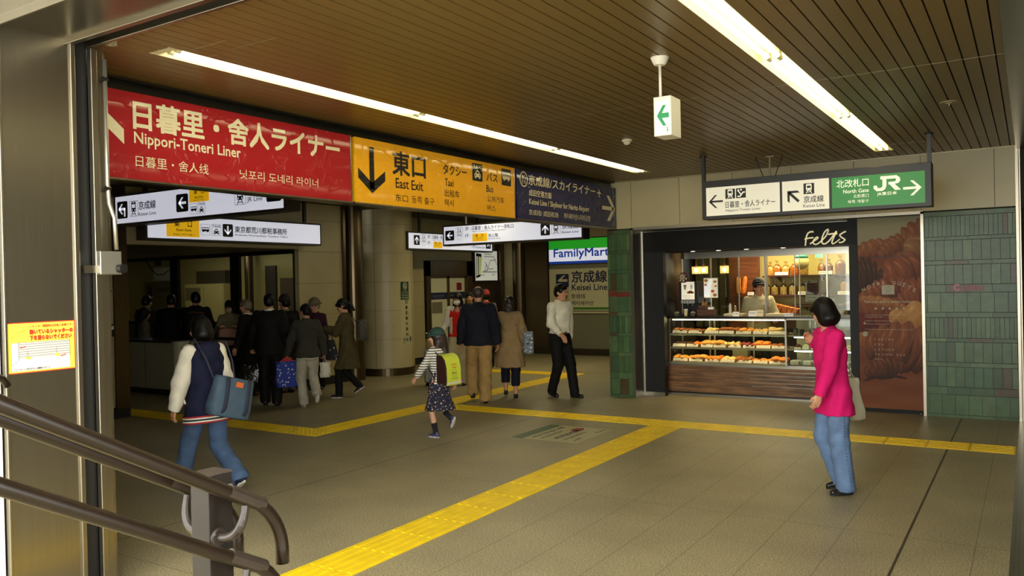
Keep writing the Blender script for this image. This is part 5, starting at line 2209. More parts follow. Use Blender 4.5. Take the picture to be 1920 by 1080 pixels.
p = Panel((-4.36, 12.5495, 1.49), (1, 0, 0))
p.rect('lit', 0, 0, .22, .305, .0005)
p.poly('swoosh', [(0, .02), (.09, 0), (.12, .16), (.14, .305), (.10, .29), (.06, .22), (0, .17)], .001)
for x, y, a, kx in ((.035, .27, .03, 'br'), (.18, .25, .026, 'br'), (.14, .10, .03, 'rd'), (.175, .04, .034, 'br'), (.19, .18, .02, 'rd'), (.03, .20, .022, 'br')):
    p.disc(kx, x, y, a, a * .75, .0015, 12)
p.build(mn, {'lit': ('picture', mat('menu_lit', (206, 196, 164), rough=.4, emit=.45)), 'swoosh': ('white_sweep', mat('menu_white', (240, 240, 236), emit=.35)), 'br': ('food_picture', mat('menu_brown', (150, 96, 54), emit=.2)), 'rd': ('food_picture', mat('menu_red', (184, 76, 50), emit=.2))})
nb2 = thing('napkin_box', 'dark brown wooden box holding paper napkins and sticks on the counter', 'box', (-4.28, 12.4, 1.212))
q = MB()
q.box((-4.42, 12.36, 1.212), (-4.13, 12.47, 1.31))
q.box((-4.42, 12.44, 1.31), (-4.24, 12.52, 1.37))
q.build('box_body', M_SHELFW, nb2, bevel=.004)
q = MB()
q.box((-4.24, 12.37, 1.31), (-4.16, 12.43, 1.345))
q.build('napkins', M_CARD, nb2)
q = MB()
for k in range(6):
    q.tube([(-4.36 + .012 * k, 12.46, 1.37), (-4.365 + .016 * k, 12.455, 1.43)], .004, 6)
q.build('sticks', mat('stick_tan', (190, 140, 70)), nb2)
for x, h, lb_ in ((-3.98, .15, 'tall white label dispenser on the counter left of the clerk'), (-3.90, .12, 'short tan bottle on the counter beside the white dispenser')):
    t = thing('bottle', lb_, 'bottle', (x, 12.9, 1.21))
    q = MB()
    q.lathe((x, 12.66, 1.212), [(.022, 0), (.022, h), (.018, h + .01)], 12)
    q.build('body', mat('bottle_%d' % int(h * 100), (206, 200, 180) if h > .13 else (150, 112, 70), rough=.4), t)
    q = MB()
    q.lathe((x, 12.66, 1.222 + h), [(.012, 0), (.010, .02)], 10)
    q.build('cap', M_CARD, t)
for k, (x, w, h, lb_) in enumerate(((-3.77, .10, .07, 'small card on a white stand on the counter before the clerk'), (-3.52, .12, .085, 'left white folded card on the counter before the clerk'), (-3.41, .10, .10, 'right cream folded card beside the white one on the counter'), (-2.99, .13, .05, 'flat price card at the right of the paper sheets on the counter'), (-2.35, .12, .05, 'white card below the chocolate breads at the counter end'))):
    t = thing('counter_card', lb_, 'card', (x, 12.3, 1.212))
    q = MB()
    q.frame((x - w / 2, 12.25, 1.212), (1, 0, 0), (0, .3, .954), (0, -.954, .3), (0, 0, -.003), (w, h, 0))
    q.frame((x - w / 2, 12.25 + .6 * h, 1.212), (1, 0, 0), (0, -.3, .954), (0, .954, .3), (0, 0, -.003), (w, h, 0))
    q.build('card', M_CARD if k != 2 else mat('card_cream', (228, 208, 166), rough=.5), t)
    p = Panel((x - w / 2, 12.248, 1.212), (1, 0, 0), (0, .3, .954))
    scribble(p, 'i', .012, h * .5, w - .012, h * .25, 6, .001, 80 + k)
    p.build(t, {'i': ('print', M_CARDI)})
for x, w, lb_ in ((-3.85, .30, 'stack of pale paper sheets on the counter left of the cards'), (-3.2, .32, 'stack of cream paper bags on the counter right of the cards')):
    t = thing('paper_stack', lb_, 'paper', (x, 12.5, 1.212))
    q = MB()
    for k in range(5):
        q.box((x - w / 2 + .004 * (k % 2), 12.38, 1.213 + .006 * k), (x + w / 2 - .003 * (k % 3), 12.62, 1.218 + .006 * k))
    q.build('sheets', mat('sheet_cream', (218, 206, 164), rough=.6), t)
    q = MB()
    q.box((x - w / 2 - .01, 12.37, 1.212), (x + w / 2 + .01, 12.63, 1.2135))
    q.build('tray', M_SHOPST, t)

# ------------------------------------------------------------------ shelves and bagged breads at the back of the shop
bw = MB()
bw.box((-4.12, 14.86, 1.0), (-2.0, 14.95, 2.6))
struct('wall_inner', bw, mat('shop_back_yellow', (206, 184, 112), rough=.6, var=.06, vscale=2))
bw = MB()
bw.box((-4.58, 14.55, .8), (-4.06, 14.62, 2.6))
struct('wall_inner', bw, M_WOODR)
bw = MB()
bw.box((-5.3, 14.8, .9), (-4.6, 14.95, 2.6))
struct('wall_inner', bw, mat('shop_glass_wall', (96, 90, 62), rough=.2))
bw = MB()
for x in (-5.15, -5.0, -4.86, -4.72):
    bw.box((x, 14.77, .9), (x + .02, 14.80, 2.6))
struct('trim_19', bw, M_STEELD)
for z, a, b, lb_ in ((1.815, -3.95, -2.58, 'upper dark wood shelf of bagged breads behind the bakery window'), (1.478, -4.45, -2.3, 'lower dark wood shelf of bagged breads behind the clerk'), (1.30, -3.5, -2.15, 'lowest dark wood shelf behind the pink topped woman')):
    t = thing('shelf', lb_, 'shelf', (a, 14.6, z))
    q = MB()
    q.box((a, 14.40, z - .03), (b, 14.86, z))
    q.build('board', M_SHELFW, t, bevel=.003)
    for x in (a + .2, b - .2):
        q = MB()
        q.prism([(x, 14.86, z - .03), (x, 14.55, z - .03), (x, 14.86, z - .12)], (.015, 0, 0))
        q.build('bracket', M_STEELD, t)
    if z < 1.4:
        continue
M_BAG = glass_mat('bag_film', (236, 226, 196), refl=.12)


def bagged(x, y, z, w, h, kind, lb_, group, col):
    t = thing('bread_bag', lb_, 'bagged bread', (x, y, z), group)
    q = MB()
    if kind == 'loaf':
        pts = [(x - w / 2, y - .05, z), (x + w / 2, y - .05, z), (x + w / 2, y - .05, z + h * .42), (x + w * .56, y - .05, z + h * .52), (x + w * .3, y - .05, z + h * .62), (x - w * .3, y - .05, z + h * .62), (x - w * .56, y - .05, z + h * .52), (x - w / 2, y - .05, z + h * .42)]
        q.prism(pts, (0, .12, 0))
    else:
        q.box((x - w / 2, y - .05, z), (x + w / 2, y + .05, z + h * .55))
    q.build('bread', bmat(col) if kind == 'loaf' else mat('bag_paper', (212, 196, 140), rough=.5, var=.1, vscale=20), t, bevel=.012)
    q = MB()
    n = 14
    th = np.arange(n) * 2 * math.pi / n

    def ring(rx, ry, zz):
        return np.stack([x + rx * np.cos(th), y + ry * np.sin(th), np.full(n, zz) + .006 * np.sin(3 * th + x * 30)], 1)
    q.rings([ring(w * .60, .075, z + .002), ring(w * .62, .078, z + h * .55), ring(w * .3, .04, z + h * .72), ring(.010, .010, z + h * .80), ring(w * .22, .02, z + h * .92), ring(w * .30, .015, z + h)], cap=False)
    q.build('film', M_BAG, t, smooth=True)
    q = MB()
    q.lathe((x, y, z + h * .79), [(.012, 0), (.012, .012)], 8)
    q.build('tie', mat('tie_gold', (206, 170, 80), rough=.4), t)
    if kind != 'loaf':
        p = Panel((x - w / 2, y - .051, z), (1, 0, 0))
        scribble(p, 'i', w * .3, h * .10, w * .7, .02, 3, .001, int(abs(x) * 100))
        p.build(t, {'i': ('print', M_CARDI)})


for k, x in enumerate((-3.84, -3.72, -3.57, -3.42, -3.27)):
    bagged(x, 14.5, 1.815, .12, .24 + .02 * (k % 2), 'loaf', 'golden loaf in a tied clear bag, %s on the upper shelf' % ('leftmost', 'second from left', 'third from left', 'fourth from left', 'fifth from left')[k], 'loaves on the upper shelf', ('pale', 'golden', 'pale', 'orange', 'pale')[k])
for k, x in enumerate((-2.98, -2.86)):
    bagged(x, 14.5, 1.815, .10, .26, 'loaf', ('golden loaf in a clear bag under the green lamp', 'brown bun in a clear bag beside the thick mullion')[k], 'loaves on the upper shelf', ('golden', 'brown')[k])
bagged(-2.68, 14.5, 1.815, .14, .32, 'loaf', 'tall bagged dark loaf at the right end of the upper shelf', 'loaves on the upper shelf', 'brown')
for k, x in enumerate((-3.90, -3.76, -3.61, -3.46, -3.30)):
    bagged(x, 14.5, 1.478, .11, .25, 'pack', 'small cream paper pack with gathered film, %s on the lower shelf' % ('leftmost', 'second from left', 'third from left', 'fourth from left', 'fifth from left')[k], 'packs on the lower shelf', 'pale')
bagged(-2.62, 14.5, 1.478, .12, .32, 'loaf', 'tall bagged pastry at the right of the lower shelf', 'loaves on the lower shelf', 'pale')
bagged(-2.42, 14.5, 1.478, .16, .16, 'loaf', 'low bag of pale rolls at the far right of the lower shelf', 'loaves on the lower shelf', 'pale')
for k, (x, z) in enumerate(((-3.62, 1.84), (-2.90, 1.84), (-3.24, 1.50), (-2.6, 1.495), (-4.16, 1.50))):
    t = thing('shelf_card', ('white price card under the upper loaves, left', 'white price card under the upper loaves, right', 'white price card right of the paper packs', 'long price card under the tall bagged pastry', 'white card beside the standing baguette')[k], 'price card', (x, 14.38, z))
    q = MB()
    q.frame((x - .11 if k != 4 else x - .05, 14.385, z - .02), (1, 0, 0), (0, .2, .98), (0, -.98, .2), (0, 0, -.003), (.22 if k != 4 else .11, .055, 0))
    q.build('card', M_CARD, t)
    p = Panel((x - .10 if k != 4 else x - .045, 14.383, z - .02), (1, 0, 0), (0, .2, .98))
    scribble(p, 'i', .01, .02, .18 if k != 4 else .08, .02, 7, .001, 90 + k)
    p.build(t, {'i': ('print', M_CARDI)})
for k, (x, lean) in enumerate(((-4.30, .10), (-4.38, .0))):
    t = tag(MB().tube([(x - .02 + lean * s * .5, 14.5, 1.478 + .34 * s) for s in np.linspace(0, 1, 11)], [.02, .036, .044, .043, .046, .042, .045, .041, .042, .034, .012], 12).build('baguette', bmat('orange' if k == 0 else 'golden'), smooth=True),
            ('golden baguette standing on end in front of the red wood panel', 'pale baguette standing half behind a mullion')[k], 'baguette')
bgk = thing('bread_basket', 'orange glazed loaf slices in a basket behind the counter, right of the clerk', 'bread', (-3.45, 13.9, 1.0))
q = MB()
for k in range(5):
    q.prism([(-3.66 + .085 * k, 13.75, 1.18), (-3.58 + .085 * k, 13.75, 1.18), (-3.54 + .085 * k, 13.75, 1.34 - .02 * k), (-3.62 + .085 * k, 13.75, 1.36 - .02 * k)], (0, .15, 0))
q.build('slices', bmat('orange'), bgk, bevel=.01)
q = MB()
q.box((-3.72, 13.7, .95), (-3.18, 13.95, 1.19))
q.build('basket', M_SHELFW, bgk)
pc = thing('hanging_poster', 'white poster with a purple berry picture hanging from a rail behind the window', 'poster', (-2.75, 13.3, 1.6))
q = MB()
q.box((-2.98, 13.30, 1.43), (-2.77, 13.31, 1.70))
q.build('sheet', M_CARD, pc)
q = MB()
q.tube([(-3.0, 13.31, 1.715), (-2.62, 13.31, 1.715)], .006, 6)
for x in (-2.93, -2.80):
    q.box((x, 13.295, 1.69), (x + .015, 13.315, 1.73))
q.build('rail', M_BLACK, pc)
p = Panel((-2.98, 13.2995, 1.43), (1, 0, 0))
p.poly('berry', [(.02, .13), (.02, .26), (.20, .26), (.20, .10), (.14, .09)], .001)
for k in range(14):
    p.disc('dark', .04 + .03 * (k % 5), .14 + .04 * (k // 5) + .01 * (k % 2), .013, .011, .0016, 8)
p.disc('purple', .155, .095, .032, .026, .002)
scribble(p, 'i', .015, .065, .19, .026, 7, .001, 95)
scribble(p, 'i', .02, .02, .16, .016, 9, .001, 96)
p.build(pc, {'berry': ('picture', mat('berry', (104, 48, 46))), 'dark': ('berry_picture', mat('berry_dark', (60, 26, 32))), 'purple': ('round_mark', mat('purple', (120, 50, 110))), 'i': ('print', MATS['notice_ink'])})
lc = thing('shelf_card', 'long white card under the berry poster above the head of the pink topped woman', 'price card', (-2.6, 13.3, 1.42))
q = MB()
q.box((-2.98, 13.28, 1.38), (-2.55, 13.285, 1.435))
q.build('card', M_CARD, lc)
p = Panel((-2.98, 13.2795, 1.38), (1, 0, 0))
scribble(p, 'i', .03, .018, .40, .02, 14, .001, 97)
p.rect('p', 0, 0, .43, .008, .0005)
p.build(lc, {'i': ('print', MATS['notice_ink']), 'p': ('coloured_edge', M_CARDP)})
for k, (x, z, c) in enumerate(((-2.40, 1.30, 'dark'), (-2.30, 1.33, 'brown'), (-2.20, 1.30, 'dark'), (-2.26, 1.22, 'dark'))):
    o = proto('round bun', c).build('bun', bmat(c), smooth=True)
    o.scale = (1.5, 1.5, 1.7)
    o.location = (x, 13.1, z - .02)
    tag(o, 'dark chocolate bun piled at the right end behind the bakery window', 'bread', 'chocolate buns at the window end')
pb = MB()
pb.box((-2.6, 12.95, 1.0), (-2.1, 13.3, 1.195))
tag(pb.build('bread_stand', M_SHELFW, bevel=.004), 'low wooden stand under the piled chocolate buns', 'stand')
wbin = thing('waste_bin', 'cream square tub seen through the back of the bread case', 'tub', (-4.0, 13.1, 0))
q = MB()
q.box((-4.10, 13.1, .3), (-3.85, 13.3, .70))
q.build('tub', mat('tub_cream', (170, 158, 116), rough=.5), wbin, bevel=.01)
q = MB()
q.box((-4.11, 13.09, .70), (-3.84, 13.31, .73))
q.build('lid', mat('tub_lid', (186, 174, 132), rough=.5), wbin, bevel=.006)
# round lamp shade with a turquoise side, green lit sign
rl = thing('round_lamp', 'cream round lamp globe with a turquoise band high behind the shelves', 'lamp', (-3.25, 14.2, 2.0))
q = MB()
q.ell((-3.25, 14.25, 2.03), (.125, .125, .125), 20, 12)
q.build('globe', mat('globe_cream', (222, 204, 140), rough=.4), rl, smooth=True)
q = MB()
q.lathe((-3.25, 14.25, 2.10), [(.112, 0), (.09, .05), (.03, .08), (.02, .5)], 20)
q.build('turquoise_cap', mat('turquoise', (70, 150, 140), rough=.4), rl, smooth=True)
gx = MB()
gx.box((-3.04, 14.3, 2.10), (-2.92, 14.33, 2.16))
tag(gx.build('exit_lamp', mat('green_lamp', (110, 220, 150), rough=.4, emit=1.2)), 'small glowing green lamp high behind the bakery window', 'lamp')
for k, x in enumerate((-5.18, -4.985, -4.62)):
    y = 14.0
    lx = (-5.00, -4.86, -4.49)[k]
    t = thing('pendant_lamp', ('left glowing glass pendant lamp deep inside the bakery', 'middle glowing glass pendant lamp deep inside the bakery', 'right glowing glass pendant lamp deep inside the bakery')[k], 'pendant lamp', (lx, y, 2.6), 'glass pendants in the bakery')
    q = MB()
    q.lathe((lx, y, 1.875), [(.072, 0), (.075, .12), (.070, .13)], 20, cap=False)
    q.build('glass_shade', mat('pendant_glass', (255, 222, 150), rough=.4, alpha=.35, emit=.9), t, smooth=True)
    q = MB()
    q.ell((lx, y, 1.94), (.034, .034, .042), 14, 10)
    q.build('bulb', mat('pendant_bulb', (255, 214, 130), rough=.5, emit=14), t, smooth=True)
    q = MB()
    q.tube([(lx, y, 2.03), (lx, y, 2.62)], .005, 6)
    q.lathe((lx, y, 1.985), [(.018, 0), (.018, .05), (.074, .018)][:2], 12)
    q.build('cord', mat('pendant_brass', (140, 100, 50), rough=.35, metal=.7), t)

# ------------------------------------------------------------------ mural of croissants
MU0, MU1, MZ0, MZ1 = -1.925, -1.165, .05, 2.545


def mural(u, v):
    c = np.zeros(u.shape + (3,)) + np.array([112, 62, 36])
    n = lambda a, b, s: np.sin(a * u + s) * np.sin(b * v + 1.7 * s)
    # brown table below
    c = mixc(c, (128, 72, 40), np.clip((.18 - v) / .18, 0, 1) * .8)
    c = c + (n(5, 60, 1) * 5)[..., None]
    # pale wall above
    c = mixc(c, (140, 132, 104), np.clip((v - .82) / .02, 0, 1))

    def lobe(cx, cy, rx, ry, ang, light, dark, seed):
        nonlocal c
        ca, sa = math.cos(ang), math.sin(ang)
        du, dv = (u - cx) * .76, (v - cy) * 2.5
        a, b = (du * ca + dv * sa) / rx, (-du * sa + dv * ca) / ry
        d = a * a + b * b + .05 * np.sin(5 * a + seed) * np.sin(6 * b + 2 * seed)
        m = np.clip((1 - d) / .06, 0, 1)[..., None]
        t = .52 + .30 * b - .18 * a - .30 * d + .07 * np.sin(6 * a + 3 * np.sin(3 * b + seed)) + .05 * np.sin(13 * a + 5 * b + 2 * np.sin(4 * b + seed))
        col = np.array(dark, float) + (np.array(light, float) - np.array(dark, float)) * np.clip(t, -.15, 1.2)[..., None]
        gl = np.clip(np.sin(6 * a + 3 * np.sin(3 * b + seed)), 0, 1) ** 3 * np.clip(1 - np.abs(b - .45) * 3, 0, 1) * np.clip(np.sin(23 * b + 40 * a + seed), 0, 1)
        col = col + gl[..., None] * np.array([80, 66, 48])
        c = c * (1 - m) + col * m

    def croi(cx, cy, rx, ry, ang, light, dark, rings=9, ph=0):
        n = 7 if rings > 4 else 3
        ca, sa = math.cos(ang), math.sin(ang)
        for k in sorted(range(n), key=lambda k: -abs(k - (n - 1) / 2)):
            q = (k - (n - 1) / 2) / ((n - 1) / 2)
            ax, by = q * rx * .80, -.30 * ry * q * q
            du, dv = ax * ca - by * sa, ax * sa + by * ca
            lobe(cx + du / .76, cy + dv / 2.5, rx * (1.75 / n) * (1 - .25 * abs(q)), ry * (1 - .42 * q * q), ang - .25 * q, light, dark, ph + k)
    L, D = (168, 98, 60), (78, 36, 24)
    croi(.95, .90, .34, .20, .5, (150, 92, 54), D, 5, .3)
    croi(.25, .84, .32, .13, .2, (160, 108, 66), (96, 48, 28), 6, 1)
    croi(.60, .86, .25, .12, .5, (150, 96, 56), (92, 48, 28), 5, 2)
    croi(.92, .84, .25, .15, .6, (156, 116, 70), (100, 58, 34), 4, 3)
    c2 = np.clip((.80 - v) / .01, 0, 1)
    croi(.75, .72, .46, .24, .35, L, D, 8, 1.2)
    croi(.10, .70, .22, .26, .1, (92, 60, 36), (40, 24, 16), 6, 2.1)
    croi(.45, .63, .34, .15, .25, L, D, 9, 2.6)
    croi(.92, .60, .22, .22, .2, L, D, 7, .4)
    croi(.30, .52, .40, .18, -.1, (150, 86, 50), (90, 44, 26), 8, 3.3)
    croi(.45, .55, .35, .08, -.3, (176, 128, 74), (120, 66, 36), 5, .9)
    croi(.88, .485, .24, .20, -.2, (196, 152, 92), (150, 96, 50), 4, 1.9)
    croi(.12, .36, .20, .14, -.2, (168, 108, 60), (112, 62, 34), 5, 2.2)
    croi(.05, .45, .28, .13, .1, (120, 44, 32), (78, 26, 22), 4, 2.2)
    croi(.70, .33, .46, .34, -.25, L, (64, 32, 20), 11, .5)
    croi(.38, .22, .26, .15, .2, (128, 70, 44), (58, 32, 20), 9, 1.5)
    croi(.40, .165, .22, .03, .1, (62, 34, 22), (44, 26, 18), 3, 0)
    return c


mu = thing('mural', 'tall printed mural of croissants with pale French lettering beside the bakery', 'mural', (-1.545, 11.56, 0))
q = MB()
q.box((MU0, 11.56, 0.0), (MU1, 11.80, MZ1))
q.build('panel', M_FASC, mu)
painted('print', (MU0 + .008, 11.5585, MZ0), (1, 0, 0), (0, 0, 1), 140, 420, mural, mat('mural_print', vcol=True, rough=.5, spec=.2), mu, w=MU1 - MU0 - .012, h=MZ1 - MZ0 - .01)
p = Panel((MU0, 11.557, 0), (1, 0, 0))
p.rect('seam', .005, 2.018, .755, 2.026, .001)
MW = 'NOTRE QUÊTE'
for k, ch in enumerate(MW):
    if ch == ' ':
        continue
    t = (k - 5) / 5
    a = -t * .42
    x = .375 + t * .295
    z = 1.668 - .095 * t * t
    hh = .042 if ch != 'Ê' else .056
    p.text('pale', ch, x - .016, z, h=hh, bold=.02, rot=a, d=.001)
p.rect('plate', .29, 1.535, .44, 1.655, .001)
for k in range(4):
    scribble(p, 'grey', .335, 1.552 + .024 * k, .41, .012, 6, .002, 100 + k)
p.text('pale', "Faire bon dans la bonne humeur.", .075, 1.425, h=.034, w=.60, bold=.01, d=.001)
for k in range(5):
    p.disc('pale', .215 + .083 * k, 1.352, .014, d=.001, n=14)
for k, (z, w) in enumerate(((1.262, .5), (1.235, .22), (1.185, .40), (1.145, .30), (1.075, .58))):
    scribble(p, 'pale', .078, z, .078 + w, .012, int(w * 60), .001, 110 + k)
for z, s_, w in ((.938, 'FARINE', .23), (.872, 'EAU', .11), (.806, 'LEVURE', .235), (.742, 'TECHNIQUE', .365), (.682, 'SEL .', .165)):
    n = len(s_)
    for k, ch in enumerate(s_):
        if ch != ' ':
            p.text('pale', ch, .195 + w * k / max(n - .4, 1), z, h=.024 if ch != '.' else .005, bold=.01, d=.001)
p.disc('plate', .08, 1.02, .032, d=.001)
scribble(p, 'grey', .055, 1.01, .105, .02, 3, .002, 120)
p.disc('plate', .075, 1.16, .014, d=.001)
p.build(mu, {'seam': ('seam', M_BLACK), 'pale': ('lettering', mat('mural_pale', (176, 160, 132), rough=.5)), 'plate': ('white_plate', mat('mural_white', (170, 160, 136), rough=.5)), 'grey': ('plate_print', mat('mural_grey', (96, 88, 74), rough=.5))})
ds = MB()
ds.ell((-1.19, 11.47, .018), (.012, .012, .016), 10, 7)
tag(ds.build('door_stop', M_STEELP, smooth=True), 'tiny bright metal floor stop at the foot of the mural', 'door stop')
# ------------------------------------------------------------------ people: smooth blended bodies and clothes, meshed from distance fields
class Field:
    def __init__(s, lo, hi, h):
        s.lo = np.array(lo, float)
        s.h = h
        n = np.ceil((np.array(hi, float) - s.lo) / h).astype(int) + 1
        s.d = np.full(n, 0.25, np.float32)
        s.ax = [s.lo[i] + h * np.arange(n[i]) for i in range(3)]

    def sub(s, lo, hi):
        a = np.maximum(np.floor((np.array(lo) - s.lo) / s.h).astype(int), 0)
        b = np.minimum(np.ceil((np.array(hi) - s.lo) / s.h).astype(int) + 1, s.d.shape)
        if (b <= a).any():
            return None
        sl = tuple(slice(a[i], b[i]) for i in range(3))
        return sl, s.ax[0][sl[0]][:, None, None], s.ax[1][sl[1]][None, :, None], s.ax[2][sl[2]][None, None, :]

    def put(s, sl, dd, k, op):
        d = s.d[sl]
        if op == 'add':
            if k > 0:
                h = np.clip(.5 + .5 * (d - dd) / k, 0, 1)
                s.d[sl] = d * (1 - h) + dd * h - k * h * (1 - h)
            else:
                s.d[sl] = np.minimum(d, dd)
        else:
            k = max(k, 1e-4)
            h = np.clip(.5 - .5 * (d + dd) / k, 0, 1)
            s.d[sl] = d * (1 - h) - dd * h + k * h * (1 - h)

    def cap(s, a, b, ra, rb, k=.02, op='add', sq=None):
        a, b = np.array(a, float), np.array(b, float)
        m = k + 3 * s.h
        g = s.sub(np.minimum(a - ra, b - rb) - m, np.maximum(a + ra, b + rb) + m)
        if g is None:
            return
        sl, X, Y, Z = g
        ba = b - a
        L = ba @ ba + 1e-12
        t = np.clip(((X - a[0]) * ba[0] + (Y - a[1]) * ba[1] + (Z - a[2]) * ba[2]) / L, 0, 1)
        dx, dy, dz = X - a[0] - t * ba[0], Y - a[1] - t * ba[1], Z - a[2] - t * ba[2]
        dd = np.sqrt(dx * dx + dy * dy + dz * dz) - (ra + (rb - ra) * t)
        s.put(sl, dd, k, op)

    def ell(s, c, r, k=.02, op='add', rot=None):
        c, r = np.array(c, float), np.array(r, float)
        m = k + 3 * s.h + r.max()
        g = s.sub(c - m, c + m)
        if g is None:
            return
        sl, X, Y, Z = g
        dx, dy, dz = X - c[0], Y - c[1], Z - c[2]
        if rot is not None:
            q = np.array(rot)
            dx, dy, dz = (q[0, i] * dx + q[1, i] * dy + q[2, i] * dz for i in range(3))
        k0 = np.sqrt((dx / r[0]) ** 2 + (dy / r[1]) ** 2 + (dz / r[2]) ** 2)
        k1 = np.sqrt((dx / r[0] ** 2) ** 2 + (dy / r[1] ** 2) ** 2 + (dz / r[2] ** 2) ** 2) + 1e-9
        s.put(sl, k0 * (k0 - 1) / k1, k, op)

    def loft(s, rings, k=.02, op='add', e=2.3):
        """rings: (z, cx, cy, rx, ry)"""
        q = np.array(sorted(rings), float)
        m = k + 3 * s.h
        g = s.sub([(q[:, 1] - q[:, 3]).min() - m, (q[:, 2] - q[:, 4]).min() - m, q[0, 0] - m],
                  [(q[:, 1] + q[:, 3]).max() + m, (q[:, 2] + q[:, 4]).max() + m, q[-1, 0] + m])
        if g is None:
            return
        sl, X, Y, Z = g
        I = [np.interp(Z.ravel(), q[:, 0], q[:, i])[None, None, :] for i in range(1, 5)]
        nn = (np.abs((X - I[0]) / I[2]) ** e + np.abs((Y - I[1]) / I[3]) ** e) ** (1 / e)
        dd = (nn - 1) * np.minimum(I[2], I[3])
        dd = np.maximum(dd, np.maximum(q[0, 0] - Z, Z - q[-1, 0]))
        s.put(sl, dd, k, op)

    def wave(s, amp, fx, fy, fz, ph=0.0):
        X, Y, Z = s.ax[0][:, None, None], s.ax[1][None, :, None], s.ax[2][None, None, :]
        s.d += (amp * np.sin(fx * X + fy * Y + fz * Z + ph + 1.5 * np.sin(9 * Z + 7 * X + ph)) * np.sin(.6 * fz * Z - fx * Y + 2 * ph)).astype(np.float32)

    def mesh(s):
        d = s.d
        n = d.shape
        ins = d < 0
        ins[0], ins[-1], ins[:, 0], ins[:, -1], ins[:, :, 0], ins[:, :, -1] = (False,) * 6
        d = np.where(ins, d, np.abs(d) + 1e-6)
        c = [(i, j, k) for i in (0, 1) for j in (0, 1) for k in (0, 1)]

        def S(a, o):
            return a[o[0]:n[0] - 1 + o[0], o[1]:n[1] - 1 + o[1], o[2]:n[2] - 1 + o[2]]
        cnt = sum(S(ins, o).astype(np.int8) for o in c)
        act = (cnt > 0) & (cnt < 8)
        ii = np.argwhere(act)
        idx = np.full(act.shape, -1, np.int64)
        idx[act] = np.arange(len(ii))
        D = {o: S(d, o)[act] for o in c}
        acc = np.zeros((len(ii), 3))
        num = np.zeros(len(ii))
        for o in c:
            for ax in range(3):
                if o[ax] == 0:
                    p = list(o)
                    p[ax] = 1
                    p = tuple(p)
                    a, b = D[o], D[p]
                    cr = (a < 0) != (b < 0)
                    t = np.where(cr, a / np.where(cr, a - b, 1), 0)
                    w = np.tile(np.array(o, float), (len(ii), 1))
                    w[:, ax] += t
                    acc += w * cr[:, None]
                    num += cr
        v = s.lo + s.h * (ii + acc / np.maximum(num, 1)[:, None])
        F = []
        for ax in range(3):
            a = [slice(None)] * 3
            b = [slice(None)] * 3
            a[ax] = slice(0, n[ax] - 1)
            b[ax] = slice(1, n[ax])
            sa, sb = ins[tuple(a)], ins[tuple(b)]
            e = np.argwhere(sa != sb)
            o1, o2 = [x for x in range(3) if x != ax]
            e = e[(e[:, o1] > 0) & (e[:, o2] > 0) & (e[:, o1] < n[o1] - 1) & (e[:, o2] < n[o2] - 1)]
            flip = sa[tuple(e.T)]

            def cell(d1, d2):
                q = e.copy()
                q[:, o1] += d1
                q[:, o2] += d2
                return idx[tuple(q.T)]
            f = np.stack([cell(-1, -1), cell(0, -1), cell(0, 0), cell(-1, 0)], 1)
            if ax == 1:
                flip = ~flip
            f[~flip] = f[~flip][:, ::-1]
            F.append(f)
        F = np.concatenate(F)
        F = F[(F >= 0).all(1)]
        return v, F

    def build(s, name, m, parent, xf=None, scale=1.0):
        v, F = s.mesh()
        if xf is not None:
            v = v @ np.asarray(xf[0]).T + np.asarray(xf[1])
        v = v * scale
        me = bpy.data.meshes.new(name)
        me.vertices.add(len(v))
        me.vertices.foreach_set('co', v.astype(np.float32).ravel())
        me.loops.add(len(F) * 4)
        me.loops.foreach_set('vertex_index', F.astype(np.int32).ravel())
        me.polygons.add(len(F))
        me.polygons.foreach_set('loop_start', np.arange(0, len(F) * 4, 4, dtype=np.int32))
        me.polygons.foreach_set('use_smooth', np.ones(len(F), bool))
        me.update(calc_edges=True)
        me.validate()
        if m is not None:
            me.materials.append(m)
        o = bpy.data.objects.new(name, me)
        COL.objects.link(o)
        o.parent = parent
        return o


def rotm(yaw=0., pitch=0., roll=0.):
    """head turn: yaw about z (left positive), pitch (down positive), roll"""
    cz, sz = math.cos(yaw), math.sin(yaw)
    cx, sx = math.cos(-pitch), math.sin(-pitch)
    cy, sy = math.cos(roll), math.sin(roll)
    Z = np.array([[cz, -sz, 0], [sz, cz, 0], [0, 0, 1]])
    X = np.array([[1, 0, 0], [0, cx, -sx], [0, sx, cx]])
    Y = np.array([[cy, 0, sy], [0, 1, 0], [-sy, 0, cy]])
    return Z @ X @ Y


def unit(v):
    v = np.array(v, float)
    return v / (np.linalg.norm(v) + 1e-12)


M_SKIN = mat('skin', (196, 142, 108), rough=.5, var=.05, vscale=30)
M_SKIN2 = mat('skin_child', (208, 156, 122), rough=.5, var=.04, vscale=30)
M_HAIR = mat('black_hair', (14, 11, 10), spec=.2, rough=.42, var=.4, vscale=18, stretch=(6, 6, .7), bump=.5, bscale=30, bdist=.004)
M_HAIRG = mat('grey_hair', (110, 100, 84), rough=.5, var=.35, vscale=18, stretch=(6, 6, .7), bump=.5, bscale=30)
M_HAIRB = mat('brown_hair', (42, 28, 20), rough=.45, var=.4, vscale=18, stretch=(6, 6, .7), bump=.5, bscale=30)
M_EYE = mat('eye_dark', (18, 14, 12), rough=.2)
M_LIP = mat('lip', (160, 90, 78), rough=.5)


def cloth(name, col, var=.10, rough=.8, **kw):
    return mat('cloth_' + name, col, rough=rough, var=var, vscale=7, bump=.35, bscale=14, bdist=.02, spec=.15, **kw)


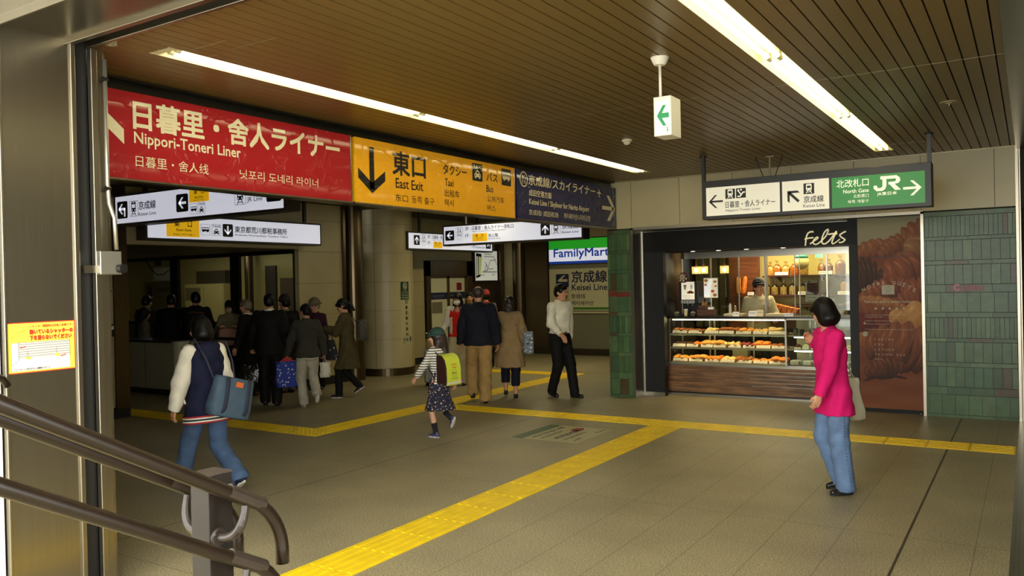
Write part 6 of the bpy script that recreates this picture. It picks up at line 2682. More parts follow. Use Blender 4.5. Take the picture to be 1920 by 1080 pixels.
class Pose:
    def __init__(s, lean=0., drop=0., fl=(0, 0, 0, 0), fr=(0, 0, 0, 0), al=(5, 8, 12), ar=(5, 8, 12), head=(0, 0, 0), twist=0., sway=0., fem=False, child=False, wide=1.0, splay=4):
        """foot: forward, side, lift, pitch(deg, toes down positive); arm: swing forward, abduct, elbow (deg)"""
        s.lean, s.fem, s.child, s.wide = R(lean), fem, child, wide
        s.twist = R(twist)
        hz = .905 - drop
        s.hipc = np.array([sway, 0, hz])
        s.U = np.array([0, math.sin(s.lean), math.cos(s.lean)])
        s.pel = s.hipc + np.array([0, 0, .03])
        s.neck = s.pel + s.U * .52 + np.array([0, -.01, 0])
        hw = .165 if fem else .19
        hw *= wide if wide < 1.1 else 1.05
        s.sh = {}
        ct, st = math.cos(s.twist), math.sin(s.twist)
        for i, sg in ((0, -1), (1, 1)):
            s.sh[i] = s.pel + s.U * .465 + np.array([sg * hw * ct, sg * hw * st, 0])
        s.hip, s.knee, s.ank, s.foot = {}, {}, {}, {}
        for i, sg, f in ((0, -1, fl), (1, 1, fr)):
            s.hip[i] = s.hipc + np.array([sg * .088, 0, -.01])
            p = R(f[3])
            bx = sg * .085 + f[1]
            # ankle position from foot: pitched about the toe ball
            ball = np.array([bx + sg * .01, f[0] + .13, f[2] + .015])
            back = np.array([0, -math.cos(p), math.sin(p)])
            upv = np.array([0, math.sin(p), math.cos(p)])
            s.ank[i] = ball + back * .13 + upv * .065
            s.foot[i] = (ball + back * .13 - upv * .015, np.stack([np.array([1, 0, 0]), -back, upv], 1), sg * R(splay))
            L1, L2 = .412, .406
            d = s.ank[i] - s.hip[i]
            D = min(np.linalg.norm(d), L1 + L2 - 1e-3)
            a = math.acos(max(-1, min(1, (L1 * L1 + D * D - L2 * L2) / (2 * L1 * D))))
            dn = unit(d)
            pole = np.array([sg * .08, 1, 0])
            pole = unit(pole - dn * (pole @ dn))
            s.knee[i] = s.hip[i] + L1 * (math.cos(a) * dn + math.sin(a) * pole)
        s.elb, s.wri, s.hd = {}, {}, {}
        for i, sg, a in ((0, -1, al), (1, 1, ar)):
            sw, ab, be = (R(q) for q in a[:3])
            inward = R(a[3]) if len(a) > 3 else 0
            up = np.array([sg * math.sin(ab), math.sin(sw) * math.cos(ab), -math.cos(sw) * math.cos(ab)])
            s.elb[i] = s.sh[i] + .285 * up
            fw = np.array([sg * math.sin(ab) * .6 - sg * math.sin(inward), math.sin(sw + be), -math.cos(sw + be)])
            fw = unit(fw)
            s.wri[i] = s.elb[i] + .25 * fw
            s.hd[i] = fw
        nd = unit(s.U + np.array([0, .22, 0]))
        s.hc = s.neck + nd * .142 + np.array([0, .012, 0])
        s.HR = rotm(*(R(q) for q in head))
        s.head = head


def person(name, label, x, y, face, H, pose, skin=None, hair='short', hairm=None, top=None, bottom=None, shoes=None, vox=.009, group=None, facef=False, extra=None,
           hand=('relax', 'relax'), headk=1.0, cat='person'):
    """face: heading vector on the floor"""
    s = H / 1.70
    P = pose
    rz = math.atan2(-face[0], face[1])
    root = thing(name, label, cat, (x, y, 0), group, rz)
    skin = skin or M_SKIN
    hairm = hairm or M_HAIR
    P.root, P.s, P.rz = root, s, rz
    P.xyz = np.array([x, y, 0])
    sl, fem = P.lean, P.fem
    fs = .92 if fem else 1.0
    w = P.wide
    allp = [P.hc] + list(P.ank.values()) + list(P.wri.values()) + list(P.elb.values()) + list(P.sh.values())
    lo = np.min(allp, 0) - .24
    hi = np.max(allp, 0) + .24
    lo[2] = min(lo[2], -.02)

    def cy(z):
        return P.pel[1] + math.tan(sl) * (z - P.pel[2])

    def tr(z, rx, ry, dy=0., tw=1.0):
        return (P.pel[2] + (z - .935) * math.cos(sl), P.hipc[0] * (1 - (z - .935)), P.pel[1] + math.sin(sl) * (z - .935) + dy, rx * fs * w * tw, ry * fs * w)

    # ---- body
    F = Field(lo, hi, vox)
    F.loft([tr(.84, .13, .09), tr(.93, .145, .10), tr(1.06, .115, .082), tr(1.22, .135, .095), tr(1.34, .14, .088), tr(1.42, .10, .06), tr(1.47, .06, .055)], .03)
    for i in (0, 1):
        F.cap(P.sh[i] + np.array([0, 0, -.02]), P.elb[i], .034 * fs, .032 * fs, .03)
        F.cap(P.elb[i], P.wri[i], .036 * fs, .025 * fs, .02)
        F.cap(P.hip[i], P.knee[i], .072, .050, .03)
        F.cap(P.knee[i], P.ank[i], .048, .032, .02)
        calf = P.knee[i] + .32 * (P.ank[i] - P.knee[i]) + np.array([0, -.022, 0])
        F.cap(P.knee[i] + .12 * (P.ank[i] - P.knee[i]) + np.array([0, -.008, 0]), P.knee[i] + .55 * (P.ank[i] - P.knee[i]) + np.array([0, -.010, 0]), .046, .038, .03)
        o, M, sp = P.foot[i]
        ch = .86 if (fem or P.child) else 1.0
        F.cap(o + M @ np.array([0, -.02, .035]) * ch, o + M @ np.array([0, .11, .028]) * ch, .028 * ch, .018 * ch, .02)
        # hand: palm, four fingers, thumb
        f = P.hd[i]
        sg = -1 if i == 0 else 1
        side = unit(np.cross(f, np.array([sg, 0, 0.])) + 1e-6)      # towards the thumb: forward
        if abs(f[1]) < .8:
            side = unit(np.array([0, 1., 0]) - f * f[1])
        else:
            side = unit(np.array([-sg, 0, .3]) - f * (np.array([-sg, 0, .3]) @ f))
        pn = unit(np.cross(side, f)) * 1.0
        inn = np.array([-sg, 0, 0.])
        if pn @ inn < 0 and abs(f[1]) < .8:
            pn = -pn
        if abs(f[1]) >= .8 and pn[2] > 0:
            pn = -pn
        kc = {'relax': (22, 30, 18), 'grip': (70, 80, 50), 'phone': (45, 55, 30)}[hand[i]]
        w0 = P.wri[i]
        hs = .92 if fem else 1.0
        for q in range(4):
            off = side * (.030 - .0195 * q) * hs
            kn = w0 + f * (.082 - .004 * abs(q - 1)) * hs + off
            F.cap(w0 + f * .012 + off * .55, kn, .0135 * hs, .0105 * hs, .010)
            d = f
            pt = kn
            for L, a in zip((.040, .025, .019), kc):
                ln = L * hs * (1.0, 1.08, 1.0, .82)[q]
                d = unit(d * math.cos(R(a)) + np.cross(np.cross(d, pn), d) * math.sin(R(a)))
                nx = pt + d * ln
                F.cap(pt, nx, .0088 * hs, .0078 * hs, .003)
                pt = nx
        t0 = w0 + f * .025 + side * .026 * hs
        t1 = t0 + unit(f * .7 + side * .55 + pn * .35) * .040 * hs
        F.cap(w0 + f * .012, t0, .014, .013, .01)
        F.cap(t0, t1, .0125 * hs, .0105 * hs, .006)
        F.cap(t1, t1 + unit(f * .9 + side * .15 + pn * .35) * .030 * hs, .0100 * hs, .0082 * hs, .004)
    # neck and head
    Hr = P.HR
    hk = headk

    def hp(p):
        return P.hc + Hr @ (np.array(p, float) * hk)

    def hr_(r):
        return np.array(r) * hk
    F.cap(P.neck - P.U * .04, hp((0, -.018, -.055)), .052 * fs, .050 * fs * (1 if hk == 1 else .95), .03)
    F.ell(hp((0, -.012, .022)), hr_((.072, .092, .094)), .015, rot=Hr)
    F.ell(hp((0, .020, -.045)), hr_((.058, .066, .062)), .035, rot=Hr)
    F.ell(hp((0, .052, -.088)), hr_((.026, .026, .018)), .03, rot=Hr)
    F.cap(hp((0, .080, .004)), hp((0, .102, -.030)), .009 * hk, .0125 * hk, .012)
    for sx in (-1, 1):
        F.ell(hp((sx * .012, .092, -.034)), hr_((.008, .009, .007)), .006, rot=Hr)
        F.ell(hp((sx * .074, -.012, -.012)), hr_((.010, .022, .032)), .008, rot=Hr)
        F.ell(hp((sx * .036, .066, -.022)), hr_((.024, .016, .020)), .02, rot=Hr)
        F.ell(hp((sx * .030, .088, .004)), hr_((.014, .010, .008)), .006, op='sub', rot=Hr)
    F.ell(hp((0, .078, .024)), hr_((.045, .014, .010)), .016, rot=Hr)
    F.ell(hp((0, .080, -.058)), hr_((.022, .010, .006)), .008, rot=Hr)
    F.build('body', skin, root, scale=s)

    def local(mb, nm, m, smooth=True, parent=root):
        return mb.build(nm, m, parent, smooth=smooth, off=(0, 0, 0))

    if facef:
        for sx in (-1, 1):
            q = MB()
            q.ell(hp((sx * .030, .0795, .003)) * s, np.array((.0115, .0075, .0062)) * hk * s, 10, 7, rot=Hr)
            local(q, 'eye', M_EYE)
            q = MB()
            pts = [hp((sx * (.014 + .034 * t), .0885 - .016 * t * t, .0235 + .006 * math.sin(2.2 * t))) * s for t in np.linspace(0, 1, 6)]
            q.tube(pts, [.0028 * s, .0038 * s, .0038 * s, .0034 * s, .0028 * s, .0012 * s], 6)
            local(q, 'eyebrow', hairm)
        q = MB()
        q.ell(hp((0, .0865, -.0585)) * s, np.array((.021, .006, .0052)) * hk * s, 12, 6, rot=Hr)
        local(q, 'mouth', M_LIP)

    # ---- hair in head space
    if hair:
        G = Field(np.array((-.15, -.22, -.42)) * hk, np.array((.15, .15, .17)) * hk, vox * .85)

        def e(c, r, k=.02, op='add'):
            G.ell(np.array(c) * hk, np.array(r) * hk, k, op)
        e((0, -.018, .028), (.084, .103, .103))
        if hair in ('short', 'boyish'):
            e((0, -.045, -.02), (.080, .072, .075), .02)
            e((0, .10, -.055), (.075, .085, .105), .012, 'sub')
            e((0, .02, -.125), (.13, .12, .062), .012, 'sub')
            for sx in (-1, 1):
                e((sx * .085, .035, -.045), (.03, .045, .045), .01, 'sub')
            e((.02, .065, .075), (.055, .035, .025), .02)
        elif hair == 'thin':
            e((0, .06, .03), (.085, .10, .12), .02, 'sub')
            e((0, -.015, .125), (.075, .085, .075), .015, 'sub')
            e((0, .02, -.125), (.13, .12, .062), .012, 'sub')
        elif hair in ('bob', 'bowl'):
            low = -.085 if hair == 'bob' else -.06
            e((0, -.028, low * .6), (.092, .095, .095), .03)
            e((0, -.035, low), (.090, .085, .055), .03)
            e((0, .112, -.055), (.060, .085, .078), .012, 'sub')
            e((0, .01, low - .125), (.15, .15, .068), .008, 'sub')
            e((0, .075, .052), (.060, .030, .030), .02)
        elif hair == 'long':
            e((0, -.035, -.06), (.092, .088, .11), .03)
            G.cap(np.array((-.055, -.03, -.06)) * hk, np.array((-.07, .02, -.24)) * hk, .045 * hk, .03 * hk, .03)
            G.cap(np.array((.055, -.03, -.06)) * hk, np.array((.07, .02, -.24)) * hk, .045 * hk, .03 * hk, .03)
            G.cap(np.array((0, -.07, -.05)) * hk, np.array((0, -.095, -.24)) * hk, .07 * hk, .045 * hk, .04)
            e((0, .112, -.055), (.056, .085, .085), .012, 'sub')
            e((0, .085, .052), (.055, .025, .030), .02)
        elif hair == 'curly':
            e((0, -.035, -.05), (.095, .092, .11), .03)
            e((0, -.04, -.13), (.088, .075, .06), .03)
            e((0, .112, -.06), (.060, .085, .09), .012, 'sub')
            G.wave(.007, 70, 60, 55, 1.0)
        elif hair == 'pony':
            e((0, -.04, -.02), (.080, .080, .08), .02)
            e((0, .108, -.058), (.064, .085, .09), .012, 'sub')
            e((0, .03, -.135), (.13, .13, .062), .012, 'sub')
            e((0, -.125, .00), (.040, .040, .040), .02)
            G.cap(np.array((0, -.14, -.01)) * hk, np.array((.01, -.155, -.15)) * hk, .034 * hk, .020 * hk, .02)
            e((0, .078, .05), (.058, .028, .028), .02)
        G.wave(.0022, 60, 50, 8, .5)
        G.build('hair', hairm, root, xf=(Hr, P.hc), scale=s)

    # ---- lower clothes
    BF = None
    if bottom:
        kind, bm = bottom[0], bottom[1]
        opt = bottom[2] if len(bottom) > 2 else {}
        F = Field(lo, hi, vox)
        if kind == 'trousers':
            th, kn, hem, stop = opt.get('th', .092), opt.get('kn', .070), opt.get('hem', .066), opt.get('stop', 1.0)
            F.loft([tr(.80, .150, .105), tr(.90, .165, .122, -.005), tr(.98, .150, .112), tr(1.05, .138, .100)], .03)
            for i in (0, 1):
                G = Field(lo, hi, vox)
                G.cap(P.hip[i] + np.array([0, -.005, -.02]), P.knee[i], th, kn, .035)
                e_ = P.knee[i] + (P.ank[i] - P.knee[i]) * stop
                dn = unit(P.ank[i] - P.knee[i])
                G.cap(P.knee[i], e_ + dn * (.0 if stop < 1 else .012), kn, hem, .03)
                G.ell(e_ + dn * (hem * .92 + (.012 if stop == 1 else 0)), (hem * 1.25,) * 2 + (hem * .6,), .004, 'sub')
                h_ = np.clip(.5 + .5 * (F.d - G.d) / .03, 0, 1)
                F.d = F.d * (1 - h_) + G.d * h_ - .03 * h_ * (1 - h_)
            F.wave(opt.get('wr', .0035), 38, 30, 34, 2.0)
        else:
            z0 = opt.get('hem', .45)
            F.loft([tr(z0, opt.get('rx', .24), opt.get('ry', .22), -.02), tr(z0 + .2, .20, .18), tr(.86, .185, .15), tr(1.0, .160, .122), tr(1.05, .154, .118)], .02, e=2.0)
            F.wave(.010, 46, 40, 3, 1.0)
        BF = F.d.copy()
        o = F.build(opt.get('name', 'trousers' if kind == 'trousers' else 'skirt'), bm, root, scale=s)
        if opt.get('cuff'):
            pass
    # ---- upper clothes
    sleeves = None
    if top:
        nm, tm, opt = top[0], top[1], top[2] if len(top) > 2 else {}
        ez = opt.get('ease', .012)
        hem = opt.get('hem', .88)
        fl_ = opt.get('flare', 1.0)
        F = Field(lo, hi, vox)
        rg = [tr(max(hem, .93), .150 + ez, .112 + ez, -.004), tr(1.06, .132 + ez, .100 + ez), tr(1.22, .152 + ez, .112 + ez), tr(1.32, .170 + ez, .110 + ez), tr(1.40, .160 + ez, .088 + ez * .7), tr(1.43, .120 + ez, .078), tr(1.452, .088 + ez * .5, .068)] + ([tr(1.462, .070, .064)] if opt.get('collar') else [tr(1.478, .064, .060)])
        if hem < .93:
            rg.append(tr(hem, (.168 + ez) * fl_, (.132 + ez) * fl_, -.008))
            if hem < .7:
                rg.append(tr(.86, (.165 + ez) * (1 + (fl_ - 1) * .4), (.128 + ez) * (1 + (fl_ - 1) * .4), -.006))
        F.loft(rg, .02)
        sm = opt.get('sleeve_mat')
        G = Field(lo, hi, vox)
        ru, rf, rw = opt.get('ru', .058) * .92, opt.get('rf', .050), opt.get('rw', .042)
        ru, rf, rw = ru * fs, rf * fs, rw * fs
        sl_ = opt.get('sleeve', 1.0)
        for i in (0, 1):
            up = P.sh[i] + np.array([0, 0, -.012]) + (np.array([(-1 if i == 0 else 1) * -.02, 0, 0]))
            if sl_ > 0:
                G.cap(up, P.elb[i], ru + ez * .4, rf + ez * .4, .035)
            if sl_ > .5:
                we = P.elb[i] + (P.wri[i] - P.elb[i]) * sl_
                G.cap(P.elb[i], we, rf + ez * .4, rw + ez * .3, .025)
                G.ell(we + P.hd[i] * (rw * 1.05), (rw * 1.25,) * 3, .004, 'sub')
        if BF is not None and bottom[0] == 'trousers':
            hz_ = P.pel[2] + (hem - .935) * math.cos(sl)
            B = np.maximum(BF - .016, hz_ - F.ax[2][None, None, :]).astype(np.float32)
            h_ = np.clip(.5 + .5 * (F.d - B) / .02, 0, 1)
            F.d = F.d * (1 - h_) + B * h_ - .02 * h_ * (1 - h_)
        if not sm and sl_ > 0:
            h_ = np.clip(.5 + .5 * (F.d - G.d) / .028, 0, 1)
            F.d = F.d * (1 - h_) + G.d * h_ - .028 * h_ * (1 - h_)
        for A in ([F, G] if sm else [F]):
            A.wave(opt.get('wr', .0035), 32, 26, 30, .7)
        cut = opt.get('neckcut')
        if cut:
            F.ell(P.neck + np.array([0, .06, .03 - cut]), (.062, .075, .05 + cut), .006, 'sub')
        F.build(nm, tm, root, scale=s)
        if sm:
            G.build('sleeve', sm, root, scale=s)
        if opt.get('collar'):
            q = MB()
            n = 20
            th = np.linspace(0, 2 * math.pi, n, endpoint=False) + math.pi / 2
            cen = P.neck + P.U * .005
            rr = []
            front = np.clip(np.sin(th), 0, 1) ** 3
            for r_, z_ in ((.066, -.012), (.063, .020), (.069, .022), (.084, -.012)):
                rr.append(np.stack([cen[0] + r_ * fs * np.cos(th), cen[1] + .004 + r_ * fs * 1.02 * np.sin(th), cen[2] + z_ - front * .035], 1) * s)
            q.rings(rr, cap=False)
            local(q, 'collar', opt['collar'])
    # ---- shoes
    if shoes:
        um, solm = shoes[0], shoes[1]
        ank = shoes[2] if len(shoes) > 2 else .075
        for i in (0, 1):
            o, M, sp = P.foot[i]
            c, sn = math.cos(sp), math.sin(sp)
            M2 = M @ np.array([[c, sn, 0], [-sn, c, 0], [0, 0, 1]])
            ch = .86 if (fem or P.child) else 1.0
            G = Field((-.08, -.11, -.02), (.08, .22, .15), .006)
            G.cap((0, -.045, .042), (0, .05, .040), .036, .038, .02)
            G.cap((0, .05, .038), (0, .135, .030), .040, .030, .025)
            G.cap((0, -.03, .05), (0, -.02, ank + .015), .036, .038, .02)
            G.ell((0, .0, ank + .075), (.06, .07, .055), .004, 'sub')
            G.ell((0, .03, -.045), (.2, .3, .058), .004, 'sub')
            sc = s * ch
            o2 = o * s
            sh = G.build('shoe', um, root, xf=(M2, o2 / sc), scale=sc)
            q = MB()
            th = np.linspace(0, 2 * math.pi, 22, endpoint=False)
            outl = [(.037 * math.cos(t) * (1 + .12 * math.sin(t)), .045 + .122 * math.sin(t)) for t in th]
            rr = [np.array([o2 + sc * (M2 @ np.array([a * k_, .045 + (b - .045) * k_, z])) for a, b in outl]) for z, k_ in ((0.0, .96), (.004, 1.0), (.020, 1.0), (.022, .97))]
            q.rings(rr)
            q.build('sole', solm, sh, off=(0, 0, 0), smooth=False)
    if extra:
        extra(P, root, s, hp, local)
    return root, P


def wpt(P, p):
    """world position of a point in a person's own frame (1.70 m scale)"""
    p = np.array(p, float) * P.s
    c, sn = math.cos(P.rz), math.sin(P.rz)
    return P.xyz + np.array([p[0] * c - p[1] * sn, p[0] * sn + p[1] * c, p[2]])


def bag(name, label, cat, P, c, w, d, h, m, handles=None, hm=None, soft=.02, yaw=0., tilt=0., taper=1.0, extra=None, shape='tote'):
    """soft bag centred at person-frame point c (bottom centre), handles go to person-frame points"""
    cw = wpt(P, c)
    t = thing(name, label, cat, tuple(cw))
    a = P.rz + yaw
    U = np.array([math.cos(a), math.sin(a), 0])
    V = np.array([-math.sin(a), math.cos(a), 0])
    Wv = np.array([0, 0, 1.0])
    if tilt:
        U, Wv = U * math.cos(tilt) + Wv * math.sin(tilt), -U * math.sin(tilt) + Wv * math.cos(tilt)
    n = 28
    th = np.linspace(0, 2 * math.pi, n, endpoint=False)
    rr = []
    for z, k in ((0, .80), (.03, .97), (.25, 1.03), (.6, 1.0), (.92, .97), (1.0, .92)):
        kk = k * (1 + (taper - 1) * z)
        e = 4.0 if shape == 'tote' else 2.6
        ct, st = np.cos(th), np.sin(th)
        rx = np.sign(ct) * np.abs(ct) ** (2 / e) * w / 2 * kk
        ry = np.sign(st) * np.abs(st) ** (2 / e) * d / 2 * kk * (1 - (.45 * z if shape == 'tote' else .1 * z))
        wob = soft * .4 * np.sin(5 * th + 9 * z)
        rr.append(np.array([cw + U * (x + wo) + V * (y + wo * .5) + Wv * (h * z) for x, y, wo in zip(rx, ry, wob)]))
    q = MB()
    q.rings(rr)
    q.build('bag_body', m, t, smooth=True)
    for pts in handles or ():
        q = MB()
        PP = [np.array(p, float) if len(p) == 3 and not isinstance(p, tuple) else wpt(P, p) for p in pts]
        q.tube(PP, .010, 8, flat=.5)
        q.build('handle', hm or m, t, smooth=True)
    if extra:
        extra(t, cw, U, V, Wv)
    return t
# ------------------------------------------------------------------ the people
HL = np.array([-.845, -.535])      # towards the left of the view
HA = np.array([-.535, .845])       # away from the entrance


def head_(l, a):
    v = HL * l + HA * a
    return v / np.linalg.norm(v)


M_BLKSHOE = mat('black_leather', (20, 18, 17), rough=.35)
M_SOLEW = mat('white_sole', (214, 208, 196), rough=.6)
M_SOLEB = mat('black_sole', (16, 15, 14), rough=.7)
M_JEANS = mat('denim_blue', (92, 116, 150), rough=.85, var=.18, vscale=9, bump=.3, bscale=40)
M_JEANSD = mat('denim_dark', (66, 88, 120), rough=.85, var=.18, vscale=9, bump=.3, bscale=40)


def stripes(name, c1, c2, period, duty, axis='Z'):
    m = bpy.data.materials.new(name)
    m.use_nodes = True
    nt = m.node_tree
    bs = nt.nodes['Principled BSDF']
    bs.inputs['Roughness'].default_value = .8
    tc = N(nt, 'ShaderNodeTexCoord')
    sx = N(nt, 'ShaderNodeSeparateXYZ')
    nt.links.new(tc.outputs['Object'], sx.inputs['Vector'])
    a = N(nt, 'ShaderNodeMath', operation='PINGPONG')
    a.inputs[1].default_value = period / 2
    nt.links.new(sx.outputs[axis], a.inputs[0])
    b = N(nt, 'ShaderNodeMath', operation='LESS_THAN')
    b.inputs[1].default_value = period / 2 * duty
    nt.links.new(a.outputs[0], b.inputs[0])
    mx = N(nt, 'ShaderNodeMixRGB')
    mx.inputs['Color1'].default_value = rgb(*c1)
    mx.inputs['Color2'].default_value = rgb(*c2)
    nt.links.new(b.outputs[0], mx.inputs['Fac'])
    nt.links.new(mx.outputs['Color'], bs.inputs['Base Color'])
    return m


def floral(name, base, spots, scale):
    m = bpy.data.materials.new(name)
    m.use_nodes = True
    nt = m.node_tree
    bs = nt.nodes['Principled BSDF']
    bs.inputs['Roughness'].default_value = .8
    tc = N(nt, 'ShaderNodeTexCoord')
    v = N(nt, 'ShaderNodeTexVoronoi', Scale=scale)
    nt.links.new(tc.outputs['Object'], v.inputs['Vector'])
    r = N(nt, 'ShaderNodeMath', operation='LESS_THAN')
    r.inputs[1].default_value = .34
    nt.links.new(v.outputs['Distance'], r.inputs[0])
    w = N(nt, 'ShaderNodeSeparateXYZ')
    nt.links.new(v.outputs['Color'], w.inputs['Vector'])
    cr = N(nt, 'ShaderNodeValToRGB')
    cr.color_ramp.interpolation = 'CONSTANT'
    n = len(spots)
    for i, c in enumerate(spots):
        e = cr.color_ramp.elements[i] if i < 2 else cr.color_ramp.elements.new(i / n)
        e.position = i / n
        e.color = rgb(*c)
    nt.links.new(w.outputs['X'], cr.inputs['Fac'])
    mx = N(nt, 'ShaderNodeMixRGB')
    mx.inputs['Color1'].default_value = rgb(*base)
    nt.links.new(r.outputs[0], mx.inputs['Fac'])
    nt.links.new(cr.outputs['Color'], mx.inputs['Color2'])
    nt.links.new(mx.outputs['Color'], bs.inputs['Base Color'])
    return m


# -- woman in the pink knit top
M_PINK = cloth('magenta', (206, 26, 102), rough=.85)


def pink_x(P, root, s, hp, local):
    q = MB()
    o, M, sp = P.foot[0]
    for dx in (-.022, .022):
        q.tube([(o + M @ np.array([dx, .075, .066])) * s, (o + M @ np.array([dx * .6, .085, .071])) * s], .004, 6)
    q.tube([(o + M @ np.array([-.022, .078, .069])) * s, (o + M @ np.array([.022, .078, .069])) * s], .003, 6)
    local(q, 'shoe_buckle', mat('brass_buckle', (190, 150, 70), rough=.3, metal=.9))
    q = MB()
    for z in np.arange(.10, .86, .028):
        pass
    q = MB()
    kk, aa, hh = P.knee[0], P.ank[0], P.hip[0]
    for a, b, ra, rb_ in ((hh + np.array([0, 0, -.10]), kk, .104, .088), (kk, aa, .087, .083)):
        n = 13
        for k in range(n):
            t = (k + .3) / n
            c = a + (b - a) * t
            r_ = ra + (rb_ - ra) * t
            q.ell((c + np.array([-r_ - .001, -.01, 0])) * s, np.array((.0025, .003, .008)) * s, 6, 4)
    local(q, 'seam_stitching', mat('stitch_dark', (52, 60, 80), rough=.8))


pw, PP_ = person('person', 'woman in magenta knit top, pale jeans and black loafers walking left past the bakery', -1.40, 7.13, head_(1, -.05), 1.60,
                 Pose(lean=3, fl=(-.06, .0, 0, 0), fr=(-.11, -.01, .008, 8), al=(16, 4, 6), ar=(-30, 2, 160, 0), head=(-62, 24, 0), fem=True, drop=.0),
                 hair='bob', top=('knit_top', M_PINK, {'ease': .028, 'hem': .70, 'flare': 1.06, 'ru': .066, 'rf': .060, 'rw': .050, 'neckcut': .02, 'wr': .005}),
                 bottom=('trousers', M_JEANS, {'th': .102, 'kn': .083, 'hem': .083, 'name': 'jeans', 'wr': .004}), shoes=(M_BLKSHOE, M_SOLEB, .06), vox=.0075, extra=pink_x)
bag('tote_bag', 'plain cream cloth tote bag hanging behind the woman in magenta', 'bag', PP_, (.20, -.24, .60), .11, .26, .36, mat('tote_cream', (196, 188, 160), rough=.8, bump=.3, bscale=18, bdist=.01),
    handles=[[(.21, -.14, .94), (.20, -.10, 1.15), (.175, -.03, 1.42), (.17, .02, 1.40), (.21, -.20, 1.15), (.21, -.32, .94)]], soft=.03)

# -- person in the varsity jacket
M_NAVY2 = cloth('navy', (30, 32, 56), rough=.8)
M_IVORY = cloth('ivory', (232, 224, 206), rough=.75)


def rib_rings(P, q, cen, ax, rx, ry, z0, z1, s, n=24):
    ax = unit(ax)
    e1 = unit(np.cross(ax, [0, 1, .01]))
    e2 = np.cross(ax, e1)
    th = np.linspace(0, 2 * math.pi, n, endpoint=False)
    rr = []
    for z, k in ((z0, .985), (z0, 1.0), (z1, 1.0), (z1, .985)):
        rr.append(np.array([(cen + ax * z + e1 * rx * k * math.cos(t) + e2 * ry * k * math.sin(t)) * s for t in th]))
    q.rings(rr, cap=False)


def varsity_x(P, root, s, hp, local):
    for nm_, off, c in (('rib_stripe', 0, (170, 32, 40)), ('rib_stripe', 1, (228, 222, 210)), ('rib_stripe', 2, (24, 24, 38)), ('rib_stripe', 3, (228, 222, 210)), ('rib_stripe', 4, (170, 32, 40))):
        q = MB()
        m_ = mat('rib_%d' % c[0], c, rough=.85)
        zc = .735 + .014 * (4 - off)
        q2 = P.pel + P.U * (zc - .935)
        rib_rings(P, q, q2, P.U, .232, .200, 0, .014, s)
        for i in (0, 1):
            rib_rings(P, q, P.wri[i] - P.hd[i] * (.008 + .010 * (4 - off)), P.hd[i], .046, .046, 0, .010, s, 16)
        local(q, nm_, m_)
    # hood lying on the back
    G = Field((-.22, -.30, 1.15), (.22, .16, 1.6), .008)
    c = P.neck
    G.ell(c + np.array([0, -.06, -.02]), (.125, .085, .055), .03)
    G.ell(c + np.array([0, -.10, -.10]), (.10, .055, .10), .04)
    G.ell(c + np.array([0, .03, .06]), (.085, .085, .07), .02, 'sub')
    G.build('hood', M_NAVY2, root, scale=s)
    q = MB()
    for i, sg in ((0, -1),):
        q.tube([(P.pel + P.U * z + np.array([sg * .185, y_, 0])) * s for z, y_ in ((-.02, .06), (.06, .10), (.12, .12))], .008, 6)
    local(q, 'pocket_trim', M_IVORY)


vx, VP = person('person', 'person in navy varsity jacket with ivory sleeves and blue jeans walking left near the handrail', -6.12, 4.62, head_(.80, .60), 1.60,
                Pose(lean=5, drop=.055, fl=(.36, .03, 0, -6), fr=(-.36, .02, .045, 30), al=(4, 12, 10), ar=(-6, 8, 14), head=(10, 12, 0), fem=True),
                hair='bowl', top=('jacket', M_NAVY2, {'ease': .034, 'hem': .75, 'flare': 1.12, 'ru': .075, 'rf': .068, 'rw': .050, 'sleeve_mat': M_IVORY, 'wr': .005}),
                bottom=('trousers', M_JEANSD, {'th': .098, 'kn': .078, 'hem': .084, 'name': 'jeans'}), shoes=(cloth('navy_canvas', (34, 38, 60)), M_SOLEW, .06), vox=.0075, extra=varsity_x)
M_BAGB = mat('bag_slate', (66, 86, 104), rough=.75, var=.1, vscale=12, bump=.3, bscale=20, bdist=.008)
M_BAGN = mat('bag_navy', (40, 44, 64), rough=.75)


def slate_x(t, cw, U, V, W):
    for x in (-.10, .10):
        q = MB()
        rr = [cw + U * (x * (1.06)) - V * (.5 * .20 * k + .004) + W * z for z, k in ((.02, .80), (.08, 1.0), (.18, .93), (.28, .76), (.335, .62))]
        q.tube(rr, .020, 8, flat=.25)
        q.build('webbing', M_BAGN, t, smooth=True)
    q = MB()
    c = cw - V * .082 + W * .285
    q.frame(c, U, V, W, (-.035, -.012, -.022), (.035, -.004, .022))
    q.build('leather_patch', mat('patch_orange', (206, 104, 50), rough=.6), t)


bag('shoulder_bag', 'slate blue shoulder bag with orange patch across the back of the varsity jacket', 'bag', VP, (.0, -.30, .74), .38, .20, .34, M_BAGB,
    handles=[[(-.08, -.27, 1.06), (-.12, -.19, 1.28), (-.15, -.06, 1.46), (-.13, .05, 1.42), (-.05, .13, 1.2)], [(.12, -.27, 1.06), (.15, -.19, 1.24), (.155, -.09, 1.42), (.14, .05, 1.42)]], hm=M_BAGN, tilt=-.28, extra=slate_x)

# -- schoolgirl
M_SKIRT = floral('skirt_floral', (26, 26, 44), [(196, 176, 164), (150, 92, 82), (90, 110, 160), (206, 190, 150), (60, 56, 96)], 38.0)


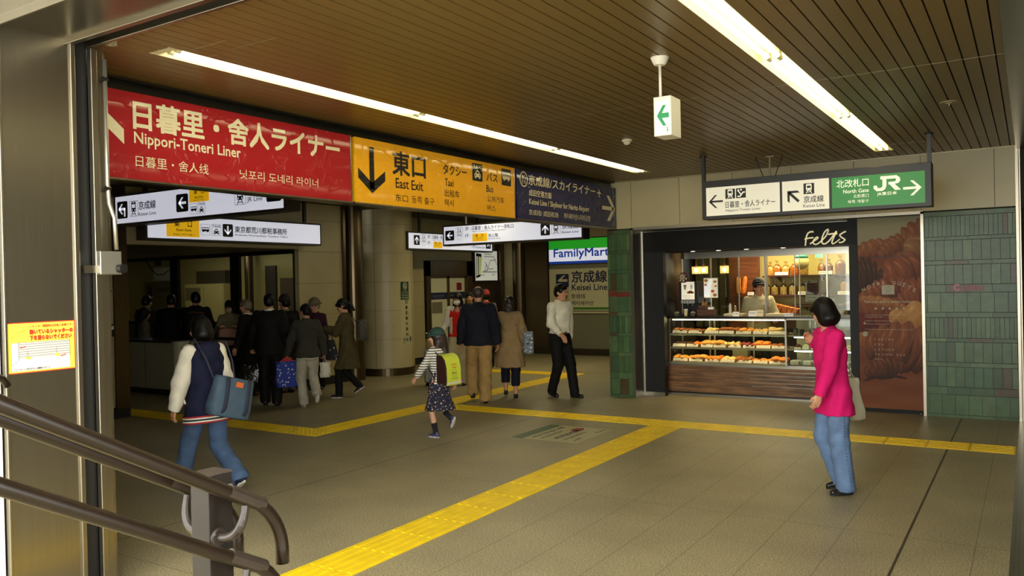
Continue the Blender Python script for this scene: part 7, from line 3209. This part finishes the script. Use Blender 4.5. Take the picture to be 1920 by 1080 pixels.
def girl_x(P, root, s, hp, local):
    Hr = P.HR
    G = Field((-.17, -.19, -.06), (.17, .22, .19), .0075)
    G.ell((0, -.018, .036), (.108, .126, .100), .01)
    G.ell((0, .0, .012), (.135, .160, .022), .02)
    G.ell((0, -.018, -.05), (.2, .25, .058), .004, 'sub')
    G.build('hat', mat('hat_green', (38, 66, 58), rough=.8, bump=.3, bscale=20), root, xf=(Hr, P.hc + Hr @ np.array([0, 0, .020])), scale=s)
    q = MB()
    q.ell(hp((-.06, .105, .065)) * s, np.array((.020, .008, .013)) * s, 10, 6, rot=Hr)
    local(q, 'hat_badge', mat('badge_cream', (214, 196, 150), rough=.5))
    for i in (0, 1):
        q = MB()
        d = unit(P.ank[i] - P.knee[i])
        rib = [P.ank[i] - d * z for z in (-.02, .03, .09, .15)]
        q.tube([p * s for p in rib], [.040 * s, .041 * s, .044 * s, .049 * s], 16)
        local(q, 'sock', mat('sock_black', (24, 22, 26), rough=.85))


gl, GP = person('person', 'schoolgirl in green hat, striped top and floral skirt walking left across the hall', -5.90, 7.66, head_(.80, .60), 1.27,
                Pose(lean=0, fl=(.02, .02, 0, 0), fr=(-.26, .02, .13, 62), al=(26, 8, 14), ar=(-18, 8, 10), head=(28, 6, 0), fem=True, child=True, drop=.02),
                skin=M_SKIN2, hair='long', headk=1.22, hairm=M_HAIRB, top=('striped_top', stripes('stripe_white_navy', (232, 226, 210), (34, 34, 44), .030, .36), {'ease': .014, 'hem': .86, 'ru': .062, 'rf': .056, 'rw': .050, 'sleeve': .82}),
                bottom=('skirt', M_SKIRT, {'hem': .46, 'rx': .275, 'ry': .255}), shoes=(mat('shoe_glitter', (66, 66, 104), rough=.4, var=.4, vscale=60), M_SOLEW, .07), vox=.0085, extra=girl_x, facef=True)
rd_ = thing('school_satchel', 'dark brown school satchel with a lime yellow cover on the schoolgirl', 'satchel', tuple(wpt(GP, (0, -.26, .83))))
a_ = GP.rz
Ux, Vy = np.array([math.cos(a_), math.sin(a_), 0]), np.array([-math.sin(a_), math.cos(a_), 0])
O_ = wpt(GP, (-.03, -.115, .86))


def sat(x, y, z):
    return O_ + (Ux * x + Vy * y + np.array([0, 0, z])) * GP.s


def satshape(w, prof):
    q = MB()
    th = [(-w, 1), (w, 1)]
    A = [sat(-w / 2, y, z) for y, z in prof]
    q.prism(A, Ux * w * GP.s)
    return q


prof = [(0, 0), (-.20, 0), (-.215, .05), (-.21, .25), (-.18, .37), (-.13, .425), (-.06, .445), (0, .43)]
satshape(.31, prof).build('satchel_body', mat('satchel_brown', (54, 32, 28), rough=.35), rd_, bevel=.012)
cov = [(-.02, .450), (-.065, .462), (-.14, .440), (-.195, .380), (-.226, .26), (-.232, .05), (-.220, -.015)]
q = MB()
L_, R_ = [], []
for y, z in cov:
    L_.append(sat(-.165, y, z))
    R_.append(sat(.165, y, z))
for y, z in reversed(cov):
    L_.append(sat(-.165, y * .985 + .004, z - .004))
q.grid(np.array([L_[:len(cov)], R_]))
q.grid(np.array([[p - np.array([0, 0, .004]) for p in L_[:len(cov)]], [p - np.array([0, 0, .004]) for p in R_]]))
q.build('cover', mat('cover_lime', (214, 226, 70), rough=.45), rd_, smooth=True)
q = MB()
q.grid(np.array([[sat(-.166, -.236, .035), sat(-.166, -.234, .0)], [sat(.166, -.236, .035), sat(.166, -.234, .0)]]))
q.build('reflective_strip', mat('reflect_pale', (222, 220, 196), rough=.3), rd_)
pn_ = Panel(sat(.165, -.2345, .05), -Ux * GP.s, np.array([0, 0, GP.s]))
pn_ = Panel(sat(-.165, -.2345, .05), Ux * GP.s, np.array([0, 0, GP.s]))
scribble(pn_, 'o', .10, .235, .22, .035, 3, .006, 201)
scribble(pn_, 'o', .12, .19, .21, .035, 3, .006, 202)
pn_.ring('k', .165, .12, .055, .059, .006, 20)
scribble(pn_, 'k', .12, .10, .21, .04, 3, .006, 203)
scribble(pn_, 'k', .10, .025, .25, .02, 7, .006, 204)
pn_.build(rd_, {'o': ('orange_print', mat('print_orange', (226, 120, 40))), 'k': ('grey_print', mat('print_olive', (120, 130, 60)))})
q = MB()
q.tube([sat(-.09, 0, .42), wpt(GP, (-.13, -.02, 1.40)), wpt(GP, (-.135, .09, 1.34)), wpt(GP, (-.15, .10, 1.12)), wpt(GP, (-.16, -.06, .92))], .016, 8, flat=.4)
q.tube([sat(.09, 0, .42), wpt(GP, (.13, -.02, 1.40)), wpt(GP, (.135, .09, 1.34)), wpt(GP, (.15, .10, 1.12)), wpt(GP, (.16, -.06, .92))], .016, 8, flat=.4)
q.build('shoulder_straps', MATS['satchel_brown'], rd_, smooth=True)
q = MB()
for k in range(5):
    q.ell(sat(.20 + .012 * (k % 3), -.20 - .010 * (k % 2), .015 + .014 * k * .5), (.016, .016, .016), 8, 6)
q.build('charm', mat('charm_purple', (150, 70, 130), rough=.6), rd_, smooth=True)

# -- man in the white shirt
M_WSHIRT = cloth('white_shirt', (226, 220, 200), rough=.7)
M_BLKT = cloth('black_trouser', (22, 20, 19), rough=.75)


def belt(P, s, local, z=1.02, m=None, rx=.150, ry=.112):
    q = MB()
    rib_rings(P, q, P.pel + P.U * (z - .935), P.U, rx, ry, -.018, .018, s)
    local(q, 'belt', m or mat('belt_brown', (50, 32, 22), rough=.4), smooth=False)


def shirt_x(P, root, s, hp, local):
    belt(P, s, local, .985, rx=.166, ry=.128)
    q = MB()
    q.frame((P.pel + np.array([0, .128, .05])) * s, (1, 0, 0), (0, 1, 0), (0, 0, 1), (-.02, -.004, -.016), (.02, .006, .016))
    local(q, 'buckle', M_STEELP, smooth=False)
    for sx in (-1, 1):
        q = MB()
        c = hp((sx * .031, .094, .002))
        th = np.linspace(0, 2 * math.pi, 17)
        q.tube([(c + P.HR @ np.array([.022 * math.cos(t), 0, .015 * math.sin(t)])) * s for t in th], .0018 * s, 5, cap=False)
        q.tube([hp((sx * .053, .092, .004)) * s, hp((sx * .076, .03, .006)) * s, hp((sx * .078, -.02, -.004)) * s], .0018, 5)
        local(q, 'spectacles', M_BLACK)
    q = MB()
    q.tube([hp((-.010, .098, .003)) * s, hp((.010, .098, .003)) * s], .0018, 5)
    for k in range(5):
        z = .10 + .07 * k
        q.lathe(tuple((P.pel + np.array([0, .13 - .0 * k, z])) * s), [(.006, 0), (.006, .004)], 8, axis='y')
    local(q, 'buttons', mat('button_pale', (200, 194, 176)))


sm_, SP = person('person', 'man in white shirt, glasses and black trousers walking right before the line board', -6.20, 11.16, head_(-.62, -.78), 1.75,
                 Pose(lean=1, fl=(.20, .0, .0, -8), fr=(-.12, .0, 0, 10), al=(-10, 8, 6), ar=(12, 10, 42, 8), head=(14, 4, 0), drop=.01),
                 hair='short', top=('shirt', M_WSHIRT, {'ease': .016, 'hem': .98, 'ru': .064, 'rf': .058, 'rw': .040, 'collar': M_WSHIRT, 'wr': .005, 'neckcut': .012}),
                 bottom=('trousers', M_BLKT, {'th': .102, 'kn': .078, 'hem': .070}), shoes=(M_BLKSHOE, M_SOLEB, .06), facef=True, extra=shirt_x)
bag('briefcase', 'black briefcase held low behind the man in the white shirt', 'briefcase', SP, (-.235, -.12, .44), .09, .40, .30, mat('case_black', (20, 18, 18), rough=.4), shape='tote',
    handles=[[(-.235, -.20, .73), (-.235, -.17, .81), (-.235, -.07, .81), (-.235, -.04, .73)]], soft=.005)

# -- couple walking away
M_JNAVY = cloth('navy_jacket', (30, 31, 40), rough=.75)
M_KHAKI = cloth('khaki', (170, 138, 88), rough=.8)
nv, NP_ = person('person', 'man in navy jacket and khaki trousers walking away beside the woman in a beige coat', -7.10, 10.24, head_(.05, 1), 1.74,
                 Pose(lean=2, fl=(.10, -.01, .02, 14), fr=(-.18, -.02, 0, 0), al=(4, 10, 12), ar=(-4, 10, 12), head=(0, 4, 0), wide=1.10),
                 hair='thin', hairm=mat('dark_grey_hair', (52, 44, 36), rough=.5), top=('jacket', M_JNAVY, {'ease': .034, 'hem': .84, 'ru': .072, 'rf': .064, 'rw': .054, 'collar': M_JNAVY, 'wr': .006}),
                 bottom=('trousers', M_KHAKI, {'th': .110, 'kn': .092, 'hem': .088, 'wr': .007}), shoes=(M_BLKSHOE, M_SOLEB, .06))
M_BEIGE = cloth('beige_coat', (148, 122, 86), rough=.75)


def beige_x(P, root, s, hp, local):
    q = MB()
    pts = [(P.pel + P.U * .30 + np.array([x, -.128 - .010 * math.cos(x * 9), .0])) * s for x in np.linspace(-.15, .15, 7)]
    q.tube(pts, .004, 6)
    local(q, 'yoke_seam', cloth('beige_seam', (120, 98, 66)))


bw_, BP = person('person', 'woman in beige coat and navy cropped trousers walking away with her back turned', -6.90, 10.80, head_(-.08, 1), 1.57,
                 Pose(lean=2, fl=(.06, .0, .015, 10), fr=(-.10, -.01, 0, 0), al=(6, 9, 8), ar=(0, 10, 14), head=(-12, 4, 0), fem=True, wide=1.10),
                 hair='curly', hairm=M_HAIRB, top=('coat', M_BEIGE, {'ease': .032, 'hem': .52, 'flare': 1.24, 'ru': .072, 'rf': .064, 'rw': .054, 'collar': M_BEIGE, 'wr': .005}),
                 bottom=('trousers', cloth('navy_cropped', (28, 28, 40)), {'th': .095, 'kn': .080, 'hem': .074, 'stop': .62}), shoes=(M_BLKSHOE, M_SOLEB, .05), extra=beige_x)
bag('shoulder_bag', 'grey blue patterned shoulder bag on the right of the beige coat', 'bag', BP, (.30, .0, .74), .16, .26, .34, floral('bag_dogs', (118, 130, 140), [(220, 216, 206), (40, 38, 40), (118, 130, 140), (200, 200, 196)], 22.0), yaw=.3,
    handles=[[(.27, -.06, 1.07), (.25, -.03, 1.22), (.17, -.02, 1.45), (.19, .05, 1.40), (.27, .07, 1.07)]], hm=mat('strap_blue', (100, 112, 124)))

# -- masked woman in the red top with the suitcase
M_RED = cloth('red_top', (196, 36, 22), rough=.7)
M_CARD2 = cloth('white_cardigan', (206, 196, 176), rough=.8)


def mask_(P, root, s, hp, local, c=(222, 216, 204)):
    G = Field((-.09, .0, -.12), (.09, .14, .03), .006)
    G.ell((0, .062, -.050), (.064, .056, .046), .01)
    G.ell((0, -.02, -.05), (.1, .068, .1), .004, 'sub')
    G.build('face_mask', mat('mask_%d' % c[0], c, rough=.7), root, xf=(P.HR, P.hc), scale=s)


def red_x(P, root, s, hp, local):
    mask_(P, root, s, hp, local)
    F = Field((-.33, -.26, .55), (.33, .30, 1.55), .009)
    w = .92
    F.loft([(.70, 0, -.02, .205 * w, .165), (.93, 0, -.02, .190 * w, .150), (1.22, 0, -.015, .185 * w, .145), (1.40, 0, -.01, .175 * w, .115), (1.47, 0, -.01, .10, .09)], .02)
    F.loft([(.60, 0, .10, .10, .20), (1.20, 0, .12, .095, .18), (1.36, 0, .12, .075, .16), (1.50, 0, .12, .05, .16)], .006, 'sub')
    for i in (0, 1):
        F.cap(P.sh[i], P.elb[i], .070, .060, .02)
        F.cap(P.elb[i], P.wri[i] - P.hd[i] * .02, .058, .050, .02)
    F.build('cardigan', M_CARD2, root, scale=s)


rw_, RP = person('person', 'woman in red top, white cardigan and face mask walking towards the hall with a suitcase', -8.62, 11.80, head_(.12, -1), 1.62,
                 Pose(lean=1, fl=(.10, 0, 0, 0), fr=(-.12, 0, .02, 16), al=(2, 8, 12), ar=(6, 14, 46), head=(-4, 4, 0), fem=True),
                 hair='long', top=('blouse', M_RED, {'ease': .018, 'hem': .90, 'sleeve': .5, 'neckcut': .05}), bottom=('trousers', cloth('cream_trouser', (178, 166, 124)), {'th': .105, 'kn': .098, 'hem': .10}),
                 shoes=(M_BLKSHOE, M_SOLEB, .05), facef=True, extra=red_x)
sc_ = thing('suitcase', 'silver ribbed upright suitcase with extended handle beside the woman in red', 'suitcase', tuple(wpt(RP, (.42, .14, 0))))
c0 = wpt(RP, (.42, .14, 0))
Ur, Vr = np.array([math.cos(RP.rz), math.sin(RP.rz), 0]), np.array([-math.sin(RP.rz), math.cos(RP.rz), 0])
q = MB()
q.frame(c0, Ur, Vr, (0, 0, 1), (-.19, -.13, .06), (.19, .13, .66))
q.build('shell', mat('case_silver', (150, 146, 132), rough=.35, metal=.6), sc_, bevel=.03)
q = MB()
for k in range(7):
    x = -.15 + .05 * k
    q.frame(c0, Ur, Vr, (0, 0, 1), (x - .008, -.137, .10), (x + .008, .137, .62))
q.build('ribs', mat('case_rib', (110, 106, 96), rough=.35, metal=.6), sc_)
for x in (-.14, .14):
    for y in (-.09, .09):
        q = MB()
        q.lathe(tuple(c0 + Ur * x + Vr * y + np.array([-.012, 0, .03])), [(.03, 0), (.03, .024)], 12, axis='x')
        q.build('wheel', M_BLACK, sc_)
q = MB()
for x in (-.07, .07):
    q.tube([c0 + Ur * x + Vr * -.10 + np.array([0, 0, .64]), c0 + Ur * x + Vr * -.10 + np.array([0, 0, 1.0])], .008, 8)
q.tube([c0 + Ur * -.085 + Vr * -.10 + np.array([0, 0, 1.0]), c0 + Ur * .085 + Vr * -.10 + np.array([0, 0, 1.0])], .014, 8)
q.build('pull_handle', M_BLACK, sc_)
bag('travel_bag', 'tan patterned bag resting on top of the silver suitcase', 'bag', RP, (.42, .14, .675), .34, .22, .19, floral('tan_pattern', (150, 122, 70), [(120, 84, 50), (180, 150, 90), (150, 122, 70)], 30.0), shape='round', soft=.02)

# -- two people half hidden behind the couple
person('person', 'person in black half hidden behind the woman in red, near the lift doors', -9.45, 13.35, head_(.2, -1), 1.62, Pose(head=(20, 6, 0), lean=4), hair='short',
       top=('jacket', cloth('black_jacket', (26, 22, 20)), {'ease': .03, 'hem': .84}), bottom=('trousers', M_BLKT), shoes=(M_BLKSHOE, M_SOLEB), facef=True, vox=.011)
M_PATT = floral('patterned_coat', (74, 60, 40), [(150, 40, 34), (60, 80, 44), (196, 170, 120), (40, 30, 26), (130, 60, 80)], 16.0)


def cap_x(P, root, s, hp, local, m=None, brim=True, nm='cap'):
    G = Field((-.16, -.18, -.05), (.16, .24, .18), .0075)
    G.ell((0, -.018, .035), (.094, .113, .104), .01)
    if brim == 'round':
        G.ell((0, -.01, .006), (.135, .150, .024), .02)
    elif brim:
        G.ell((0, .105, .024), (.072, .085, .012), .012)
    G.ell((0, -.02, -.055), (.2, .3, .058), .004, 'sub')
    G.build(nm, m or M_BLACK, root, xf=(P.HR, P.hc + P.HR @ np.array([0, 0, .022])), scale=s)


cl_, CP = person('person', 'person in a red cap and patterned coat behind the man in the navy jacket', -9.72, 14.30, head_(.1, 1), 1.62, Pose(head=(5, 4, 0)), hair='short',
                 top=('coat', M_PATT, {'ease': .03, 'hem': .62, 'flare': 1.1, 'collar': cloth('red_collar', (150, 36, 30))}), bottom=('trousers', M_BLKT), shoes=(M_BLKSHOE, M_SOLEB), vox=.011,
                 extra=lambda P, root, s, hp, local: cap_x(P, root, s, hp, local, mat('cap_red', (140, 34, 30), rough=.7)))

# -- woman in the olive coat looking at her phone
M_OLIVE = cloth('olive_coat', (76, 66, 42), rough=.8)
ol, OP = person('person', 'woman in olive coat looking at a phone beside the round column', -9.36, 9.76, head_(1, .05), 1.60,
                Pose(lean=4, fl=(.14, 0, 0, 0), fr=(-.22, 0, .05, 34), al=(24, 4, 82, 20), ar=(20, 4, 86, 25), head=(6, 24, 0), fem=True, drop=.02),
                hair='pony', top=('coat', M_OLIVE, {'ease': .034, 'hem': .52, 'flare': 1.10, 'ru': .070, 'rf': .062, 'rw': .052, 'collar': M_OLIVE, 'wr': .005}),
                bottom=('trousers', M_BLKT, {'th': .09, 'kn': .068, 'hem': .062}), shoes=(mat('black_trainer', (24, 22, 22), rough=.7), M_SOLEW, .07), facef=True, hand=('phone', 'phone'))
ph = OP.wri[0] + OP.hd[0] * .10
q = MB()
cw_ = wpt(OP, ph + np.array([.05, .01, .015]))
Uo, Vo = np.array([math.cos(OP.rz), math.sin(OP.rz), 0]), np.array([-math.sin(OP.rz), math.cos(OP.rz), 0])
W_ = unit(np.array([0, 0, 1.0]) * .6 + Vo * .8)
N_ = np.cross(Uo, W_)
pho = thing('mobile_phone', 'dark mobile phone held up by the woman in the olive coat', 'phone', tuple(cw_))
q.frame(cw_, Uo, W_, N_, (-.036, -.07, -.004), (.036, .07, .004))
q.build('phone_body', M_BLACK, pho, bevel=.003)
q = MB()
q.frame(cw_, Uo, W_, N_, (-.032, -.062, -.0052), (.032, .062, -.0045))
q.build('screen', mat('phone_screen', (150, 160, 170), rough=.1, emit=.4), pho)
M_PRINT = floral('tote_print', (26, 24, 26), [(180, 176, 166), (26, 24, 26), (90, 92, 96), (26, 24, 26), (150, 140, 120)], 20.0)
bag('tote_bag', 'black printed tote bag hanging from the forearm of the woman in the olive coat', 'bag', OP, (-.20, .26, .66), .10, .30, .32, M_PRINT, yaw=0,
    handles=[[(-.20, .20, .97), (-.21, .22, 1.12), (-.20, .22, 1.19), (-.17, .22, 1.12), (-.17, .32, .97)]], hm=mat('strap_black', (22, 20, 20)))
bag('backpack', 'grey speckled backpack hanging behind the woman in the olive coat', 'bag', OP, (.06, -.26, .98), .24, .15, .32, floral('speckle', (70, 66, 58), [(120, 114, 100), (36, 32, 30), (90, 84, 72)], 60.0), shape='round', tilt=.1,
    handles=[[(-.02, -.19, 1.26), (-.10, -.08, 1.42), (-.13, .06, 1.36), (-.14, .06, 1.20)]], hm=mat('strap_black', (22, 20, 20)))

# -- person in the grey jacket with two carrier bags
M_CHAR = cloth('charcoal', (58, 54, 48), rough=.85)
M_LGREY = cloth('pale_grey', (178, 170, 150), rough=.8)
gj, GJ = person('person', 'person in charcoal jacket and pale grey trousers carrying a blue bag and a white bag', -9.22, 8.76, head_(.45, .9), 1.56,
                Pose(lean=7, fl=(-.02, .01, 0, 0), fr=(-.30, -.01, .07, 48), al=(10, 14, 10), ar=(2, 16, 8), head=(28, 12, 0), drop=.03, fem=True, wide=1.08),
                hair='boyish', top=('jacket', M_CHAR, {'ease': .034, 'hem': .84, 'ru': .070, 'rf': .062, 'rw': .052, 'collar': M_CHAR, 'wr': .006}),
                bottom=('trousers', M_LGREY, {'th': .098, 'kn': .078, 'hem': .076, 'wr': .005}), shoes=(mat('trainer_grey', (164, 160, 146), rough=.6), M_SOLEW, .07), hand=('grip', 'grip'))
bp_ = GJ.wri[0] + GJ.hd[0] * .09
M_BLUEB = floral('blue_carrier', (44, 62, 148), [(214, 214, 220), (44, 62, 148), (44, 62, 148), (220, 214, 200), (44, 62, 148)], 27.0)


def blue_x(t, cw, U, V, W):
    q = MB()
    for s_ in (-1, 1):
        q.add([cw + U * (-.14) + V * s_ * .03 + W * .36, cw + U * .14 + V * s_ * .03 + W * .36, cw + U * .02 + W * .455, cw - U * .02 + W * .455], [(0, 1, 2, 3)])
    q.build('red_top_flap', mat('flap_red', (190, 28, 26), rough=.6), t)


bag('carrier_bag', 'blue carrier bag with white icons and red top held by the charcoal jacket', 'bag', GJ, bp_ + np.array([0, 0, -.46]), .34, .22, .39, M_BLUEB, yaw=.0, extra=blue_x)
bp_ = GJ.wri[1] + GJ.hd[1] * .09
bag('carrier_bag', 'small white plastic carrier bag in the right hand of the charcoal jacket', 'bag', GJ, bp_ + np.array([0, 0, -.32]), .15, .10, .23, mat('plastic_white', (206, 200, 176), rough=.5, bump=.5, bscale=16, bdist=.01), shape='round',
    handles=[[tuple(bp_ + np.array([-.05, 0, -.10])), tuple(bp_), tuple(bp_ + np.array([.05, 0, -.10]))]], soft=.04)

# -- the group by the office opening
M_SUIT = cloth('black_suit', (20, 18, 17), rough=.7)
M_SHOES2 = (M_BLKSHOE, M_SOLEB, .06)
su, SU = person('person', 'tall man in black suit with white collar standing with his back turned', -9.86, 8.60, head_(.15, 1), 1.70,
                Pose(lean=1, fl=(.06, 0, 0, 0), fr=(-.08, 0, 0, 0), al=(4, 12, 12), ar=(2, 8, 10), head=(4, 0, 0), wide=1.10), hair='short',
                top=('suit_jacket', M_SUIT, {'ease': .032, 'hem': .78, 'ru': .068, 'rf': .060, 'rw': .050, 'collar': M_WSHIRT}), bottom=('trousers', M_SUIT, {'th': .104, 'kn': .084, 'hem': .078}), shoes=M_SHOES2, hand=('grip', 'relax'))
bp_ = SU.wri[0] + SU.hd[0] * .09
bag('handbag', 'shiny black bag held low by the man in the black suit', 'bag', SU, bp_ + np.array([-.03, 0, -.50]), .34, .18, .36, mat('shiny_black', (18, 17, 17), rough=.15, bump=.6, bscale=12, bdist=.02),
    handles=[[tuple(bp_ + np.array([-.10, 0, -.15])), tuple(bp_ + np.array([-.02, 0, 0])), tuple(bp_ + np.array([.06, 0, -.15]))]], soft=.05)
person('person', 'grey haired man in black suit looking left behind the suited man', -10.95, 9.12, head_(1, .2), 1.60, Pose(lean=3, head=(5, 6, 0)), hair='short', hairm=M_HAIRG,
       top=('suit_jacket', M_SUIT, {'ease': .03, 'hem': .78, 'collar': M_WSHIRT}), bottom=('trousers', M_SUIT), shoes=M_SHOES2, facef=True, vox=.010)
person('person', 'man in dark cap and beige collared black coat behind the suited man', -10.75, 9.72, head_(.6, .8), 1.64, Pose(head=(20, 4, 0), wide=1.08), hair='short',
       top=('coat', M_SUIT, {'ease': .034, 'hem': .70, 'collar': cloth('beige_collar', (124, 112, 78))}), bottom=('trousers', cloth('olive_trouser', (84, 76, 50))), shoes=M_SHOES2, vox=.010,
       extra=lambda P, root, s, hp, local: cap_x(P, root, s, hp, local, mat('cap_dark', (26, 24, 24), rough=.8)))
person('person', 'person in grey bucket hat and dark purple coat facing the hall', -10.60, 10.28, head_(.1, -1), 1.57, Pose(lean=3, head=(-25, 10, 0), fem=True), hair='short', hairm=M_HAIRG,
       top=('coat', cloth('purple_coat', (54, 26, 44)), {'ease': .034, 'hem': .66, 'flare': 1.08, 'collar': cloth('purple_collar', (44, 22, 38))}), bottom=('trousers', M_BLKT), shoes=M_SHOES2, facef=True, vox=.010,
       extra=lambda P, root, s, hp, local: cap_x(P, root, s, hp, local, mat('hat_grey', (96, 88, 66), rough=.85, bump=.3, bscale=20), 'round', 'bucket_hat'))


def glitter_x(P, root, s, hp, local):
    q = MB()
    pts = [(P.pel + P.U * (.43 - .05 * abs(x) * 4) + np.array([x, -.150 + .25 * x * x, 0])) * s for x in np.linspace(-.15, .15, 9)]
    q.tube(pts, .036, 8, flat=.5)
    local(q, 'sequin_band', floral('sequins', (70, 30, 26), [(190, 150, 70), (150, 60, 50), (220, 190, 110), (40, 20, 20)], 70.0))


person('person', 'person in black jacket with a sequinned back band at the office barrier', -12.75, 9.42, head_(.25, 1), 1.74, Pose(lean=6, head=(15, 8, 0), al=(15, 10, 40, 10), ar=(15, 10, 40, 10), wide=1.08), hair='short',
       top=('jacket', M_SUIT, {'ease': .034, 'hem': .84}), bottom=('trousers', M_BLKT), shoes=M_SHOES2, vox=.010, extra=glitter_x)
mw, MW_ = person('person', 'masked woman in a grey brown top facing the hall behind the low black barrier', -12.18, 9.72, head_(-.25, -1), 1.58,
                 Pose(lean=6, head=(-10, 22, 0), al=(18, 14, 92, 34), ar=(18, 14, 92, 34), fem=True), hair='bob', top=('cardigan', cloth('taupe', (104, 94, 72)), {'ease': .026, 'hem': .84}),
                 bottom=('trousers', M_BLKT), shoes=M_SHOES2, facef=True, vox=.010, extra=lambda P, root, s, hp, local: mask_(P, root, s, hp, local, (150, 140, 112)))
bag('tote_bag', 'dull pink tote bag held in front of the masked woman', 'bag', MW_, (0, .30, .86), .34, .12, .30, mat('tote_pink', (150, 104, 88), rough=.8), handles=[[(-.07, .25, 1.12), (-.05, .24, .98), (.05, .24, .98), (.07, .25, 1.12)]], hm=mat('strap_brown', (110, 70, 56)))
person('person', 'person in grey brown hooded jacket behind the counter at the far left', -14.75, 9.75, head_(-.4, 1), 1.68, Pose(lean=3, wide=1.1, head=(0, 6, 0)), hair='short', top=('hooded_jacket', cloth('mauve_grey', (74, 62, 52)), {'ease': .036, 'hem': .80, 'collar': cloth('hood_grey', (110, 100, 84))}),
       bottom=('trousers', M_BLKT), shoes=M_SHOES2, vox=.011)
person('person', 'child with pale jacket standing beside the hooded person behind the counter', -14.15, 9.32, head_(-.8, .4), 1.45, Pose(child=True, head=(0, 12, 0), wide=.9), hair='bowl', headk=1.1, top=('jacket', cloth('grey_pale', (96, 90, 74)), {'ease': .026, 'hem': .84}),
       bottom=('trousers', M_BLKT), shoes=M_SHOES2, vox=.011)
person('person', 'dark figure in black coat behind the counter, left of the sequinned jacket', -13.45, 9.42, head_(.3, 1), 1.70, Pose(wide=1.12, lean=4, head=(0, 10, 0)), hair='short', top=('coat', cloth('ink_coat', (16, 15, 22)), {'ease': .05, 'hem': .66}),
       bottom=('trousers', M_BLKT), shoes=M_SHOES2, vox=.011)


# -- the bakery clerk
def clerk_x(P, root, s, hp, local):
    cap_x(P, root, s, hp, local, mat('clerk_cap', (44, 42, 40), rough=.7), True)
    for k in range(5):
        q = MB()
        q.lathe(tuple((P.pel + P.U * (.42 - .07 * k) + np.array([.0, .136 - .008 * abs(k - 2), 0])) * s), [(.008, 0), (.007, .006)], 8, axis='y')
        local(q, 'button', mat('button_dark', (60, 52, 40)))
    q = MB()
    q.lathe(tuple((P.pel + P.U * .33 + np.array([-.10, .134, 0])) * s), [(.03, 0), (.028, .006)], 14, axis='y')
    local(q, 'chest_badge', mat('badge_purple', (130, 84, 110), rough=.5))


person('person', 'bakery clerk in cream uniform shirt and dark cap behind the counter', -3.745, 13.40, head_(.0, -1), 1.74, Pose(lean=0, head=(0, -3, 0), al=(14, 10, 70, 25), ar=(14, 10, 70, 25), wide=1.05), hair='short',
       top=('uniform_shirt', cloth('uniform_cream', (206, 194, 150), rough=.7), {'ease': .022, 'hem': .84, 'ru': .066, 'rf': .060, 'neckcut': .012, 'collar': cloth('uniform_collar', (212, 200, 158))}), bottom=('trousers', M_BLKT), shoes=M_SHOES2, facef=True, extra=clerk_x)
